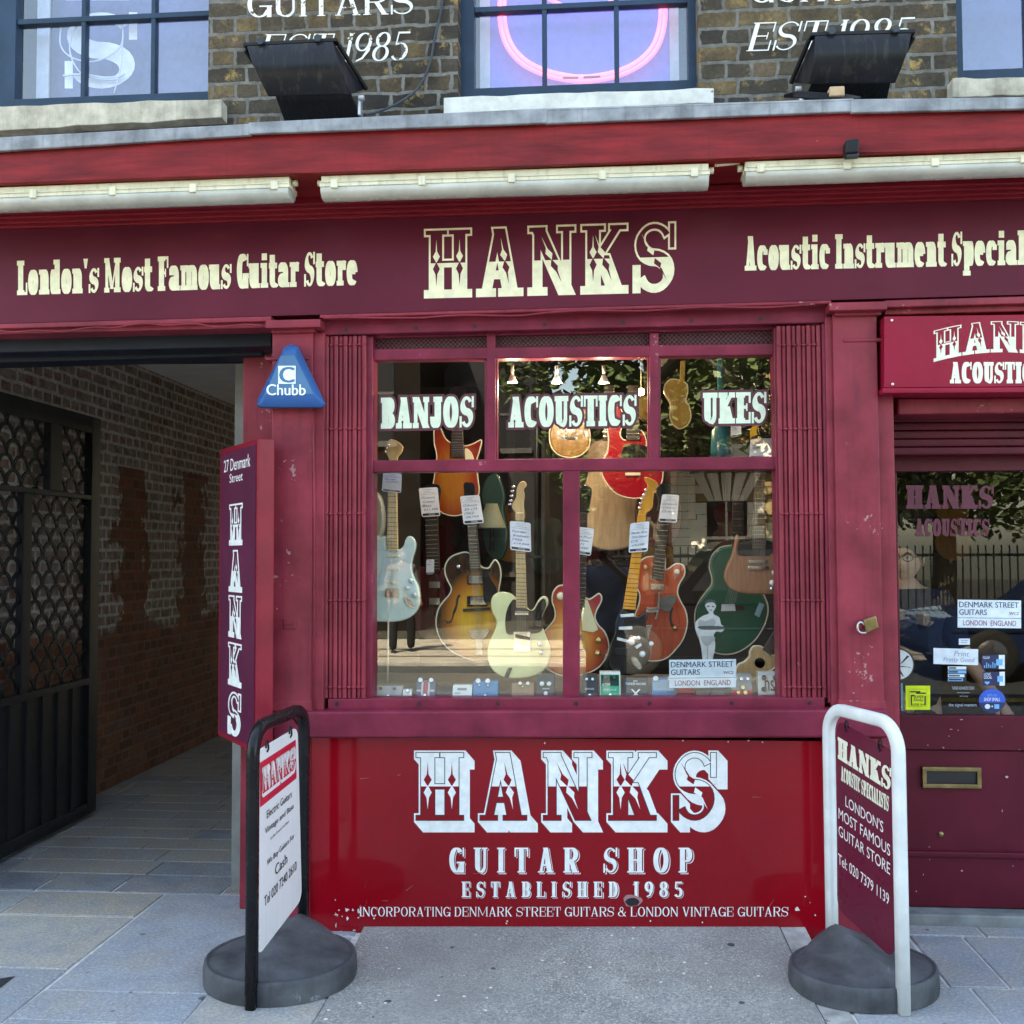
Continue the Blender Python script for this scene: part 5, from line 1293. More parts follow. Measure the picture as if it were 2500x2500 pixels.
def packy(mb, f):
    R_(mb, f, .13, .13, .87, .87, 2); R_(mb, f, .15, .15, .85, .85, 0, .0012)
    for a0, b0, a1, b1 in ((.18, .72, .6, .78), (.55, .66, .82, .72), (.2, .2, .26, .62), (.2, .56, .36, .62), (.76, .2, .82, .58), (.42, .66, .58, .72)): R_(mb, f, a0, b0, a1, b1, 1, .0016)
    sans(mb, 'SUPER', f, .0016, 1, .03, .32, .72, .48, .6, shear=.2); sans(mb, 'Slinky', f, .0016, 1, .03, .3, .74, .33, .47, shear=.3); sans(mb, 'GUITAR 10-46', f, .0016, 1, .03, .2, .8, .17, .27)
sticker('string_packet', 'square acid yellow string packet sticker low on the door glass', 'sticker', 2211, 1674, 2271, 1733, packy, [STY, INK, plain('olive', (.40, .48, .02), .5)])
def teal(mb, f): disc(mb, f, .3, .7, .5, .2, 1, .0008); disc(mb, f, .3, .7, .36, .14, 0, .0012); sans(mb, 'CAMRA', f, .0012, 1, .02, .1, .9, .1, .2); 
sticker('teal_sticker', 'teal sticker at the left edge of the door glass', 'sticker', 2182, 1668, 2204, 1735, teal, [STT, STW])
def rnd_(mb, f):
    disc(mb, f, .5, .5, .5, .5, 1, .0004); disc(mb, f, .5, .5, .455, .455, 0, .0008)
    for i in range(7): a = math.radians(51*i+10); p, q = (.5+.1*math.cos(a), .5+.1*math.sin(a)), (.5+.4*math.cos(a+.5), .5+.4*math.sin(a+.5)); mb.add([f(p[0]-.03, p[1], .0012), f(p[0]+.04, p[1]+.03, .0012), f(q[0]+.03, q[1], .0012), f(q[0]-.03, q[1]+.03, .0012)], [(0, 1, 2, 3)], 1)
sticker('round_sticker', 'round white sticker with black strokes at the left edge of the door glass', 'sticker', 2150, 1582, 2233, 1663, rnd_, [plain('sticker_ivory', (.62, .66, .66), .4), INK], back=None)
mb = MB(); f = field(2212, 1185, 2426, 1312, YS); s, W = HEAVY.text('HANKS'); lay(mb, expand(s), W, Board(f(0, 1), f(1, 1), f(1, .55), f(0, .55)), .0006); s, W = HEAVY.text('ACOUSTICS'); lay(mb, expand(s), W, Board(f(.1, .36), f(.95, .36), f(.95, .02), f(.1, .02)), .0006)
tag(mb.build('door_lettering', plain('dark_maroon_vinyl', (.12, .012, .035), .5), flat=True), 'dark maroon slab letters on the upper door glass', 'window sign')
# ------------------------------------------------------------------ upstairs: neon signs and boards behind the glass
def curve(P): return smooth(P, 5)
NEON = plain('neon_pink', (.9, .3, .4), .3, emit=(1, .07, .15), estr=.62)
NEONW = plain('neon_glow_tube', (.9, .5, .6), .3, emit=(1, .16, .36), estr=.15)
DEAD = plain('unlit_tube', (.70, .74, .80), .25)
YN = YW+.19
mb = MB(); a, b_ = U(1188, 210, YN+.05), U(1640, 210, YN+.05); mb.box(a.x, b_.x, YN+.05, YN+.055, zm, ZT)
bk = plain('lavender_board', (.24, .22, .85), .7); tag(mb.build('neon_backboard', bk), 'lavender board behind the pink neon guitar in the middle upstairs window', 'board')
mb = MB()
for u0, u1 in ((1172, 1196), (1636, 1656)): p, q = U(u0, 210, YN+.03), U(u1, 0, YN+.03); mb.box(p.x, q.x, YN+.03, YN+.036, zm, ZT)
tag(mb.build('board_edging', plain('pale_edge', (.6, .62, .68), .6)), 'pale upright strips at both edges of the lavender board', 'trim')
t = thing('neon_guitar', 'glowing pink neon outline of a guitar body in the middle upstairs window', 'neon sign')
cx, by = 1422, 196
out = [(1238, -120), (1226, -30), (1222, 30), (1228, 80), (1246, 122), (1280, 157), (1330, 181), (1385, 194), (1422, 197), (1460, 194), (1515, 181), (1566, 155), (1601, 118), (1617, 75), (1622, 28), (1618, -30), (1606, -120)]
mb = MB(); mb.tube(curve([U(u, v, YN) for u, v in out]), .0062, 8); mb.build('tube', NEON, t)
out2 = [(cx+(u-cx)*.955, -20+(v+20)*.955) for u, v in out]
mb = MB(); mb.tube(curve([U(cx+(u-cx)*1.015, v*1.012, YN+.02) for u, v in out]), .010, 8); mb.tube(curve([U(u, v, YN+.02) for u, v in out2]), .010, 8); mb.build('outer_tube', NEONW, t)
mb = MB(); mb.tube(curve([U(u, v, YN) for u, v in ((1300, -60), (1330, -12), (1375, 14), (1420, 21), (1470, 14), (1512, -12), (1540, -60))]), .010, 8); mb.build('inner_tube', NEONW, t)
mb = MB(); mb.tube([U(1374, 190, YN-.02), U(1412, 190, YN-.02)], .006, 8); mb.tube([U(1424, 189, YN-.02), U(1466, 187, YN-.02)], .006, 8); mb.build('electrode', plain('red_electrode', (.5, .05, .06), .4), t); close(t)
# left window: pale frosted letter, dead tubing
S2 = Face(.22, .12, .0, .0, wf=1.25)
mb = MB(); s, W = S2.text('S'); lay(mb, expand(s), W, field(158, 30, 335, 216, YN-.01), 0)
tag(mb.build('frosted_letter', plain('frost', (.85, .88, .92), .6), flat=True), 'large frosted letter S behind the left upstairs glass', 'letter')
mb = MB(); mb.prism([U(160, -40, YN), U(315, -40, YN), U(315, 0, YN), U(160, 0, YN)], (0, .004, 0)); tag(mb.build('frosted_letter', plain('frost', (.85, .88, .92), .6), flat=True), 'cut-off frosted letter above the large S in the left upstairs window', 'letter')
t = thing('dead_neon', 'unlit glass tubing looped round the frosted letter in the left upstairs window', 'neon sign')
mb = MB(); mb.tube(curve([U(u, v, YN-.03) for u, v in ((150, 60), (148, 110), (175, 140), (230, 150), (290, 120), (300, 70), (280, 45), (230, 40), (190, 60), (170, 120), (200, 180), (270, 195), (305, 180))]), .004, 7); mb.build('tube', DEAD, t)
mb = MB(); mb.tube(curve([U(u, v, YN-.03) for u, v in ((155, 185), (200, 182), (262, 190), (300, 184))]), .006, 7); mb.tube(curve([U(u, v, YN-.03) for u, v in ((300, 100), (296, 160), (278, 228))]), .003, 6); mb.build('lead', DEAD, t); close(t)
mb = MB(); a, b_ = U(88, 230, YN+.03), U(118, 230, YN+.03); mb.box(a.x, b_.x, YN+.03, YN+.04, zl, ZT); a, b_ = U(505, 230, YN+.2), U(118, 230, YN+.2)
tag(mb.build('blind_edge', plain('blind_white', (.62, .66, .72), .7)), 'pale upright blind edge in the left upstairs window', 'blind')
mb = MB(); mb.box(b_.x+.06, a.x+.3, YN+.12, YN+.125, zl, ZT); tag(mb.build('sky_tint_board', plain('sky_tint_lilac', (.17, .19, .40), .7)), 'lilac board behind the left upstairs window, tinted like reflected sky', 'blind')  # board colour imitates the sky reflected in this pane
mb = MB(); mb.box(xr_-.05, 3.6, YN+.12, YN+.125, zr, ZT); tag(mb.build('sky_tint_board', plain('sky_tint_blue', (.09, .12, .33), .7)), 'blue board added behind the right upstairs window, tinted like reflected sky', 'blind')  # added board, its blue standing in for reflected sky
# ------------------------------------------------------------------ the window display
def cA(x, y): return (870+x/3.389, 1150+y/3.389)
def cB(x, y): return (1370+x/3.331, 1150+y/3.331)
def cC(x, y): return (870+x/3.645, 850+y/3.645)
def cD(x, y): return (1370+x/3.331, 850+y/3.331)
def P_(s): return s
def spl(P, n=5):
    """closed smooth outline through surveyed points"""
    out = []; m = len(P)
    for i in range(m):
        p0, p1, p2, p3 = P[(i-1) % m], P[i], P[(i+1) % m], P[(i+2) % m]
        for k in range(n):
            f = k/n
            out.append(tuple(.5*((2*p1[j])+(p2[j]-p0[j])*f+(2*p0[j]-5*p1[j]+4*p2[j]-p3[j])*f*f+(3*p1[j]-p0[j]-3*p2[j]+p3[j])*f**3) for j in (0, 1)))
    return out
def burst(name, cin, cmid, cout, c=(.5, .42), r0=.18, r1=.42, r2=.56, sx_=1.0):
    m, t, b, oc = base(name); tc = nd(t, 'ShaderNodeTexCoord'); mp = nd(t, 'ShaderNodeMapping'); mp.inputs['Location'].default_value = (-c[0], -.5, -c[1]); mp.vector_type = 'POINT'
    t.links.new(tc.outputs['Generated'], mp.inputs['Vector']); sc = mapping(t, mp.outputs[0], (sx_, 0, 1)); ln = nd(t, 'ShaderNodeVectorMath', operation='LENGTH'); t.links.new(sc, ln.inputs[0])
    col = ramp(t, ln.outputs['Value'], [(r0, cin), (r1, cmid), (r2, cout)])
    g = noise_tex(t, mapping(t, oc, (40, 40, 6)), 2, 4, .6); col = mix(t, ramp(t, g, [(.3, 0.), (.7, .25)]), col, tuple(x*.5 for x in cmid))
    t.links.new(col, b.inputs['Base Color']); b.inputs['Roughness'].default_value = .2; b.inputs['Coat Weight'].default_value = .8; return m
def gloss(name, col, rough=.18, coat=.7, var=.1, grain=None):
    m, t, b, oc = base(name); v = mapping(t, oc, (30, 30, 4) if grain else (4, 4, 4)); n = noise_tex(t, v, 2, 4, .6)
    t.links.new(ramp(t, n, [(.3, tuple(c*(1-(grain or var)) for c in col)), (.7, tuple(min(1, c*(1+(grain or var))) for c in col))]), b.inputs['Base Color'])
    b.inputs['Roughness'].default_value = rough; b.inputs['Coat Weight'].default_value = coat; return m
SURF = gloss('surf_green', (.66, .80, .70)); BLOND = gloss('butterscotch', (.86, .80, .42)); BLK = gloss('black_gloss', (.008, .008, .010)); ORANGE = gloss('red_orange', (.56, .075, .022), grain=.25)
WALN = gloss('walnut_brown', (.36, .14, .06), .4, .3, grain=.3); GREEN = gloss('deep_green', (.015, .12, .06)); SPRUCE = gloss('pale_spruce', (.60, .42, .24), .35, .4, grain=.22); CHERRY = gloss('cherry_red', (.36, .006, .018)); WINE = gloss('wine_red', (.09, .010, .014), grain=.3)
AMBER = gloss('amber_top', (.36, .17, .035), .25, .6, grain=.3); GOLDT = gloss('gold_top', (.40, .26, .07), .35, .4, grain=.2); MAPLE = gloss('maple', (.75, .50, .22), .3, .5, grain=.15); AGED = gloss('aged_maple', (.90, .36, .04), .25, .6, grain=.15); ROSE = gloss('rosewood', (.035, .018, .012), .4, .1, grain=.3)
IVORY = gloss('ivory_binding', (.78, .70, .50), .3, .3); GUARDW = gloss('white_guard', (.62, .74, .72), .2, .5); CREAMG = gloss('cream_guard', (.72, .62, .36), .25, .5); CHROME = plain('chrome', (.75, .76, .78), .12, 1); NICKEL = plain('nickel', (.6, .58, .54), .25, 1); UKEW = gloss('uke_wood', (.50, .30, .13), .4, .3, grain=.2); DARKG = gloss('dark_body', (.018, .012, .012)); TEAL = gloss('teal_body', (.02, .06, .05)); GREYP = gloss('pale_grey_body', (.30, .30, .25), .4, .2)
BURST = burst('sunburst_top', (.90, .48, .04), (.46, .14, .014), (.010, .006, .005), (.52, .38), .16, .34, .47)
CBURST = burst('cherry_burst', (.85, .42, .09), (.66, .15, .03), (.36, .015, .02), (.45, .42), .14, .36, .55)
RBURST = burst('red_burst', (.45, .16, .02), (.34, .05, .012), (.22, .010, .012), (.4, .4), .2, .4, .6)
PATCH = 0
def shape(mb, P, Y, th, mi=0, edge=.006, conv=None):
    """a slab with rounded edges whose face has the surveyed outline on the plane y=Y"""
    pts = [U(u, v, Y) for u, v in P]; n = len(pts)
    ar = sum(pts[i].x*pts[(i+1) % n].z-pts[(i+1) % n].x*pts[i].z for i in range(n))
    sg = 1 if ar > 0 else -1
    def inset(d, y):
        out = []
        for i in range(n):
            a, b_ = pts[(i-1) % n], pts[(i+1) % n]; t = Vector((b_.x-a.x, 0, b_.z-a.z)); l = t.length or 1
            nx, nz = -t.z/l*sg, t.x/l*sg; out.append(Vector((pts[i].x+nx*d, y, pts[i].z+nz*d)))
        return out
    rings = [inset(edge, Y), inset(edge*.35, Y+edge*.3), inset(0, Y+edge), inset(0, Y+th-edge), inset(edge, Y+th)]
    vs = [p for r in rings for p in r]; fs = [(k*n+i, k*n+(i+1) % n, (k+1)*n+(i+1) % n, (k+1)*n+i) for k in range(4) for i in range(n)]
    mb.add(vs, fs, mi, True); mb.cap(rings[0], mi); mb.cap(rings[-1], mi)
def guitar(name, label, Y, body, bmat, th, c, neck=None, nmat=None, head=None, hmat=None, extras=(), circ=(), bind=None, frets=0, fmat=None, edge=.006, strings=None, cat='guitar', group='guitars hanging in the shop window', pegs=None):
    t = thing(name, label, cat, group)
    P = spl([c(*p) for p in body]) if body else None
    if body:
        mb = MB(); shape(mb, P, Y, th, 0, edge); bo = mb.build('body', bmat, t)
        if bind:
            mb = MB(); mb.tube([U(u, v, Y+edge*.4) for u, v in P], .0036, 6, closed=True); mb.build('binding', bind, bo)
    YN_ = Y-.012
    if neck:
        q = [U(*c(*p), YN_) for p in neck]; mb = MB(); mb.prism(q, (0, .022, 0)); nk = mb.build('neck', nmat, t, bevel=.003)
        if frets:
            mb = MB()
            for i in range(1, frets):
                f = (1-2**(-i/12))/(1-2**(-frets/12)); a, b_ = q[0].lerp(q[3], f), q[1].lerp(q[2], f); d = Vector((0, 0, .0011)); y = Vector((0, -.0012, 0))
                mb.add([a-d+y, b_-d+y, b_+d+y, a+d+y], [(0, 1, 2, 3)])
            mb.build('fret', fmat or NICKEL, nk, flat=True)
    if head:
        mb = MB(); shape(mb, spl([c(*p) for p in head], 4), YN_+.002, .014, 0, .003); hd = mb.build('headstock', hmat or nmat, t)
        if pegs:
            for x, y in pegs:
                mb = MB(); p = U(*c(x, y), YN_-.004); mb.sphere(p, .0085, 8, sc=(1.2, .7, .8)); mb.build('tuning_peg', CHROME, hd)
    for i, e in enumerate(extras):
        nm, pts, mat, lift, sm = e; mb = MB(); PP = [c(*p) for p in pts]
        if sm: PP = spl(PP, 4)
        q = [U(u, v, Y-lift) for u, v in PP]; mb.prism(q, (0, max(.002, lift-.0005) if lift < .03 else .02, 0)); mb.build(nm, mat, t, bevel=.0012)
    for nm, x, y, r, mat in circ:
        mb = MB(); mb.lathe([(0, -.020), (r*.8, -.020), (r, -.014), (r*1.1, .0)], U(*c(x, y), Y), 'y', 14); mb.build(nm, mat, t)
    if strings:
        (a0, a1), (b0, b1) = strings; mb = MB(); A0, A1, B0, B1 = (U(*c(*p), Y-.018) for p in (a0, a1, b0, b1))
        for i in range(6): mb.tube([A0.lerp(A1, (i+.5)/6), B0.lerp(B1, (i+.5)/6)], .0007, 4, caps=False)
        mb.build('strings', NICKEL, t)
    return close(t)
def rect(x0, y0, x1, y1): return [(x0, y0), (x1, y0), (x1, y1), (x0, y1)]
# front row
guitar('electric_guitar', 'pale surf green electric guitar with white pickguard, leftmost in the window', .27,
       [(255, 640), (250, 565), (228, 538), (200, 550), (165, 532), (140, 480), (125, 432), (98, 418), (74, 470), (70, 600), (75, 720), (84, 860), (58, 980), (40, 1090), (58, 1190), (130, 1238), (250, 1250), (370, 1240), (460, 1200), (513, 1130), (526, 1040), (510, 950), (475, 880), (455, 800), (465, 720), (486, 650), (488, 590), (462, 545), (428, 540), (402, 570), (385, 622), (345, 650)],
       SURF, .042, cA, [(258, 160), (333, 160), (343, 662), (254, 660)], MAPLE, [(275, -30), (272, -80), (255, -130), (232, -180), (262, -250), (300, -262), (352, -240), (385, -200), (372, -150), (345, -120), (338, -75), (340, -30)], MAPLE,
       [('pickguard', [(215, 600), (250, 660), (345, 662), (470, 580), (478, 640), (455, 720), (448, 810), (465, 880), (500, 960), (500, 1050), (440, 1030), (380, 985), (300, 985), (215, 990), (185, 950), (195, 860), (215, 780), (225, 690)], GUARDW, .003, True),
        ('pickup', rect(245, 695, 360, 715), IVORY, .007, False), ('pickup', rect(245, 800, 355, 822), IVORY, .007, False), ('pickup', [(240, 905), (345, 925), (342, 945), (238, 925)], IVORY, .007, False),
        ('bridge', rect(243, 970, 353, 1040), NICKEL, .008, False), ('jack_plate', [(390, 1050), (405, 1042), (455, 1075), (482, 1120), (470, 1132), (420, 1110)], CHROME, .006, True)],
       [('knob', 425, 965, .011, GUARDW), ('knob', 455, 905, .011, GUARDW), ('knob', 486, 1025, .011, GUARDW)], None, 14, ROSE, strings=(((262, 160), (330, 160)), ((255, 1000), (345, 1000))), pegs=((236, -160), (246, -190), (258, -220)))
guitar('archtop_guitar', 'sunburst hollow archtop guitar with pale binding and f-hole, second from the left in front', .36,
       [(930, 678), (840, 685), (772, 720), (736, 782), (735, 850), (762, 920), (786, 970), (770, 1022), (720, 1080), (680, 1140), (660, 1225), (666, 1310), (700, 1398), (762, 1470), (845, 1522), (965, 1562), (1080, 1560), (1180, 1520), (1260, 1450), (1302, 1360), (1305, 1260), (1270, 1160), (1205, 1085), (1178, 1030), (1180, 970), (1192, 905), (1196, 840), (1182, 775), (1150, 735), (1120, 765), (1098, 800), (1062, 802), (1028, 785)],
       BURST, .085, cA, [(910, 330), (984, 326), (1030, 818), (940, 820)], ROSE, [(905, 310), (895, 250), (888, 160), (890, 100), (930, 92), (972, 105), (985, 170), (985, 250), (988, 308)], BLK,
       [('pickup', rect(918, 862, 1050, 940), BLK, .006, False), ('pickup_cover', rect(930, 868, 1044, 928), CHROME, .012, False), ('pickup', rect(915, 1035, 1082, 1122), BLK, .006, False), ('pickup_cover', rect(945, 1044, 1070, 1106), CHROME, .012, False),
        ('bridge', [(880, 1140), (1105, 1128), (1108, 1152), (884, 1166)], ROSE, .016, False), ('tailpiece', [(930, 1318), (1106, 1310), (1078, 1368), (1040, 1402), (1048, 1520), (985, 1520), (988, 1402), (948, 1372)], NICKEL, .014, False),
        ('sound_hole', [(860, 1022), (840, 1024), (826, 1060), (822, 1110), (800, 1160), (786, 1230), (760, 1250), (742, 1232), (736, 1250), (756, 1264), (790, 1250), (808, 1190), (828, 1150), (842, 1090), (846, 1050), (862, 1040)], INK, .001, False),
        ('pickguard', [(1040, 830), (1090, 815), (1105, 880), (1165, 990), (1120, 1090), (1060, 1090), (1045, 960)], BLK, .012, True)],
       [('switch', 848, 790, .010, CHROME), ('knob', 1200, 1330, .012, GOLDP), ('knob', 1150, 1440, .012, GOLDP)], IVORY, 16, NICKEL, strings=(((915, 330), (980, 330)), ((985, 1400), (1050, 1400))))
guitar('electric_guitar', 'butterscotch blonde single-cutaway electric guitar with black pickguard, standing before the mullion', .25,
       [(1318, 1045), (1270, 1010), (1192, 1000), (1132, 1030), (1112, 1092), (1125, 1170), (1156, 1240), (1150, 1302), (1115, 1380), (1086, 1470), (1085, 1560), (1120, 1640), (1180, 1690), (1262, 1716), (1400, 1712), (1490, 1690), (1560, 1640), (1600, 1560), (1605, 1465), (1570, 1365), (1535, 1270), (1548, 1180), (1586, 1105), (1582, 1052), (1543, 1035), (1503, 1070), (1470, 1130), (1440, 1152), (1410, 1125)],
       BLOND, .044, cA, [(1316, 345), (1384, 345), (1413, 1135), (1322, 1130)], MAPLE, [(1318, 400), (1320, 348), (1291, 312), (1290, 270), (1320, 220), (1326, 150), (1346, 102), (1376, 82), (1400, 95), (1408, 122), (1386, 152), (1392, 200), (1386, 270), (1390, 350), (1385, 400)], MAPLE,
       [('pickguard', [(1320, 1065), (1282, 1080), (1246, 1150), (1232, 1230), (1236, 1310), (1258, 1352), (1340, 1345), (1440, 1345), (1510, 1335), (1545, 1290), (1540, 1200), (1570, 1110), (1552, 1055), (1506, 1088), (1468, 1148), (1420, 1145)], BLK, .003, True),
        ('pickup', rect(1312, 1160, 1425, 1190), CHROME, .008, False), ('bridge', rect(1300, 1330, 1440, 1495), CHROME, .006, False), ('bridge_pickup', [(1315, 1348), (1435, 1375), (1435, 1405), (1315, 1378)], BLK, .010, False), ('strap_stub', [(1258, 1625), (1290, 1630), (1255, 1712), (1224, 1702)], BLK, .006, False)],
       [('knob', 1520, 1430, .012, CHROME), ('knob', 1530, 1500, .012, CHROME)], None, 20, ROSE, strings=(((1322, 350), (1380, 350)), ((1325, 1450), (1415, 1450))), pegs=((1290, 165), (1284, 205), (1278, 245), (1270, 275), (1300, 130)))
def cAB(x, y): return (870+x/3.389, 1150+y/3.389)
def fromB(L): return [((cB(*p)[0]-870)*3.389, (cB(*p)[1]-1150)*3.389) for p in L]
guitar('electric_guitar', 'cherry sunburst single-cutaway electric guitar with cream pickguard, behind the centre mullion', .31,
       [(1738, 960), (1700, 945), (1660, 960), (1626, 1010), (1620, 1080), (1642, 1150), (1640, 1220), (1590, 1290), (1530, 1360), (1503, 1440), (1510, 1530), (1545, 1600), (1600, 1650), (1690, 1690)]+fromB([(100, 1668), (180, 1652), (260, 1625), (330, 1570), (380, 1480), (386, 1400), (355, 1310), (300, 1250), (275, 1190), (290, 1130), (325, 1062), (328, 1020), (308, 997), (280, 1012), (240, 1038), (200, 1032)]),
       CBURST, .05, cA, fromB([(128, 340), (215, 340), (196, 1125), (100, 1125)]), ROSE, fromB([(120, 340), (110, 280), (95, 180), (110, 130), (170, 110), (235, 130), (250, 180), (232, 280), (222, 340)]), BLK,
       [('pickguard', fromB([(170, 1035), (215, 1050), (300, 1290), (262, 1312), (170, 1295)]), CREAMG, .012, False), ('pickup_cover', fromB(rect(70, 1150, 165, 1200)), CHROME, .012, False), ('pickup_cover', fromB(rect(70, 1330, 165, 1380)), CHROME, .012, False), ('bridge', fromB(rect(50, 1440, 190, 1465)), CHROME, .014, False), ('tailpiece', fromB(rect(55, 1520, 185, 1548)), CHROME, .014, False)],
       [('switch_ring', 1690, 1035, .017, IVORY), ('knob',)+fromB([(305, 1375)])[0]+(.013, GOLDP), ('knob',)+fromB([(297, 1480)])[0]+(.013, GOLDP)], IVORY, 18, NICKEL)
guitar('electric_guitar', 'black electric guitar with amber maple neck and white pickups, right of the mullion', .24,
       [(505, 1125), (470, 1160), (444, 1230), (436, 1320), (404, 1400), (382, 1500), (400, 1590), (460, 1650), (560, 1665), (650, 1630), (706, 1550), (722, 1450), (700, 1340), (690, 1250), (706, 1185), (690, 1150), (655, 1160), (605, 1185)],
       BLK, .042, cB, [(626, 352), (690, 352), (605, 1130), (500, 1122)], AGED, [(625, 412), (630, 330), (640, 270), (665, 210), (690, 150), (702, 112), (680, 76), (690, 48), (740, 65), (780, 90), (787, 126), (762, 162), (750, 230), (745, 290), (722, 320), (690, 350), (685, 408)], AGED,
       [('pickup', [(480, 1166), (592, 1158), (594, 1184), (484, 1190)], WHITE, .010, False), ('pickup', [(468, 1268), (578, 1262), (580, 1288), (470, 1292)], WHITE, .010, False), ('pickup', [(456, 1352), (552, 1376), (548, 1398), (454, 1374)], WHITE, .010, False), ('bridge', [(438, 1440), (552, 1440), (548, 1500), (434, 1492)], plain('dark_bridge', (.05, .05, .05), .3, .8), .010, False),
        ('jack_plate', [(570, 1520), (600, 1512), (640, 1560), (655, 1600), (630, 1612), (590, 1575)], CHROME, .006, True), ('switch_tip', [(600, 1430), (650, 1400), (655, 1420), (615, 1448)], WHITE, .02, False)],
       [('knob', 573, 1390, .013, WHITE), ('knob', 660, 1486, .013, WHITE), ('knob', 732, 1402, .010, WHITE), ('knob', 628, 1355, .008, WHITE)], None, 18, ROSE, pegs=((672, 195), (655, 225), (645, 262), (638, 300), (690, 155)))
guitar('archtop_guitar', 'orange red hollow archtop guitar with pale binding and steel vibrato, right of the black guitar', .44,
       [(765, 695), (692, 702), (640, 742), (612, 820), (612, 930), (640, 1010), (630, 1090), (598, 1180), (580, 1300), (592, 1400), (630, 1490), (700, 1540), (800, 1542), (870, 1512), (932, 1450), (985, 1380), (1018, 1290), (1026, 1210), (1010, 1130), (972, 1060), (946, 990), (960, 920), (1000, 850), (1005, 800), (985, 762), (930, 755), (872, 795), (845, 790), (842, 700)],
       ORANGE, .11, cB, [(792, 340), (884, 335), (828, 900), (736, 880)], ROSE, [(790, 330), (786, 250), (770, 150), (800, 110), (850, 100), (915, 120), (915, 200), (890, 330)], BLK,
       [('pickguard', [(860, 1010), (940, 1010), (930, 1060), (880, 1150), (800, 1120), (770, 1060)], plain('smoke_guard', (.16, .14, .12), .2), .012, False), ('pickup', rect(735, 920, 835, 965), CHROME, .014, False), ('pickup', rect(690, 1110, 790, 1150), CHROME, .014, False),
        ('sound_hole', [(905, 1110), (885, 1140), (878, 1200), (890, 1260), (915, 1290), (940, 1275), (946, 1260), (925, 1262), (908, 1240), (898, 1200), (900, 1150), (915, 1120)], INK, .001, False), ('vibrato_arm', [(790, 990), (806, 990), (802, 1120), (775, 1210), (760, 1205), (785, 1110)], CHROME, .03, False), ('tailpiece', [(640, 1260), (740, 1250), (720, 1330), (670, 1500), (640, 1500)], NICKEL, .014, False)],
       [('knob', 940, 820, .012, IVORY), ('knob', 925, 1275, .010, GOLDP), ('knob', 685, 780, .010, GOLDP)], IVORY, 16, NICKEL)
guitar('electric_guitar', 'matt brown double-horn electric guitar with black upper guard, at the right edge of the window', .30,
       [(1436, 515), (1418, 560), (1392, 680), (1346, 780), (1330, 860), (1350, 922), (1402, 970), (1482, 996), (1620, 1002), (1722, 1000), (1802, 990), (1862, 960), (1892, 900), (1890, 780), (1850, 702), (1782, 666), (1712, 668), (1660, 690), (1570, 682), (1482, 692), (1450, 682), (1438, 640), (1450, 560)],
       WALN, .04, cB, [(1578, -40), (1662, -40), (1668, 640), (1558, 640)], ROSE, [(1570, -30), (1560, -120), (1540, -250), (1580, -290), (1660, -290), (1700, -250), (1680, -120), (1672, -30)], BLK,
       [('pickguard', [(1440, 585), (1560, 560), (1670, 560), (1740, 585), (1745, 640), (1690, 690), (1650, 690), (1480, 692), (1445, 660)], BLK, .003, False), ('emblem', [(1585, 565), (1597, 562), (1594, 590), (1606, 604), (1607, 565), (1616, 565), (1617, 604), (1630, 590), (1627, 562), (1640, 565), (1642, 596), (1620, 612), (1616, 618), (1608, 618), (1604, 612), (1583, 596)], WHITE, .006, False), ('pickup', rect(1525, 722, 1680, 748), NICKEL, .010, False), ('bridge', rect(1520, 775, 1690, 802), CHROME, .012, False)],
       [('knob', 1736, 825, .013, WHITE), ('knob', 1716, 908, .013, WHITE), ('knob', 1780, 910, .013, WHITE), ('knob', 1710, 955, .010, CHROME), ('knob', 1775, 725, .012, CHROME)], None, 18, NICKEL, strings=(((1582, 0), (1658, 0)), ((1560, 790), (1660, 790))))
guitar('acoustic_guitar', 'large deep green acoustic guitar with pale binding behind the brown guitar', .56,
       [(1340, 610), (1282, 630), (1226, 690), (1205, 780), (1224, 860), (1222, 925), (1180, 982), (1122, 1060), (1090, 1140), (1090, 1260), (1132, 1380), (1212, 1460), (1322, 1490), (1440, 1472), (1560, 1392), (1640, 1280), (1680, 1170), (1678, 1080), (1640, 990), (1590, 900), (1572, 800), (1590, 700), (1550, 630), (1450, 605)],
       GREEN, .10, cB, [(1395, 200), (1480, 200), (1500, 800), (1390, 800)], ROSE, None, None, [('bridge', [(1305, 1085), (1412, 1080), (1420, 1138), (1300, 1140)], WHITE, .008, False), ('tape', [(1612, 1068), (1655, 1085), (1612, 1192), (1572, 1168)], plain('blue_tape', (.30, .50, .62), .6), .004, False), ('bridge_base', rect(1290, 1095, 1490, 1135), ROSE, .005, False)], (), IVORY, 12, NICKEL, .012, strings=(((1400, 800), (1490, 800)), ((1320, 1100), (1410, 1100))))
guitar('ukulele', 'small blond wooden ukulele leaning in the lower right corner of the window', .20,
       [(1602, 1422), (1560, 1430), (1535, 1470), (1530, 1512), (1490, 1550), (1440, 1575), (1420, 1630), (1440, 1690), (1500, 1710), (1580, 1690), (1650, 1640), (1722, 1610), (1756, 1560), (1745, 1512), (1710, 1492), (1672, 1490), (1655, 1450), (1632, 1430)],
       UKEW, .05, cB, [(1790, 1215), (1850, 1262), (1700, 1500), (1640, 1450)], ROSE, None, None, [], (), IVORY, 12, NICKEL, .008, cat='ukulele', group=None)
t = bpy.data.objects['ukulele']; mb = MB(); p = U(*cB(1615, 1560), .197)
mb.lathe([(0, 0), (.0225, 0)], p, 'y', 20); o = mb.build('sound_hole', INK, None, flat=True); o.parent = t; o.matrix_parent_inverse = Matrix.Translation(-t.location)
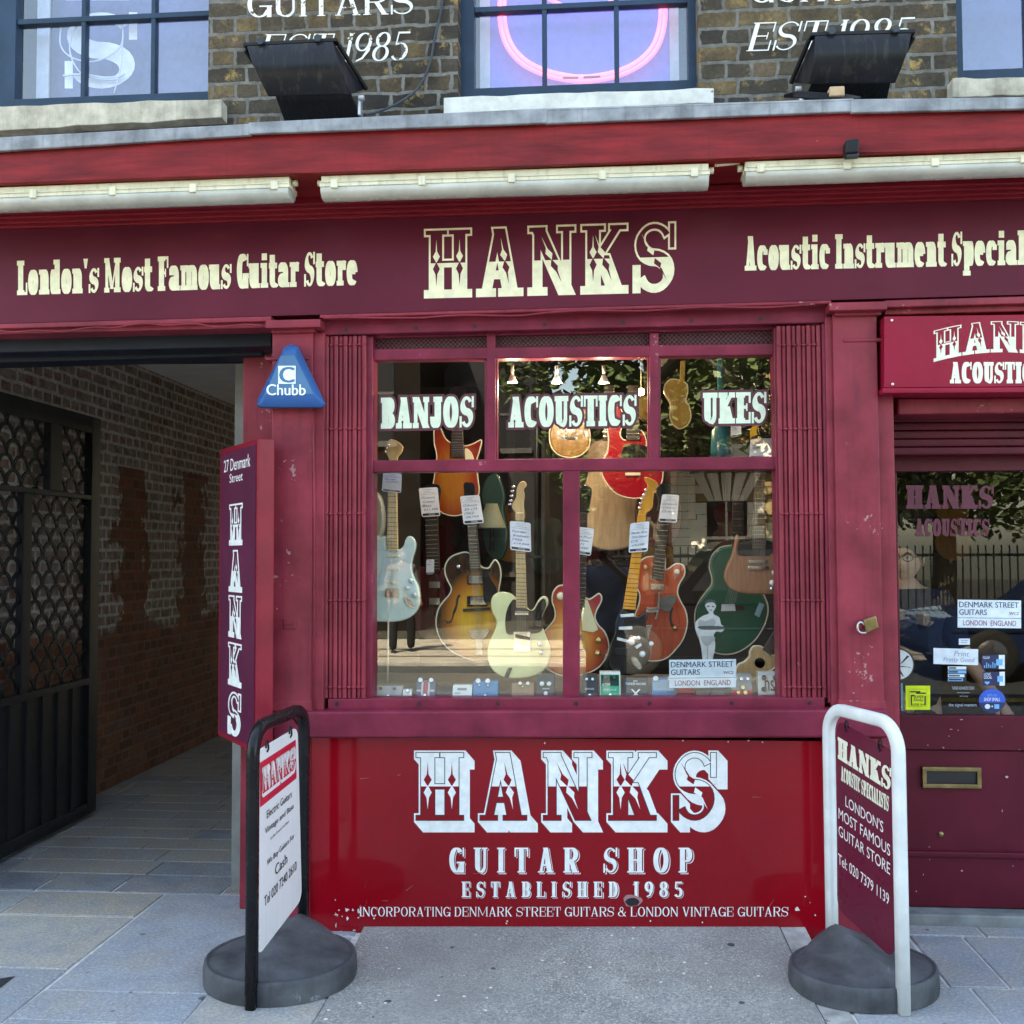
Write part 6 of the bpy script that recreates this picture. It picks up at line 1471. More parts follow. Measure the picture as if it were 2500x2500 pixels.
# behind
guitar('electric_guitar', 'dark wine electric guitar with grey pickups hanging behind, between the surf green and archtop guitars', .62,
       [(585, 800), (530, 790), (500, 830), (505, 900), (520, 960), (490, 1050), (470, 1160), (480, 1290), (540, 1380), (640, 1410), (730, 1380), (770, 1290), (765, 1160), (740, 1060), (725, 960), (740, 880), (720, 800), (690, 820), (670, 850)], WINE, .045, cA, [(568, 360), (672, 350), (690, 830), (580, 830)], ROSE, [(565, 360), (560, 260), (545, 150), (600, 110), (670, 110), (700, 150), (685, 260), (678, 350)], BLK,
       [('pickup', rect(598, 915, 692, 968), NICKEL, .008, False), ('pickup', rect(602, 1050, 690, 1105), NICKEL, .008, False)], (), None, 14, NICKEL, strings=(((590, 840), (670, 840)), ((600, 1200), (670, 1200))))
guitar('electric_guitar', 'red and amber double-horn electric guitar hanging under the word on the left pane', .75,
       [(700, 660), (745, 700), (790, 800), (850, 845), (965, 870), (1040, 850), (1112, 818), (1100, 900), (1070, 1010), (1080, 1150), (1090, 1290), (1020, 1430), (900, 1490), (770, 1470), (700, 1380), (680, 1250), (700, 1100), (715, 960), (690, 820)], RBURST, .045, cC, [(850, 560), (940, 560), (958, 975), (845, 975)], ROSE, [(850, 560), (830, 420), (840, 350), (900, 330), (960, 350), (965, 420), (942, 560)], BLK,
       [('pickguard', [(965, 900), (1010, 910), (1045, 980), (1040, 1060), (980, 1040)], IVORY, .004, True), ('pickup', rect(850, 1040, 955, 1085), NICKEL, .01, False)], (), IVORY, 16, NICKEL)
guitar('acoustic_guitar', 'natural pale spruce acoustic guitar hanging high behind the cherry sunburst guitar', .95,
       [(330, -260), (240, -220), (200, -120), (215, -30), (205, 60), (165, 170), (140, 300), (145, 460), (200, 580), (300, 632), (420, 645), (540, 622), (605, 560), (640, 420), (650, 300), (630, 170), (585, 60), (580, -40), (600, -130), (560, -230), (450, -265)], SPRUCE, .10, cB, [(350, -700), (430, -700), (440, -250), (340, -250)], ROSE, None, None, [], (), ROSE, 10, NICKEL, .01)
guitar('electric_guitar', 'glossy cherry red electric guitar body hanging above the amber headstock', .66,
       [(385, -520), (372, -400), (385, -260), (375, -160), (330, -60), (335, 30), (375, 105), (432, 172), (520, 212), (620, 222), (722, 195), (792, 140), (826, 60), (820, -40), (760, -110), (700, -160), (690, -260), (650, -330), (600, -280), (520, -250), (480, -300), (505, -400), (490, -500), (440, -560)], CHERRY, .045, cB, [(540, -700), (630, -700), (640, -250), (530, -250)], ROSE, None, None, [('bridge', rect(520, 12, 645, 36), IVORY, .012, False), ('pickup', rect(530, -80, 640, -40), BLK, .01, False), ('pickguard', [(510, -200), (700, -200), (720, -60), (690, -20), (510, -10)], BLK, .003, True)], (), IVORY, 12, NICKEL)
guitar('acoustic_guitar', 'wine red acoustic guitar hanging behind the orange archtop neck', .85,
       [(700, -60), (630, 20), (640, 140), (610, 260), (605, 420), (650, 560), (730, 612), (850, 615), (940, 560), (980, 420), (975, 280), (940, 150), (950, 20), (890, -60)], WINE, .10, cB, None, None, None, None, [], (), None, 0, None, .01)
guitar('acoustic_guitar', 'amber topped acoustic guitar hanging under the long word on the middle pane', .80,
       [(-60, 430), (-80, 500), (-60, 580), (-95, 680), (-85, 790), (-30, 860), (60, 890), (160, 870), (225, 800), (235, 690), (205, 590), (215, 500), (190, 430), (80, 400)], AMBER, .09, cD, None, None, None, None, [('bridge', rect(10, 720, 120, 740), ROSE, .01, False)], (), IVORY, 0, None, .01, strings=(((30, 560), (110, 560)), ((30, 725), (110, 725))))
guitar('ukulele', 'small gold ukulele hanging high in the right pane', .9, [(960, 260), (890, 255), (845, 300), (840, 360), (875, 420), (890, 470), (885, 560), (920, 630), (970, 655), (1030, 620), (1056, 550), (1040, 470), (1015, 430), (1030, 350), (1020, 290)], GOLDT, .05, cD, [(972, 100), (1012, 100), (1005, 270), (965, 270)], GOLDT, None, None, [], (), IVORY, 0, None, .008, cat='ukulele', group=None)
guitar('banjo', 'round headed banjo hanging beside the bright bulb, behind the right bar of the middle pane', 1.0, [(690, 380), (640, 400), (615, 460), (625, 540), (670, 585), (720, 580), (765, 540), (775, 460), (745, 400)], GOLDT, .06, cD, [(678, 150), (712, 150), (712, 385), (678, 385)], ROSE, None, None, [], (), NICKEL, 0, None, .008, cat='banjo', group=None)
guitar('electric_guitar', 'black electric guitar neck hanging beside the yellow amplifier at the upper right', .8, [(1640, 610), (1600, 660), (1610, 740), (1590, 830), (1620, 920), (1720, 930), (1770, 850), (1750, 740), (1740, 640), (1700, 620)], DARKG, .045, cD, [(1640, 430), (1690, 430), (1700, 640), (1630, 640)], ROSE, [(1640, 430), (1660, 350), (1700, 335), (1730, 380), (1720, 440), (1700, 560), (1690, 600), (1660, 560)], BLK, [], [('tuning_peg', 1698, 388, .008, CHROME), ('tuning_peg', 1690, 442, .008, CHROME), ('tuning_peg', 1688, 500, .008, CHROME)], None, 0)
guitar('acoustic_guitar', 'dark green acoustic guitar hanging behind the blonde guitar headstock', 1.0, [(1120, 20), (1060, 80), (1030, 200), (1050, 330), (1040, 480), (1060, 620), (1110, 720), (1190, 730), (1240, 640), (1250, 480), (1220, 330), (1230, 200), (1200, 80), (1170, 20)], TEAL, .09, cA, None, None, None, None, [], (), None, 0, None, .01)
guitar('acoustic_guitar', 'pale grey guitar back showing its rounded edge behind the surf green guitar', .42, [(60, 230), (100, 190), (150, 165), (195, 210), (220, 300), (228, 400), (215, 500), (180, 560), (120, 580), (60, 540), (30, 400)], GREYP, .06, cA, None, None, None, None, [], (), None, 0, None, .012)
# amplifier and dim stock at the back
def amp(name, label, u0, v0, u1, v1, Y, col, dep=.25):
    t = thing(name, label, 'amplifier'); a, b_ = U(u0, v0, Y), U(u1, v1, Y); mb = MB(); mb.box(a.x, b_.x, Y, Y+dep, b_.z, a.z); mb.build('cabinet', paint(name+'_cloth', col, .8, .2, 20, .3), t, bevel=.012)
    mb = MB(); e = .03; mb.box(a.x+e, b_.x-e, Y-.006, Y+.01, b_.z+e, a.z-(a.z-b_.z)*.25); mb.build('grille', paint(name+'_grille', tuple(c*.6 for c in col), .9, .3, 90, .3), t); mb = MB()
    for k in range(5): mb.lathe([(0, -.02), (.01, -.02), (.012, 0)], (a.x+(b_.x-a.x)*(k+1)/6, Y, a.z-(a.z-b_.z)*.12), 'y', 10)
    mb.build('knob', IVORY, t); return close(t)
amp('yellow_amplifier', 'mustard yellow amplifier on a high shelf at the right of the window', 1848, 1030, 1910, 1110, .95, (.32, .22, .02))
amp('dark_amplifier', 'dark amplifier standing behind the row of guitars at left', 1010, 1395, 1110, 1560, 1.0, (.05, .012, .016))
# shelf stock and lamps
t = thing('lamp_shade', 'grey green cone lampshade behind the second price card', 'lampshade'); mb = MB(); c0 = U(*cA(1120, 475), .9); w_ = (U(*cA(1240, 475), .9)-c0).length; h_ = U(*cA(1120, 270), .9).z-c0.z
mb.lathe([(w_, 0), (w_*.98, .006), (.03, h_), (.0, h_)], c0, 'z', 28); mb.build('shade', plain('shade_green', (.22, .24, .17), .7), t); mb = MB(); mb.tube([c0+Vector((0, 0, -.12)), c0+Vector((0, 0, h_))], .012, 8); mb.build('stem', BLK, t); close(t)
def spot(label, u, v):
    t = thing('ceiling_spotlight', label, 'spotlight', 'white ceiling spotlights in the shop'); Y = .24; p = U(u, v, Y); mb = MB(); mb.tube([p+Vector((0, 0, .016)), p+Vector((0, 0, .062))], .0075, 10); mb.build('stem', plain('lamp_white', (.8, .78, .7), .4), t)
    mb = MB(); mb.lathe([(.0, .018), (.009, .018), (.018, -.003), (.025, -.017), (.023, -.017), (.014, -.002)], p, 'z', 18); mb.build('shade', plain('lamp_white2', (.78, .76, .68), .4), t)
    mb = MB(); mb.sphere(p+Vector((0, 0, -.009)), .009, 10); mb.build('bulb', plain('warm_bulb', (.9, .8, .6), .4, emit=(1, .78, .45), estr=.4), t)
    l_ = bpy.data.lights.new('spot_lamp', 'POINT'); l_.energy = .8; l_.color = (1, .90, .76); l_.shadow_soft_size = .03; lo = bpy.data.objects.new('spot_lamp', l_); lo.location = p+Vector((0, -.01, -.045)); COL.objects.link(lo)
    return close(t)
spot('white ceiling spotlight at the left of the middle upper pane', 1251, 925); spot('white ceiling spotlight in the middle of the middle upper pane', 1359, 926); spot('white ceiling spotlight at the right of the middle upper pane, nearest the glowing bulb', 1474, 926)
t = thing('glowing_bulb', 'bright glowing bulb hanging behind the right bar of the middle upper pane', 'bulb'); p = U(1565, 957, 1.3); mb = MB(); mb.sphere(p, .021, 14); mb.build('glass_bulb', plain('hot_bulb', (1, .9, .7), .4, emit=(1, .72, .34), estr=5), t); mb = MB(); mb.tube([p+Vector((0, 0, .02)), p+Vector((0, 0, .6))], .003, 6); mb.build('flex', INK, t); close(t)
pl_ = bpy.data.lights.new('bulb_light', 'POINT'); pl_.energy = 2; pl_.color = (1, .72, .42); pl_.shadow_soft_size = .03; po = bpy.data.objects.new('bulb_light', pl_); po.location = p+Vector((0, -.08, -.03)); COL.objects.link(po)
t = thing('glowing_bulb', 'small warm bulb at the upper left corner of the shop window', 'bulb'); p2 = U(913, 908, .5); mb = MB(); mb.sphere(p2, .011, 12); mb.build('glass_bulb', bpy.data.materials['hot_bulb'], t); mb = MB(); mb.tube([p2+Vector((0, 0, .01)), p2+Vector((0, 0, .3))], .003, 6); mb.build('flex', INK, t); close(t)
# price cards
CARD = plain('price_card', (.86, .85, .90), .5); CARDB = plain('card_black', (.02, .02, .025), .5); PEN = plain('blue_pen', (.05, .06, .2), .6); CGREY = plain('card_print', (.45, .43, .5), .6)
def price(label, c, q, Y, lines):
    bd = Board(*[U(*c(*p), Y) for p in q]); mb = MB(); W_ = (bd.c[1]-bd.c[0]).length; H_ = (bd.c[0]-bd.c[3]).length; out = []; rw, rh = .008/W_, .008/H_
    for cx, cy, a0 in ((1-rw, 1-rh, 0), (rw, 1-rh, 90), (rw, rh, 180), (1-rw, rh, 270)):
        for k in range(4): a = math.radians(a0+30*k); out.append(bd(cx+rw*math.cos(a), cy+rh*math.sin(a)))
    mb.prism(out, -bd.n*.0012)
    R_(mb, bd, .06, .035, .94, .115, 1, .0008); sans(mb, 'GUITARS', bd, .0014, 0, .01, .38, .7, .05, .10)
    for k, (x0, x1) in enumerate(((.25, .75), (.3, .62), (.2, .8), (.08, .92))): R_(mb, bd, x0, .93-.055*k, x1, .945-.055*k, 3, .0008)
    n = len(lines)
    for k, s_ in enumerate(lines): sans(mb, s_, bd, .001, 2, .006, .14 if k % 2 else .1, .14+min(.78, .11*len(s_)), .62-.14*k, .70-.14*k, shear=.3)
    return tag(mb.build('price_card', [CARD, CARDB, PEN, CGREY], None, flat=True), label, 'price card')
price('price card on the neck of the surf green guitar', cA, [(222, 10), (376, 22), (370, 182), (210, 165)], .245, ['Strat', '£2,999'])
price('price card hanging on the dark wine guitar', cA, [(515, 142), (672, 133), (695, 372), (542, 380)], .58, ['Custom', 'Colour', 'Bass', '£11,499'])
price('price card on the neck of the sunburst archtop guitar', cA, [(857, 208), (1018, 198), (1056, 430), (888, 442)], .325, ['Gibson', 'ES-175', '1962', '£8,799'])
price('price card on the neck of the blonde guitar', cA, [(1270, 412), (1442, 430), (1447, 672), (1274, 650)], .215, ['Fender', 'Broadcaster', '1950', '£19,999'])
price('price card right of the mullion, on the cherry sunburst guitar', cB, [(110, 450), (270, 468), (240, 690), (95, 668)], .275, ['Les Paul', 'Deluxe', '1971', '£4,999'])
price('price card on the amber maple neck of the black guitar', cB, [(562, 426), (718, 408), (704, 652), (548, 665)], .205, ['Fender Strat', 'Dave Gilmour', 'C/S', '£4,599'])
price('lilac price card on the neck of the orange archtop guitar', cB, [(822, 188), (960, 195), (940, 420), (790, 412)], .40, ['Gretsch', 'Country', '£3,450'])
price('price card at the lower right corner of the right upper pane', cD, [(1540, 738), (1716, 732), (1712, 890), (1530, 895)], .26, ['Epiphone', '£899'])
price('small pink price card beneath the word on the right pane', cD, [(1380, 600), (1462, 600), (1466, 712), (1380, 728)], .5, ['Uke', '£120'])
price('small pale card hung on the strings of the dark wine guitar', cA, [(580, 732), (645, 730), (642, 852), (577, 855)], .55, ['Bass'])
# black and white cutout of a figure with a small guitar
t = thing('cardboard_cutout', 'black and white cutout of a figure with a small guitar, before the green guitar', 'cutout'); Y = .22
CUT = plain('cut_grey', (.40, .40, .40), .6); CUTL = plain('cut_light', (.62, .62, .61), .6); CUTD = plain('cut_dark', (.07, .07, .07), .6)
body = [(1205, 1130), (1200, 1160), (1150, 1180), (1105, 1215), (1092, 1240), (1095, 1300), (1120, 1345), (1128, 1390), (1140, 1440), (1150, 1530), (1158, 1600), (1230, 1600), (1232, 1530), (1250, 1450), (1252, 1390), (1240, 1340), (1262, 1305), (1300, 1310), (1325, 1290), (1318, 1262), (1300, 1245), (1285, 1190), (1240, 1165), (1236, 1130)]
mb = MB(); mb.prism([U(*cB(*p), Y) for p in spl(body, 3)], (0, .005, 0)); mb.prism([U(*cB(*p), Y+.0005) for p in spl([(1215, 1045), (1180, 1060), (1172, 1095), (1195, 1140), (1220, 1155), (1245, 1130), (1260, 1095), (1248, 1060)], 4)], (0, .004, 0)); mb.build('figure', CUTL, t)
mb = MB()
def flat_(P, mi, l): 
    q = [U(*cB(*p), Y-l) for p in spl(P, 4)]; mb.add(q, [list(x) for x in tessellate_polygon([q])], mi)
flat_([(1215, 1042), (1176, 1058), (1172, 1088), (1190, 1072), (1240, 1070), (1258, 1092), (1252, 1058)], 1, .001); flat_([(1130, 1210), (1112, 1230), (1125, 1262), (1160, 1268), (1200, 1262), (1245, 1255), (1255, 1225), (1235, 1200), (1205, 1208), (1170, 1222)], 0, .0012)
flat_([(1120, 1262), (1270, 1260), (1325, 1268), (1322, 1285), (1200, 1290), (1130, 1285)], 1, .0016); flat_([(1135, 1345), (1175, 1340), (1245, 1350), (1248, 1372), (1200, 1420), (1180, 1425), (1145, 1390)], 0, .001); flat_([(1186, 1430), (1196, 1430), (1192, 1590), (1184, 1590)], 0, .001)
flat_([(1186, 1098), (1206, 1094), (1206, 1102), (1188, 1106)], 1, .0012); flat_([(1226, 1096), (1246, 1100), (1244, 1108), (1226, 1104)], 1, .0012); flat_([(1205, 1128), (1230, 1128), (1218, 1136)], 1, .0012)
mb.build('printed_tone', [CUT, CUTD], t, flat=True); close(t)
# effects pedals along the sill
def pedal(label, c, x0, y0, x1, y1, col, Y=.135, knobs=(), kc=None, face=None, fcol=None, writing=None, wc=None, slope=.35, name='effects_pedal', rough=.35, switch=True):
    t = thing(name, label, 'effects pedal', 'effects pedals along the window bed'); a, b_ = U(*c(x0, y0), Y), U(*c(x1, y1), Y); zb_ = U(1400, 1706, .1).z-.012; h = max(.02, a.z-zb_); d = .05+h*slope
    mb = MB(); mb.add([(a.x, Y, zb_), (b_.x, Y, zb_), (b_.x, Y+h*slope, zb_+h), (a.x, Y+h*slope, zb_+h), (a.x, Y+d, zb_), (b_.x, Y+d, zb_), (b_.x, Y+d, zb_+h), (a.x, Y+d, zb_+h)], [(0, 1, 2, 3), (5, 4, 7, 6), (0, 3, 7, 4), (1, 5, 6, 2), (3, 2, 6, 7), (0, 4, 5, 1)])
    mb.build('case', gloss('pedal_paint', col, rough, .3), t, bevel=.003)
    bd = Board((a.x, Y+h*slope, zb_+h), (b_.x, Y+h*slope, zb_+h), (b_.x, Y, zb_), (a.x, Y, zb_))
    if bd.n.y > 0: bd.n = -bd.n
    def onface(p, q, r, s_, l): return [bd(p, q, l), bd(r, q, l), bd(r, s_, l), bd(p, s_, l)]
    if face:
        for nm, rc, fc in face: mb = MB(); mb.prism(onface(*rc, .0015), -bd.n*.001); mb.build(nm, gloss('pedal_face', fc, .4, .2), t)
    for k in knobs:
        mb = MB(); p = bd(k[0], k[1], 0); r = k[2]; mb.tube([p, p+bd.n*.012], [r, r*.85], 12); mb.build('knob', k[3] if len(k) > 3 else (kc or BLK), t)
    if switch: mb = MB(); p = bd(.5, .18, 0); mb.tube([p, p+bd.n*.012], .0065, 10); mb.build('foot_switch', CHROME, t)
    if writing:
        mb = MB()
        for txt, a0, a1, b0, b1 in writing: sans(mb, txt, bd, .003, 0, .02, a0, a1, b0, b1)
        mb.build('lettering', wc or WHITE, t, flat=True)
    return close(t)
pedal('light grey low pedal at the far left of the window bed', cA, 155, 1782, 372, 1872, (.36, .36, .36), knobs=((.2, .8, .007), (.72, .8, .007)))
pedal('tiny white pedal near the left end of the window bed', cA, 378, 1812, 455, 1880, (.74, .76, .74), knobs=((.6, .85, .006, CHROME),))
pedal('union flag pedal with two white lamps on the window bed', cA, 488, 1735, 648, 1880, (.10, .10, .16), knobs=((.22, .98, .011, WHITE), (.78, .98, .011, WHITE)), face=(('stripe', (.40, .0, .60, .92), (.42, .05, .07)), ('stripe', (.28, .05, .38, .9), (.55, .52, .52)), ('stripe', (.62, .05, .72, .9), (.55, .52, .52)), ('stripe', (.04, .4, .27, .5), (.5, .45, .46)), ('stripe', (.73, .4, .96, .5), (.5, .45, .46))))
pedal('white box with grey print beside the blue pedal on the window bed', cA, 792, 1775, 955, 1885, (.72, .76, .72), face=(('print', (.25, .64, .72, .80), (.25, .26, .28)), ('print', (.12, .40, .4, .50), (.45, .46, .46))), switch=False)
pedal('bright blue sloping pedal under the sunburst archtop guitar', cA, 962, 1742, 1170, 1885, (.06, .22, .42), knobs=((.2, .98, .012, WHITE), (.58, .98, .012, WHITE), (.25, .75, .004, WHITE), (.6, .75, .004, WHITE)))
pedal('tan brown pedal under the blonde guitar', cA, 1282, 1762, 1470, 1880, (.30, .17, .08), knobs=((.38, .98, .009, WHITE), (.72, .98, .009, WHITE), (.5, .78, .004, GOLDP)))
pedal('black pedal with white knobs like a face, left of the mullion', cA, 1492, 1690, 1642, 1880, (.03, .03, .035), knobs=((.28, .62, .011, WHITE), (.68, .62, .011, WHITE), (.5, .25, .010, WHITE)), face=(('mouth', (.3, .06, .7, .12), (.8, .8, .8)), ('print', (.3, .42, .7, .46), (.5, .5, .5))), switch=False)
pedal('small black pedal at the right foot of the mullion', cB, 172, 1662, 292, 1848, (.02, .02, .022), knobs=((.3, .8, .007, NICKEL), (.7, .8, .007, NICKEL)), writing=(('Double', .2, .9, .06, .16), ('DRIVE', .2, .8, .40, .47)))
pedal('green pedal with a white border right of the mullion', cB, 312, 1640, 485, 1856, (.80, .84, .82), face=(('panel', (.06, .04, .94, .90), (.01, .42, .22)), ('dark_panel', (.08, .50, .92, .88), (.02, .05, .04))), knobs=((.3, .78, .007), (.7, .78, .007)), writing=(('the SCREAM', .12, .5, .50, .60), ('DEVICE', .2, .8, .34, .40)))
pedal('black pedal with a white cross mark under the black guitar', cB, 502, 1688, 712, 1848, (.02, .02, .022), writing=(('EARTH', .42, .58, .82, .88), ('THUNDER MACHINE', .1, .9, .68, .78), ('X', .3, .7, .12, .5)))
pedal('pale blue rounded pedal left of the street-name card', cB, 738, 1690, 930, 1848, (.05, .20, .42), knobs=((.18, .96, .013, WHITE), (.82, .96, .013, WHITE)), face=(('panel', (.05, .45, .95, .92), (.30, .42, .52)),))
pedal('red low pedal beneath the street-name card', cB, 950, 1772, 1086, 1846, (.40, .03, .04), face=(('band', (.02, .52, .98, .60), (.08, .01, .01)),))
pedal('left of two small grey pedals beneath the street-name card', cB, 1100, 1795, 1210, 1848, (.22, .22, .23))
pedal('right of two small grey pedals beneath the street-name card', cB, 1226, 1795, 1335, 1848, (.24, .24, .26))
pedal('grey and red pedal with orange knobs below the ukulele', cB, 1386, 1652, 1560, 1848, (.34, .32, .30), face=(('red_panel', (.02, .02, .98, .40), (.55, .03, .02)),), knobs=((.2, .78, .008, NICKEL), (.5, .78, .008, NICKEL), (.8, .78, .008, NICKEL), (.55, .48, .010, GOLDP), (.65, .3, .010, GOLDP), (.32, .3, .008, GOLDP)))
pedal('white pedal with four black knobs at the far right of the window bed', cB, 1605, 1636, 1786, 1842, (.70, .72, .72), slope=.18, knobs=((.27, .80, .0115), (.78, .80, .0115), (.24, .42, .0115), (.78, .42, .0115), (.52, .08, .007)), writing=(('ns', .30, .72, .36, .72),), wc=INK)
t = thing('padlock', 'grey padlock lying at the left end of the window bed', 'padlock'); Y = .14; a, b_ = U(*cA(76, 1800), Y), U(*cA(150, 1885), Y); mb = MB(); mb.box(a.x, b_.x, Y, Y+.02, b_.z, a.z); mb.build('body', plain('zinc', (.25, .30, .36), .4, .5), t, bevel=.004); mb = MB(); mb.tube(smooth([U(*cA(x, y), Y+.01) for x, y in ((95, 1800), (95, 1770), (113, 1752), (132, 1770), (132, 1800))]), .004, 8); mb.build('shackle', BLACK, t); close(t)
t = thing('red_box', 'small dark red box on the left edge of the window bed', 'box'); Y = .45; a, b_ = U(*cA(70, 1352), Y), U(*cA(165, 1590), Y); mb = MB(); mb.box(a.x, b_.x, Y, Y+.08, b_.z, a.z); mb.build('box', CHERRY, t, bevel=.006); mb = MB(); mb.box(a.x+.02, b_.x-.02, Y-.003, Y+.01, b_.z+.06, a.z-.04); mb.build('front', INK, t); close(t)
t = thing('guitar_stand', 'thin pale stand pole under the surf green guitar', 'stand'); mb = MB(); mb.tube([U(*cA(265, 1235), .26), U(*cA(258, 1760), .26)], .004, 8); mb.build('pole', plain('cream_pole', (.66, .6, .45), .4), t); p = U(*cA(258, 1760), .26); mb = MB(); mb.lathe([(.05, 0), (.05, .006), (.008, .012)], (p.x, .27, U(1400, 1706, .1).z-.011), 'z', 20); mb.build('foot', BLK, t); close(t)
# stock on the back wall of the shop
for i in range(16):
    x = -1.25+i*.29; t = thing('hanging_guitar', 'dim dark guitar hanging in the row on the back wall of the shop', 'guitar', 'guitars on the back wall of the shop'); z = 1.75+.05*(i % 3); k = (WINE, DARKG, AMBER, TEAL)[i % 4]
    pr = [(0, .16), (-.10, .14), (-.12, .06), (-.08, -.02), (-.13, -.10), (-.14, -.2), (-.08, -.28), (0, -.30), (.08, -.28), (.14, -.2), (.13, -.10), (.08, -.02), (.12, .06), (.10, .14)]
    mb = MB(); q = [Vector((x+a, 3.9, z+b_)) for a, b_ in spl(pr, 3)]; mb.prism(q, (0, .06, 0)); mb.build('body', k, t); mb = MB(); mb.box(x-.022, x+.022, 3.885, 3.9, z+.1, z+.6); mb.box(x-.035, x+.035, 3.885, 3.9, z+.6, z+.76); mb.build('neck', ROSE, t); close(t)
# ------------------------------------------------------------------ people
SKIN = plain('skin', (.50, .29, .20), .5); SKIND = plain('skin_dark', (.12, .06, .04), .5); HAIR = paint('black_hair', (.010, .009, .009), .5, .3, 40, .3, stretch=(1, 1, .2))
def skin_obj(name, verts, edges, rad, mat, parent, root=0, sub=2):
    me = bpy.data.meshes.new(name); me.from_pydata(verts, edges, []); me.materials.append(mat)
    o = bpy.data.objects.new(name, me); COL.objects.link(o); o.parent = parent
    s = o.modifiers.new('skin', 'SKIN'); s.use_smooth_shade = True
    for i, r in enumerate(rad): me.skin_vertices[0].data[i].radius = (r, r) if not isinstance(r, tuple) else r
    for i in range(len(verts)): me.skin_vertices[0].data[i].use_root = (i == root)
    m = o.modifiers.new('sub', 'SUBSURF'); m.levels = sub; m.render_levels = sub; return o
def person(label, loc, rz, arms, shirt, trousers, skin, shoes, head_rot=0, glasses=False, legs=((-.09, .0), (.09, .0)), phone=False, group=None, h=1.74, bare_arm=.5):
    """stands at loc facing local -Y; arms: two lists of joints (shoulder excluded) elbow, wrist in local metres"""
    t = thing('person', label, 'person', group); k = h/1.74
    V = [(0, 0, .95), (0, .0, 1.12), (0, .01, 1.28), (0, .01, 1.42), (0, .0, 1.50), (0, -.005, 1.545)]; E = [(0, 1), (1, 2), (2, 3), (3, 4), (4, 5)]; Rr = [(.14, .10), (.13, .095), (.15, .105), (.14, .09), .055, .05]
    for s_, (ex, wx) in zip((-1, 1), arms):
        i = len(V); V += [(s_*.175, .01, 1.41), ex, wx]; E += [(3, i), (i, i+1), (i+1, i+2)]; Rr += [.058, .043, .028]
    for s_, (fx, fy) in zip((-1, 1), legs):
        i = len(V); V += [(s_*.09, 0, .88), (s_*.095+fx*.1, -.01+fy*.5, .48), (s_*.095+fx*.1, .01+fy, .09)]; E += [(0, i), (i, i+1), (i+1, i+2)]; Rr += [.085, .058, .042]
    sc = lambda L: [tuple(c*k for c in p) for p in L]
    body = skin_obj('body', sc(V), E, Rr, skin, t)
    # head joined by its neck
    mb = MB(); ch, sh = math.cos(head_rot), math.sin(head_rot)
    def hp(x, y, z): return Vector(((x*ch-y*sh)*k, (x*sh+y*ch)*k, (1.63+z)*k))
    n, m_ = 20, 14; vs = []; fs = []
    for i in range(m_+1):
        a = math.pi*i/m_; z = math.cos(a)*.118
        for j in range(n):
            b = 2*math.pi*j/n; r = math.sin(a); x = r*.077*math.cos(b); y = r*.097*math.sin(b)
            if z < 0: y -= .012*(-z/.118)*r*0; x *= 1-.30*(-z/.118)**1.5; y = y*(1-.22*(-z/.118)**1.5)-.018*(-z/.118)
            fr = max(0, -math.sin(b))
            if fr > .92 and -.045 < z < .012: y -= .020*(1-abs(z+.022)/.036) if abs(z+.022) < .036 else 0
            if .55 < fr < .9 and 0 < z < .03: y += .007
            vs.append(hp(x, y, z))
    for i in range(m_):
        for j in range(n): fs.append((i*n+j, i*n+(j+1) % n, (i+1)*n+(j+1) % n, (i+1)*n+j))
    mb.add(vs, fs, 0, True)
    for s_ in (-1, 1):
        c = hp(s_*.077, .012, -.008); mb.sphere(c, .03, 10, 0, (.35, .55, 1.0))
        mb.sphere(hp(s_*.030, -.083, .008), .0115, 8, 1); mb.sphere(hp(s_*.030, -.0935, .008), .005, 6, 2)
        mb.tube([hp(s_*.016, -.094, .030), hp(s_*.032, -.094, .034), hp(s_*.048, -.084, .028)], .0035, 6, 2)
    mb.tube([hp(-.022, -.095, -.062), hp(0, -.101, -.060), hp(.022, -.095, -.062)], .0045, 6, 3)
    hd = mb.build('head', [skin, plain('eye_white', (.7, .7, .68), .3), INK, plain('lips', (.32, .12, .10), .5)], t)
    mb = MB()
    vs = []; fs = []; n = 22; m_ = 8
    for i in range(m_+1):
        a = (.66*math.pi)*i/m_
        for j in range(n):
            b = 2*math.pi*j/n; fr = max(0, -math.sin(b)); lim = 1-.46*fr**1.2-.12*abs(math.cos(b)); a2 = a*lim; w_ = .009+.004*math.sin(j*3.1+i*2.3)
            vs.append(hp((.077+w_)*math.sin(a2)*math.cos(b), (.097+w_)*math.sin(a2)*math.sin(b)+.004, (.118+w_*1.4)*math.cos(a2)))
    for i in range(m_):
        for j in range(n): fs.append((i*n+j, i*n+(j+1) % n, (i+1)*n+(j+1) % n, (i+1)*n+j))
    mb.add(vs, fs, 0, True); mb.build('hair', HAIR, t)
    if glasses:
        mb = MB()
        for s_ in (-1, 1):
            mb.tube([hp(s_*.034+.026*math.cos(a), -.103, .008+.019*math.sin(a)) for a in [2*math.pi*q/14 for q in range(14)]], .0025, 6, closed=True); mb.tube([hp(s_*.06, -.10, .012), hp(s_*.076, .0, .008)], .0022, 6)
        mb.tube([hp(-.008, -.104, .012), hp(.008, -.104, .012)], .002, 6); mb.build('glasses', INK, t)
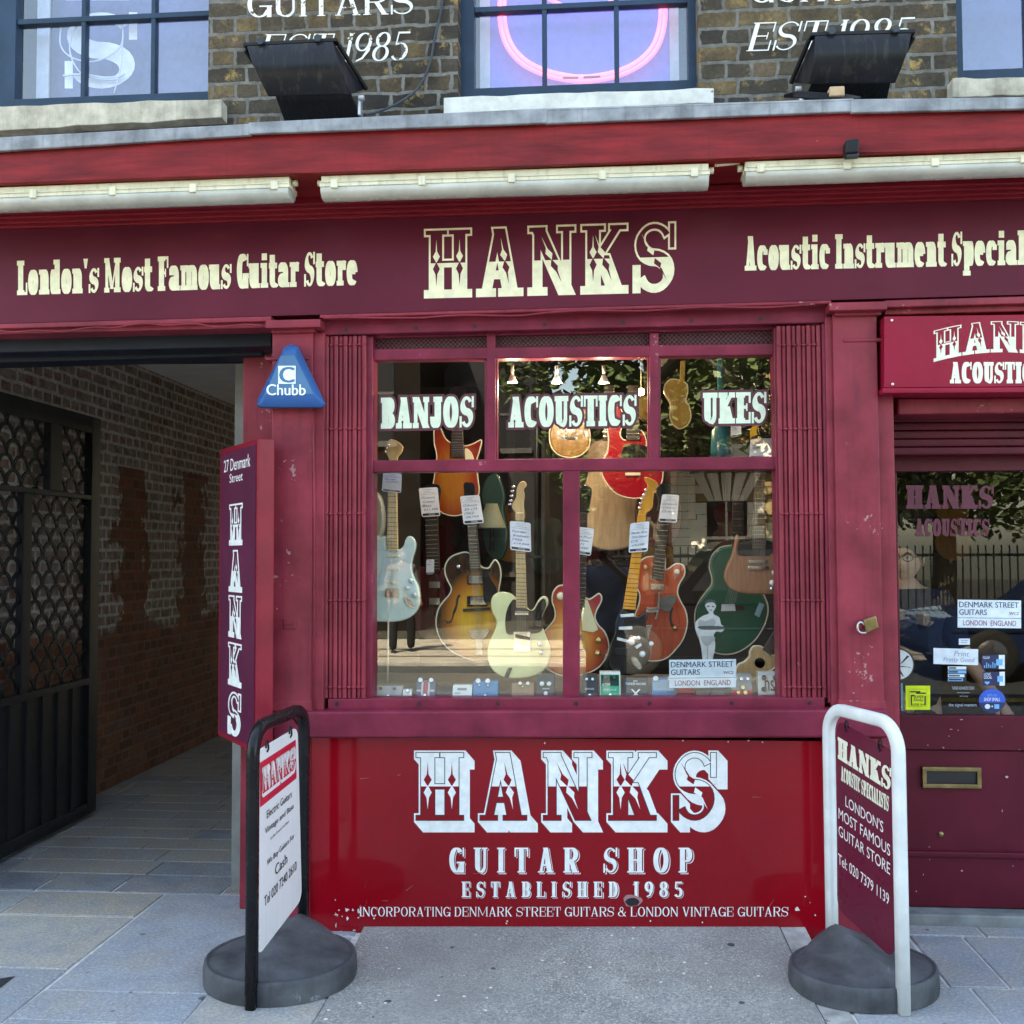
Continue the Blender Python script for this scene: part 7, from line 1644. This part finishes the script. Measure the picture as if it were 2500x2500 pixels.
    # hands
    for s_, (ex, wx) in zip((-1, 1), arms):
        e, w_ = Vector(ex), Vector(wx); d = (w_-e).normalized(); side = d.cross(Vector((0, 0, 1)));  side = side.normalized() if side.length > .1 else Vector((1, 0, 0)); nn = side.cross(d)
        v = [w_-d*.02, w_+d*.045]; ed = [(0, 1)]; rr = [.026, (.036, .02)]
        for q, (o_, l) in enumerate(((-.030, .062), (-.010, .072), (.011, .068), (.030, .052))):
            i = len(v); b0 = w_+d*.075+side*o_; v += [b0, b0+d*l*.55-nn*.012, b0+d*l*.75-nn*.034]; ed += [(1, i), (i, i+1), (i+1, i+2)]; rr += [.0105, .0095, .008]
        i = len(v); v += [w_+d*.03+side*.038*s_-nn*.01, w_+d*.07+side*.055*s_-nn*.02]; ed += [(0, i), (i, i+1)]; rr += [.013, .010]
        skin_obj('hand', sc([tuple(p) for p in v]), ed, [tuple(x*k for x in r) if isinstance(r, tuple) else r*k for r in rr], skin, body, 0, 1)
    # clothes
    V = [(0, 0, .80), (0, 0, 1.05), (0, .01, 1.27), (0, .01, 1.41), (0, .0, 1.465)]; E = [(0, 1), (1, 2), (2, 3), (3, 4)]; Rr = [(.185, .135), (.17, .125), (.18, .13), (.165, .105), .068]
    for s_, (ex, wx) in zip((-1, 1), arms):
        e, w_ = Vector(ex), Vector(wx); i = len(V); V += [(s_*.18, .01, 1.41), tuple(e)] + ([tuple(e.lerp(w_, bare_arm))] if bare_arm > 0 else []); E += [(3, i), (i, i+1)]+([(i+1, i+2)] if bare_arm > 0 else []); Rr += [.078, .062]+([.05] if bare_arm > 0 else [])
    skin_obj('shirt', sc(V), E, Rr, shirt, t)
    V = [(0, 0, .97), (0, 0, .90)]; E = [(0, 1)]; Rr = [(.16, .115), (.165, .12)]
    for s_, (fx, fy) in zip((-1, 1), legs): i = len(V); V += [(s_*.095, 0, .82), (s_*.095+fx*.1, -.01+fy*.5, .48), (s_*.095+fx*.1, .01+fy, .08)]; E += [(1, i), (i, i+1), (i+1, i+2)]; Rr += [.105, .08, .066]
    skin_obj('trousers', sc(V), E, Rr, trousers, t)
    for s_, (fx, fy) in zip((-1, 1), legs):
        x, y = s_*.095+fx*.1, .01+fy; skin_obj('shoe', sc([(x, y+.05, .05), (x, y-.06, .045), (x+s_*.01, y-.17, .035)]), [(0, 1), (1, 2)], [.045, .045, (.042, .03)], shoes, t)
    if phone: pass
    t.location = loc; t.rotation_euler.z = rz; return t
DENIM = paint('denim', (.075, .11, .19), .85, .3, 12, .3); BLACKC = paint('black_cloth', (.008, .008, .010), .9, .2, 9, .2); NAVYC = paint('navy_cloth', (.010, .014, .030), .9, .2, 9, .2); GREYC = paint('grey_cloth', (.08, .08, .085), .9, .2, 9, .2); SHOE = paint('shoe_leather', (.012, .012, .012), .5)
# shop assistant just inside the door
pa = person('person in a navy shirt with black hair and glasses behind the door glass', (1.545, .86, .02), math.radians(8), (((-.26, -.02, 1.14), (-.16, -.20, .98)), ((.27, -.05, 1.14), (.36, -.22, .92))), NAVYC, BLACKC, SKIN, SHOE, head_rot=math.radians(-38), glasses=True, h=1.66, bare_arm=0.0)
# the photographer, seen only in the glass
pb = person('person in a blue denim shirt photographing the shop, mirrored in the window', (.10, -4.76, 0), math.radians(180), (((-.27, -.10, 1.28), (-.03, -.26, 1.52)), ((.25, -.12, 1.28), (.20, -.26, 1.52))), DENIM, BLACKC, SKIND, SHOE, h=1.76, bare_arm=.35)
t = thing('phone', 'dark phone held up by the person in denim', 'phone'); mb = MB(); mb.box(-.05, .11, -4.405, -4.397, 1.565, 1.64); mb.build('case', BLK, t, bevel=.002); mb = MB(); mb.lathe([(.007, 0), (.007, .004), (0, .004)], (0, -4.397, 1.6), 'y', 12); mb.build('lens', INK, t); close(t)
pc = person('person in dark clothes waiting on the far pavement, mirrored in the left of the window', (-3.15, -12.1, .0), math.radians(150), (((-.26, 0, 1.14), (-.26, -.12, .9)), ((.26, 0, 1.14), (.25, -.1, .9))), GREYC, BLACKC, SKIND, SHOE, legs=((-.6, .0), (.9, -.12)))
# ------------------------------------------------------------------ the street the window looks out on
ASPH = paint('asphalt', (.05, .055, .055), .85, .3, 5, .3, bscale=90); PAVE = paint('far_paving', (.29, .265, .225), .85, .2, 3, .2)
mb = MB(); mb.add([(-40, -10.4, -.010), (40, -10.4, -.010), (40, -6.2, -.010), (-40, -6.2, -.010)], [(0, 1, 2, 3)]); struct('road', mb, ASPH, flat=True)
mb = MB(); mb.box(-40, 40, -6.2, -6.05, -.02, .003); mb.box(-40, 40, -10.55, -10.4, -.02, .05); struct('kerb', mb, paint('kerb_stone', (.30, .29, .27), .85, .2, 6, .3), bevel=.01)
mb = MB(); mb.box(-40, 40, -14.6, -10.56, -.02, .045); struct('far_pavement', mb, PAVE); mb = MB(); mb.add([(-40, -12.6, .049), (40, -12.6, .049), (40, -12.35, .049), (-40, -12.35, .049)], [(0, 1, 2, 3)]); mb.add([(-40, -11.35, .049), (40, -11.35, .049), (40, -11.2, .049), (-40, -11.2, .049)], [(0, 1, 2, 3)]); struct('sett_strip', mb, plain('dark_setts', (.07, .065, .06), .8), flat=True); mb = MB(); mb.add([(-40, -60, -.01), (40, -60, -.01), (40, -14.5, .055), (-40, -14.5, .055)], [(0, 1, 2, 3)]); struct('churchyard_soil', mb, plain('soil', (.022, .022, .015), .95), flat=True)
mb = MB(); mb.add([(-40, -6.62, -.006), (40, -6.62, -.006), (40, -6.54, -.006), (-40, -6.54, -.006)], [(0, 1, 2, 3)]); mb.add([(-40, -6.78, -.006), (40, -6.78, -.006), (40, -6.70, -.006), (-40, -6.70, -.006)], [(0, 1, 2, 3)]); struct('road_marking', mb, plain('yellow_line', (.55, .42, .06), .7), flat=True)
# pale stone and yellow brick house in the sun
YBR = brick_mat('yellow_brick', 'x', [(0, (.36, .25, .11)), (.5, (.46, .34, .17)), (1, (.52, .40, .22))], (.10, .09, .08), .60, .30, None, msize=.02)
t = thing('stone_house', 'sunlit house of white stone and yellow brick across the street, mirrored in the window', 'building'); STW2 = paint('white_stone', (.84, .80, .72), .8, .12, 3, .2); WIN2 = gloss('dark_window', (.02, .022, .026), .08, .5)
YH = -17.0; X0, X1 = 1.65, 4.6
mb = MB(); mb.box(X0, X1, YH-8, YH, 0, 10); mb.build('wall', YBR, t)
mb = MB(); mb.box(X0-.08, X1, YH, YH+.06, 0, .9); mb.box(X0-.1, X1, YH, YH+.22, 3.4, 3.75); mb.box(X0-.1, X1, YH, YH+.12, 3.75, 3.9); mb.box(X0-.15, X1, YH, YH+.35, 6.9, 7.3)
for i in range(14):
    z = .9+i*.18; mb.box(X0-.05, X0+.45+.18*(i % 2), YH, YH+.05, z, z+.165)
for xc in (2.75,):
    for i in range(6):
        z = 1.2+i*.25; 
        for s_ in (-1, 1): a, b_ = xc+s_*.42, xc+s_*(.62+.14*(i % 2)); mb.box(min(a, b_), max(a, b_), YH, YH+.06, z, z+.235)
    for k in range(5): f = (k-2)*.16; mb.prism([(xc+f-.07, YH+.07, 2.72), (xc+f+.07, YH+.07, 2.72), (xc+f*1.9+.11, YH+.07, 3.3), (xc+f*1.9-.11, YH+.07, 3.3)], (0, -.07, 0))
    mb.box(xc-.7, xc+.7, YH, YH+.09, 4.2, 4.4); mb.box(xc-.66, xc-.46, YH, YH+.07, 4.4, 6.2); mb.box(xc+.46, xc+.66, YH, YH+.07, 4.4, 6.2)
mb.build('dressings', STW2, t)
for xc in (2.75,):
    for z0_, z1_ in ((1.2, 2.7), (4.4, 6.2)):
        mb = MB(); mb.box(xc-.42, xc+.42, YH-.05, YH+.012, z0_, z1_); wd = mb.build('window', WIN2, t); mb = MB(); mb.box(xc-.42, xc+.42, YH+.012, YH+.03, (z0_+z1_)/2-.03, (z0_+z1_)/2+.03); mb.box(xc-.02, xc+.02, YH+.012, YH+.028, z0_, z1_); mb.build('glazing_bar', STW2, wd)
mb = MB(); mb.prism([(X0-.3, YH+.4, 9.99), (X1, YH+.4, 9.99), (X1, YH-4, 12.5), (X0-.3, YH-4, 12.5)], (0, 0, -.15)); mb.build('roof', plain('slate', (.06, .065, .075), .7), t); close(t)
# houses coloured near black in place of shade, a grey gabled one between
def house(label, x0, x1, y, h, mat, wins, gable=0, dep=8):
    t = thing('terraced_house', label, 'building'); mb = MB(); mb.box(x0, x1, y-dep, y, 0, h); 
    if gable: mb.prism([(x0, y, h), (x1, y, h), ((x0+x1)/2, y, h+gable)], (0, -dep, 0))
    mb.build('wall', mat, t)
    for xc, z0_, z1_, w_ in wins:
        mb = MB(); mb.box(xc-w_/2, xc+w_/2, y-.05, y+.015, z0_, z1_); wd = mb.build('window', WIN2, t); mb = MB(); mb.box(xc-w_/2, xc+w_/2, y+.015, y+.035, (z0_+z1_)/2-.03, (z0_+z1_)/2+.03); mb.box(xc-w_/2-.08, xc+w_/2+.08, y, y+.08, z0_-.12, z0_); mb.build('sash', plain('dull_sash', (.05, .05, .05), .7), wd)
    if gable:
        mb = MB(); mb.tube([(x0-.1, y+.05, h-.05), ((x0+x1)/2, y+.05, h+gable), (x1+.1, y+.05, h-.05)], .12, 6); mb.build('roof_edge', plain('slate2', (.05, .05, .055), .7), t)
        mb = MB(); mb.tube([(x1-.2, y+.08, 0), (x1-.2, y+.08, h)], .06, 8); mb.build('drainpipe', BLACK, t)
    return close(t)
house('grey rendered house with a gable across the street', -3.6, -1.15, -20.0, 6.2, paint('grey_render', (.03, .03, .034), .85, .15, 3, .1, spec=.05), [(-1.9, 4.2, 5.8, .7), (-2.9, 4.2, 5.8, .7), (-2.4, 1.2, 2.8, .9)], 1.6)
house('tall brick house across the street at left, coloured dark for shade', -12, -3.6, -16.5, 8, paint('shade_facade', (.011, .009, .008), .85, .3, 3, .1, spec=.05), [(-4.6, 4, 6, .9), (-6.4, 4, 6, .9), (-8.2, 4, 6, .9), (-4.6, 1, 3, .9), (-6.4, 1, 3, .9), (-8.2, 1, 3, .9)])  # near-black wall colour stands in for a shaded front
# railings before the trees
t = thing('railing', 'black iron railing across the street', 'railing'); mb = MB()
for i in range(90): x = -1.1+i*.14; mb.box(x-.011, x+.011, -14.35, -14.33, .05, 1.75)
mb.box(-1.2, 11.6, -14.36, -14.32, 1.55, 1.6); mb.box(-1.2, 11.6, -14.36, -14.32, .25, .3); mb.build('bars', BLACK, t); mb = MB(); mb.box(-1.2, 11.6, -14.45, -14.25, 0.04, .24); mb.build('plinth', plain('dark_plinth', (.04, .038, .035), .9), t); close(t)
# plane tree: trunk, limbs, leaves through the crown
def tree(label, x, y, h, seed, crown, n, lm):
    rr = random.Random(seed); t = thing('plane_tree', label, 'tree'); mb = MB(); P = [(x, y, 0), (x+.05, y, h*.25), (x-.05, y+.05, h*.45), (x, y, h*.62)]; mb.tube(smooth([Vector(p) for p in P], 4), [.24-.011*i for i in range(13)], 10)
    tips = []
    for k in range(11):
        a = rr.uniform(0, 6.28); z0_ = h*rr.uniform(.35, .6); L = rr.uniform(1.0, 2.3); p0 = Vector((x, y, z0_)); p1 = p0+Vector((math.cos(a)*L*.5, math.sin(a)*L*.5, L*.45)); p2 = p0+Vector((math.cos(a)*L, math.sin(a)*L, L*.75)); mb.tube([p0, p1, p2], [.09, .06, .025], 7); tips += [p1, p2]
    mb.build('trunk', paint('bark', (.11, .10, .075), .9, .4, 8, .5), t); mb = MB(); cs = []
    for k in range(26):
        while True:
            p = Vector((rr.uniform(-1, 1), rr.uniform(-1, 1), rr.uniform(-1, 1)))
            if p.length < 1: break
        cs.append((Vector((x+crown[3], y, crown[2]))+Vector((p.x*crown[0], p.y*crown[0]*.8, p.z*crown[1])), rr.uniform(.45, .9)))
    for k in range(n):
        c, r = rr.choice(cs); d = Vector((rr.gauss(0, 1), rr.gauss(0, 1), rr.gauss(0, 1))).normalized()*r*rr.uniform(.5, 1.05); p = c+d; s_ = rr.uniform(.07, .13); a = Vector((rr.uniform(-1, 1), rr.uniform(-1, 1), rr.uniform(-.6, .6))).normalized(); b_ = a.cross(Vector((rr.uniform(-1, 1), rr.uniform(-1, 1), 1))).normalized()
        mb.add([p-a*s_, p-b_*s_*.6, p+a*s_, p+b_*s_*.6], [(0, 1, 2, 3)])
    mb.build('crown', lm, t, flat=True); return close(t)
m, tt_, b, oc = base('leaf_green'); n = noise_tex(tt_, oc, 1.6, 3, .6); tt_.links.new(ramp(tt_, n, [(.3, (.035, .060, .018)), (.7, (.10, .14, .04))]), b.inputs['Base Color']); b.inputs['Roughness'].default_value = .55
LEAF = m
tree('leafy tree across the street, mirrored in the middle pane', 1.1, -15.4, 8.5, 5, (2.1, 2.6, 4.7, -.9), 11000, LEAF)
tree('broad leafy tree right of the stone house, mirrored in the door glass', 6.6, -15.0, 8.5, 12, (3.0, 2.7, 4.6, .2), 11000, LEAF)
house('low dark hall added behind the trees across the street, hiding bright sky', -1.1, 1.6, -18.5, 4.2, bpy.data.materials['shade_facade'], [(.3, 1.5, 3.2, .9)])  # added to fill a bright sky gap in the window reflection
tree('leafy tree beside the stone house, mirrored in the right pane', 3.2, -12.6, 8.0, 8, (1.5, 1.5, 5.0, .1), 3200, LEAF)
# parked vehicles
def vehicle(label, x0, y0, L, prof, roof, col, dark, z0_=.28):
    t = thing('parked_car', label, 'car', 'cars parked across the road'); Wd = 1.72
    mb = MB(); q = [Vector((x0+a*L, y0, b_)) for a, b_ in spl(prof, 3)]; mb.prism(q, (0, -Wd, 0), 0, True); body = mb.build('body', col, t, bevel=.03)
    mb = MB(); g = [Vector((x0+a*L, y0+.008, b_)) for a, b_ in roof]; 
    for (a, b_) in ((0, 1), (2, 3)): pass
    mb.prism(g, (0, -.03, 0)); mb.prism([p+Vector((0, -Wd-.0+.014, 0)) for p in g], (0, .03, 0)); mb.build('side_window', dark, t)
    mb = MB(); xm = x0+(roof[1][0]+roof[2][0])/2*L; mb.box(xm-.04, xm+.04, y0-.01, y0+.016, roof[0][1], roof[1][1]); mb.build('window_pillar', col, t)
    mb = MB(); 
    for z in (.62, .95): mb.box(x0+.06*L, x0+.95*L, y0-.01, y0+.018, z, z+.018)
    mb.build('trim_strip', CHROME, t)
    for f in (.17, .80):
        mb = MB(); mb.lathe([(.0, .01), (.20, .01), (.315, .02), (.33, -.0), (.33, -.2), (0, -.2)], (x0+f*L, y0+.012, .33), 'y', 28); wh = mb.build('wheel', plain('tyre', (.02, .02, .02), .8), t); mb = MB(); mb.lathe([(0, .03), (.06, .03), (.19, .022), (.2, .012)], (x0+f*L, y0+.012, .33), 'y', 24); mb.build('hub_cap', plain('hub', (.25, .25, .26), .3, .8), wh)
        mb = MB(); mb.lathe([(.0, -.01), (.33, -.01), (.33, .18), (0, .18)], (x0+f*L, y0-Wd, .33), 'y', 24); mb.build('wheel', bpy.data.materials['tyre'], t)
    mb = MB(); mb.box(x0-.03, x0+.06, y0-.5, y0-.16, .68, .84); mb.build('headlight', GALV, t, bevel=.02); mb = MB(); mb.box(x0-.03, x0+.06, y0-Wd+.16, y0-Wd+.5, .68, .84); mb.build('headlight', GALV, t, bevel=.02); return close(t)
cab = [(.0, .35), (.0, .80), (.03, .98), (.22, 1.08), (.30, 1.15), (.42, 1.72), (.50, 1.80), (.70, 1.82), (.90, 1.76), (.97, 1.4), (1.0, 1.0), (1.0, .4), (.9, .28), (.5, .26), (.1, .28)]
vehicle('black taxi parked across the road, mirrored in the shop window', -.15, -9.2, 4.2, cab, [(.34, 1.12), (.44, 1.66), (.86, 1.68), (.92, 1.14)], BLK, WIN2)
car = [(.0, .35), (.0, .65), (.04, .80), (.26, .92), (.34, .96), (.48, 1.40), (.56, 1.46), (.76, 1.44), (.92, 1.05), (.99, .95), (1.0, .6), (1.0, .35), (.9, .26), (.5, .24), (.1, .26)]
vehicle('dark blue car parked behind the taxi, mirrored in the door glass', 4.2, -8.2, 4.3, car, [(.38, .98), (.50, 1.36), (.74, 1.36), (.86, .99)], gloss('car_navy', (.015, .03, .09), .1, 1), WIN2)
t = thing('pendant_lamp', 'teal pendant lamp hanging behind the short word on the right pane', 'lamp'); p = U(*cD(1272, 880), 1.0); z1 = U(*cD(1300, 640), 1.0).z; z2 = U(*cD(1330, 90), 1.0).z
mb = MB(); mb.lathe([(.052, p.z), (.056, p.z+.02), (.050, z1-.02), (.024, z1+.01), (.017, z1+.03), (.017, z2+.2)], (p.x+.02, 1.0, 0), 'z', 24); mb.build('shade', gloss('teal_paint', (.03, .20, .28), .3, .3), t); close(t)
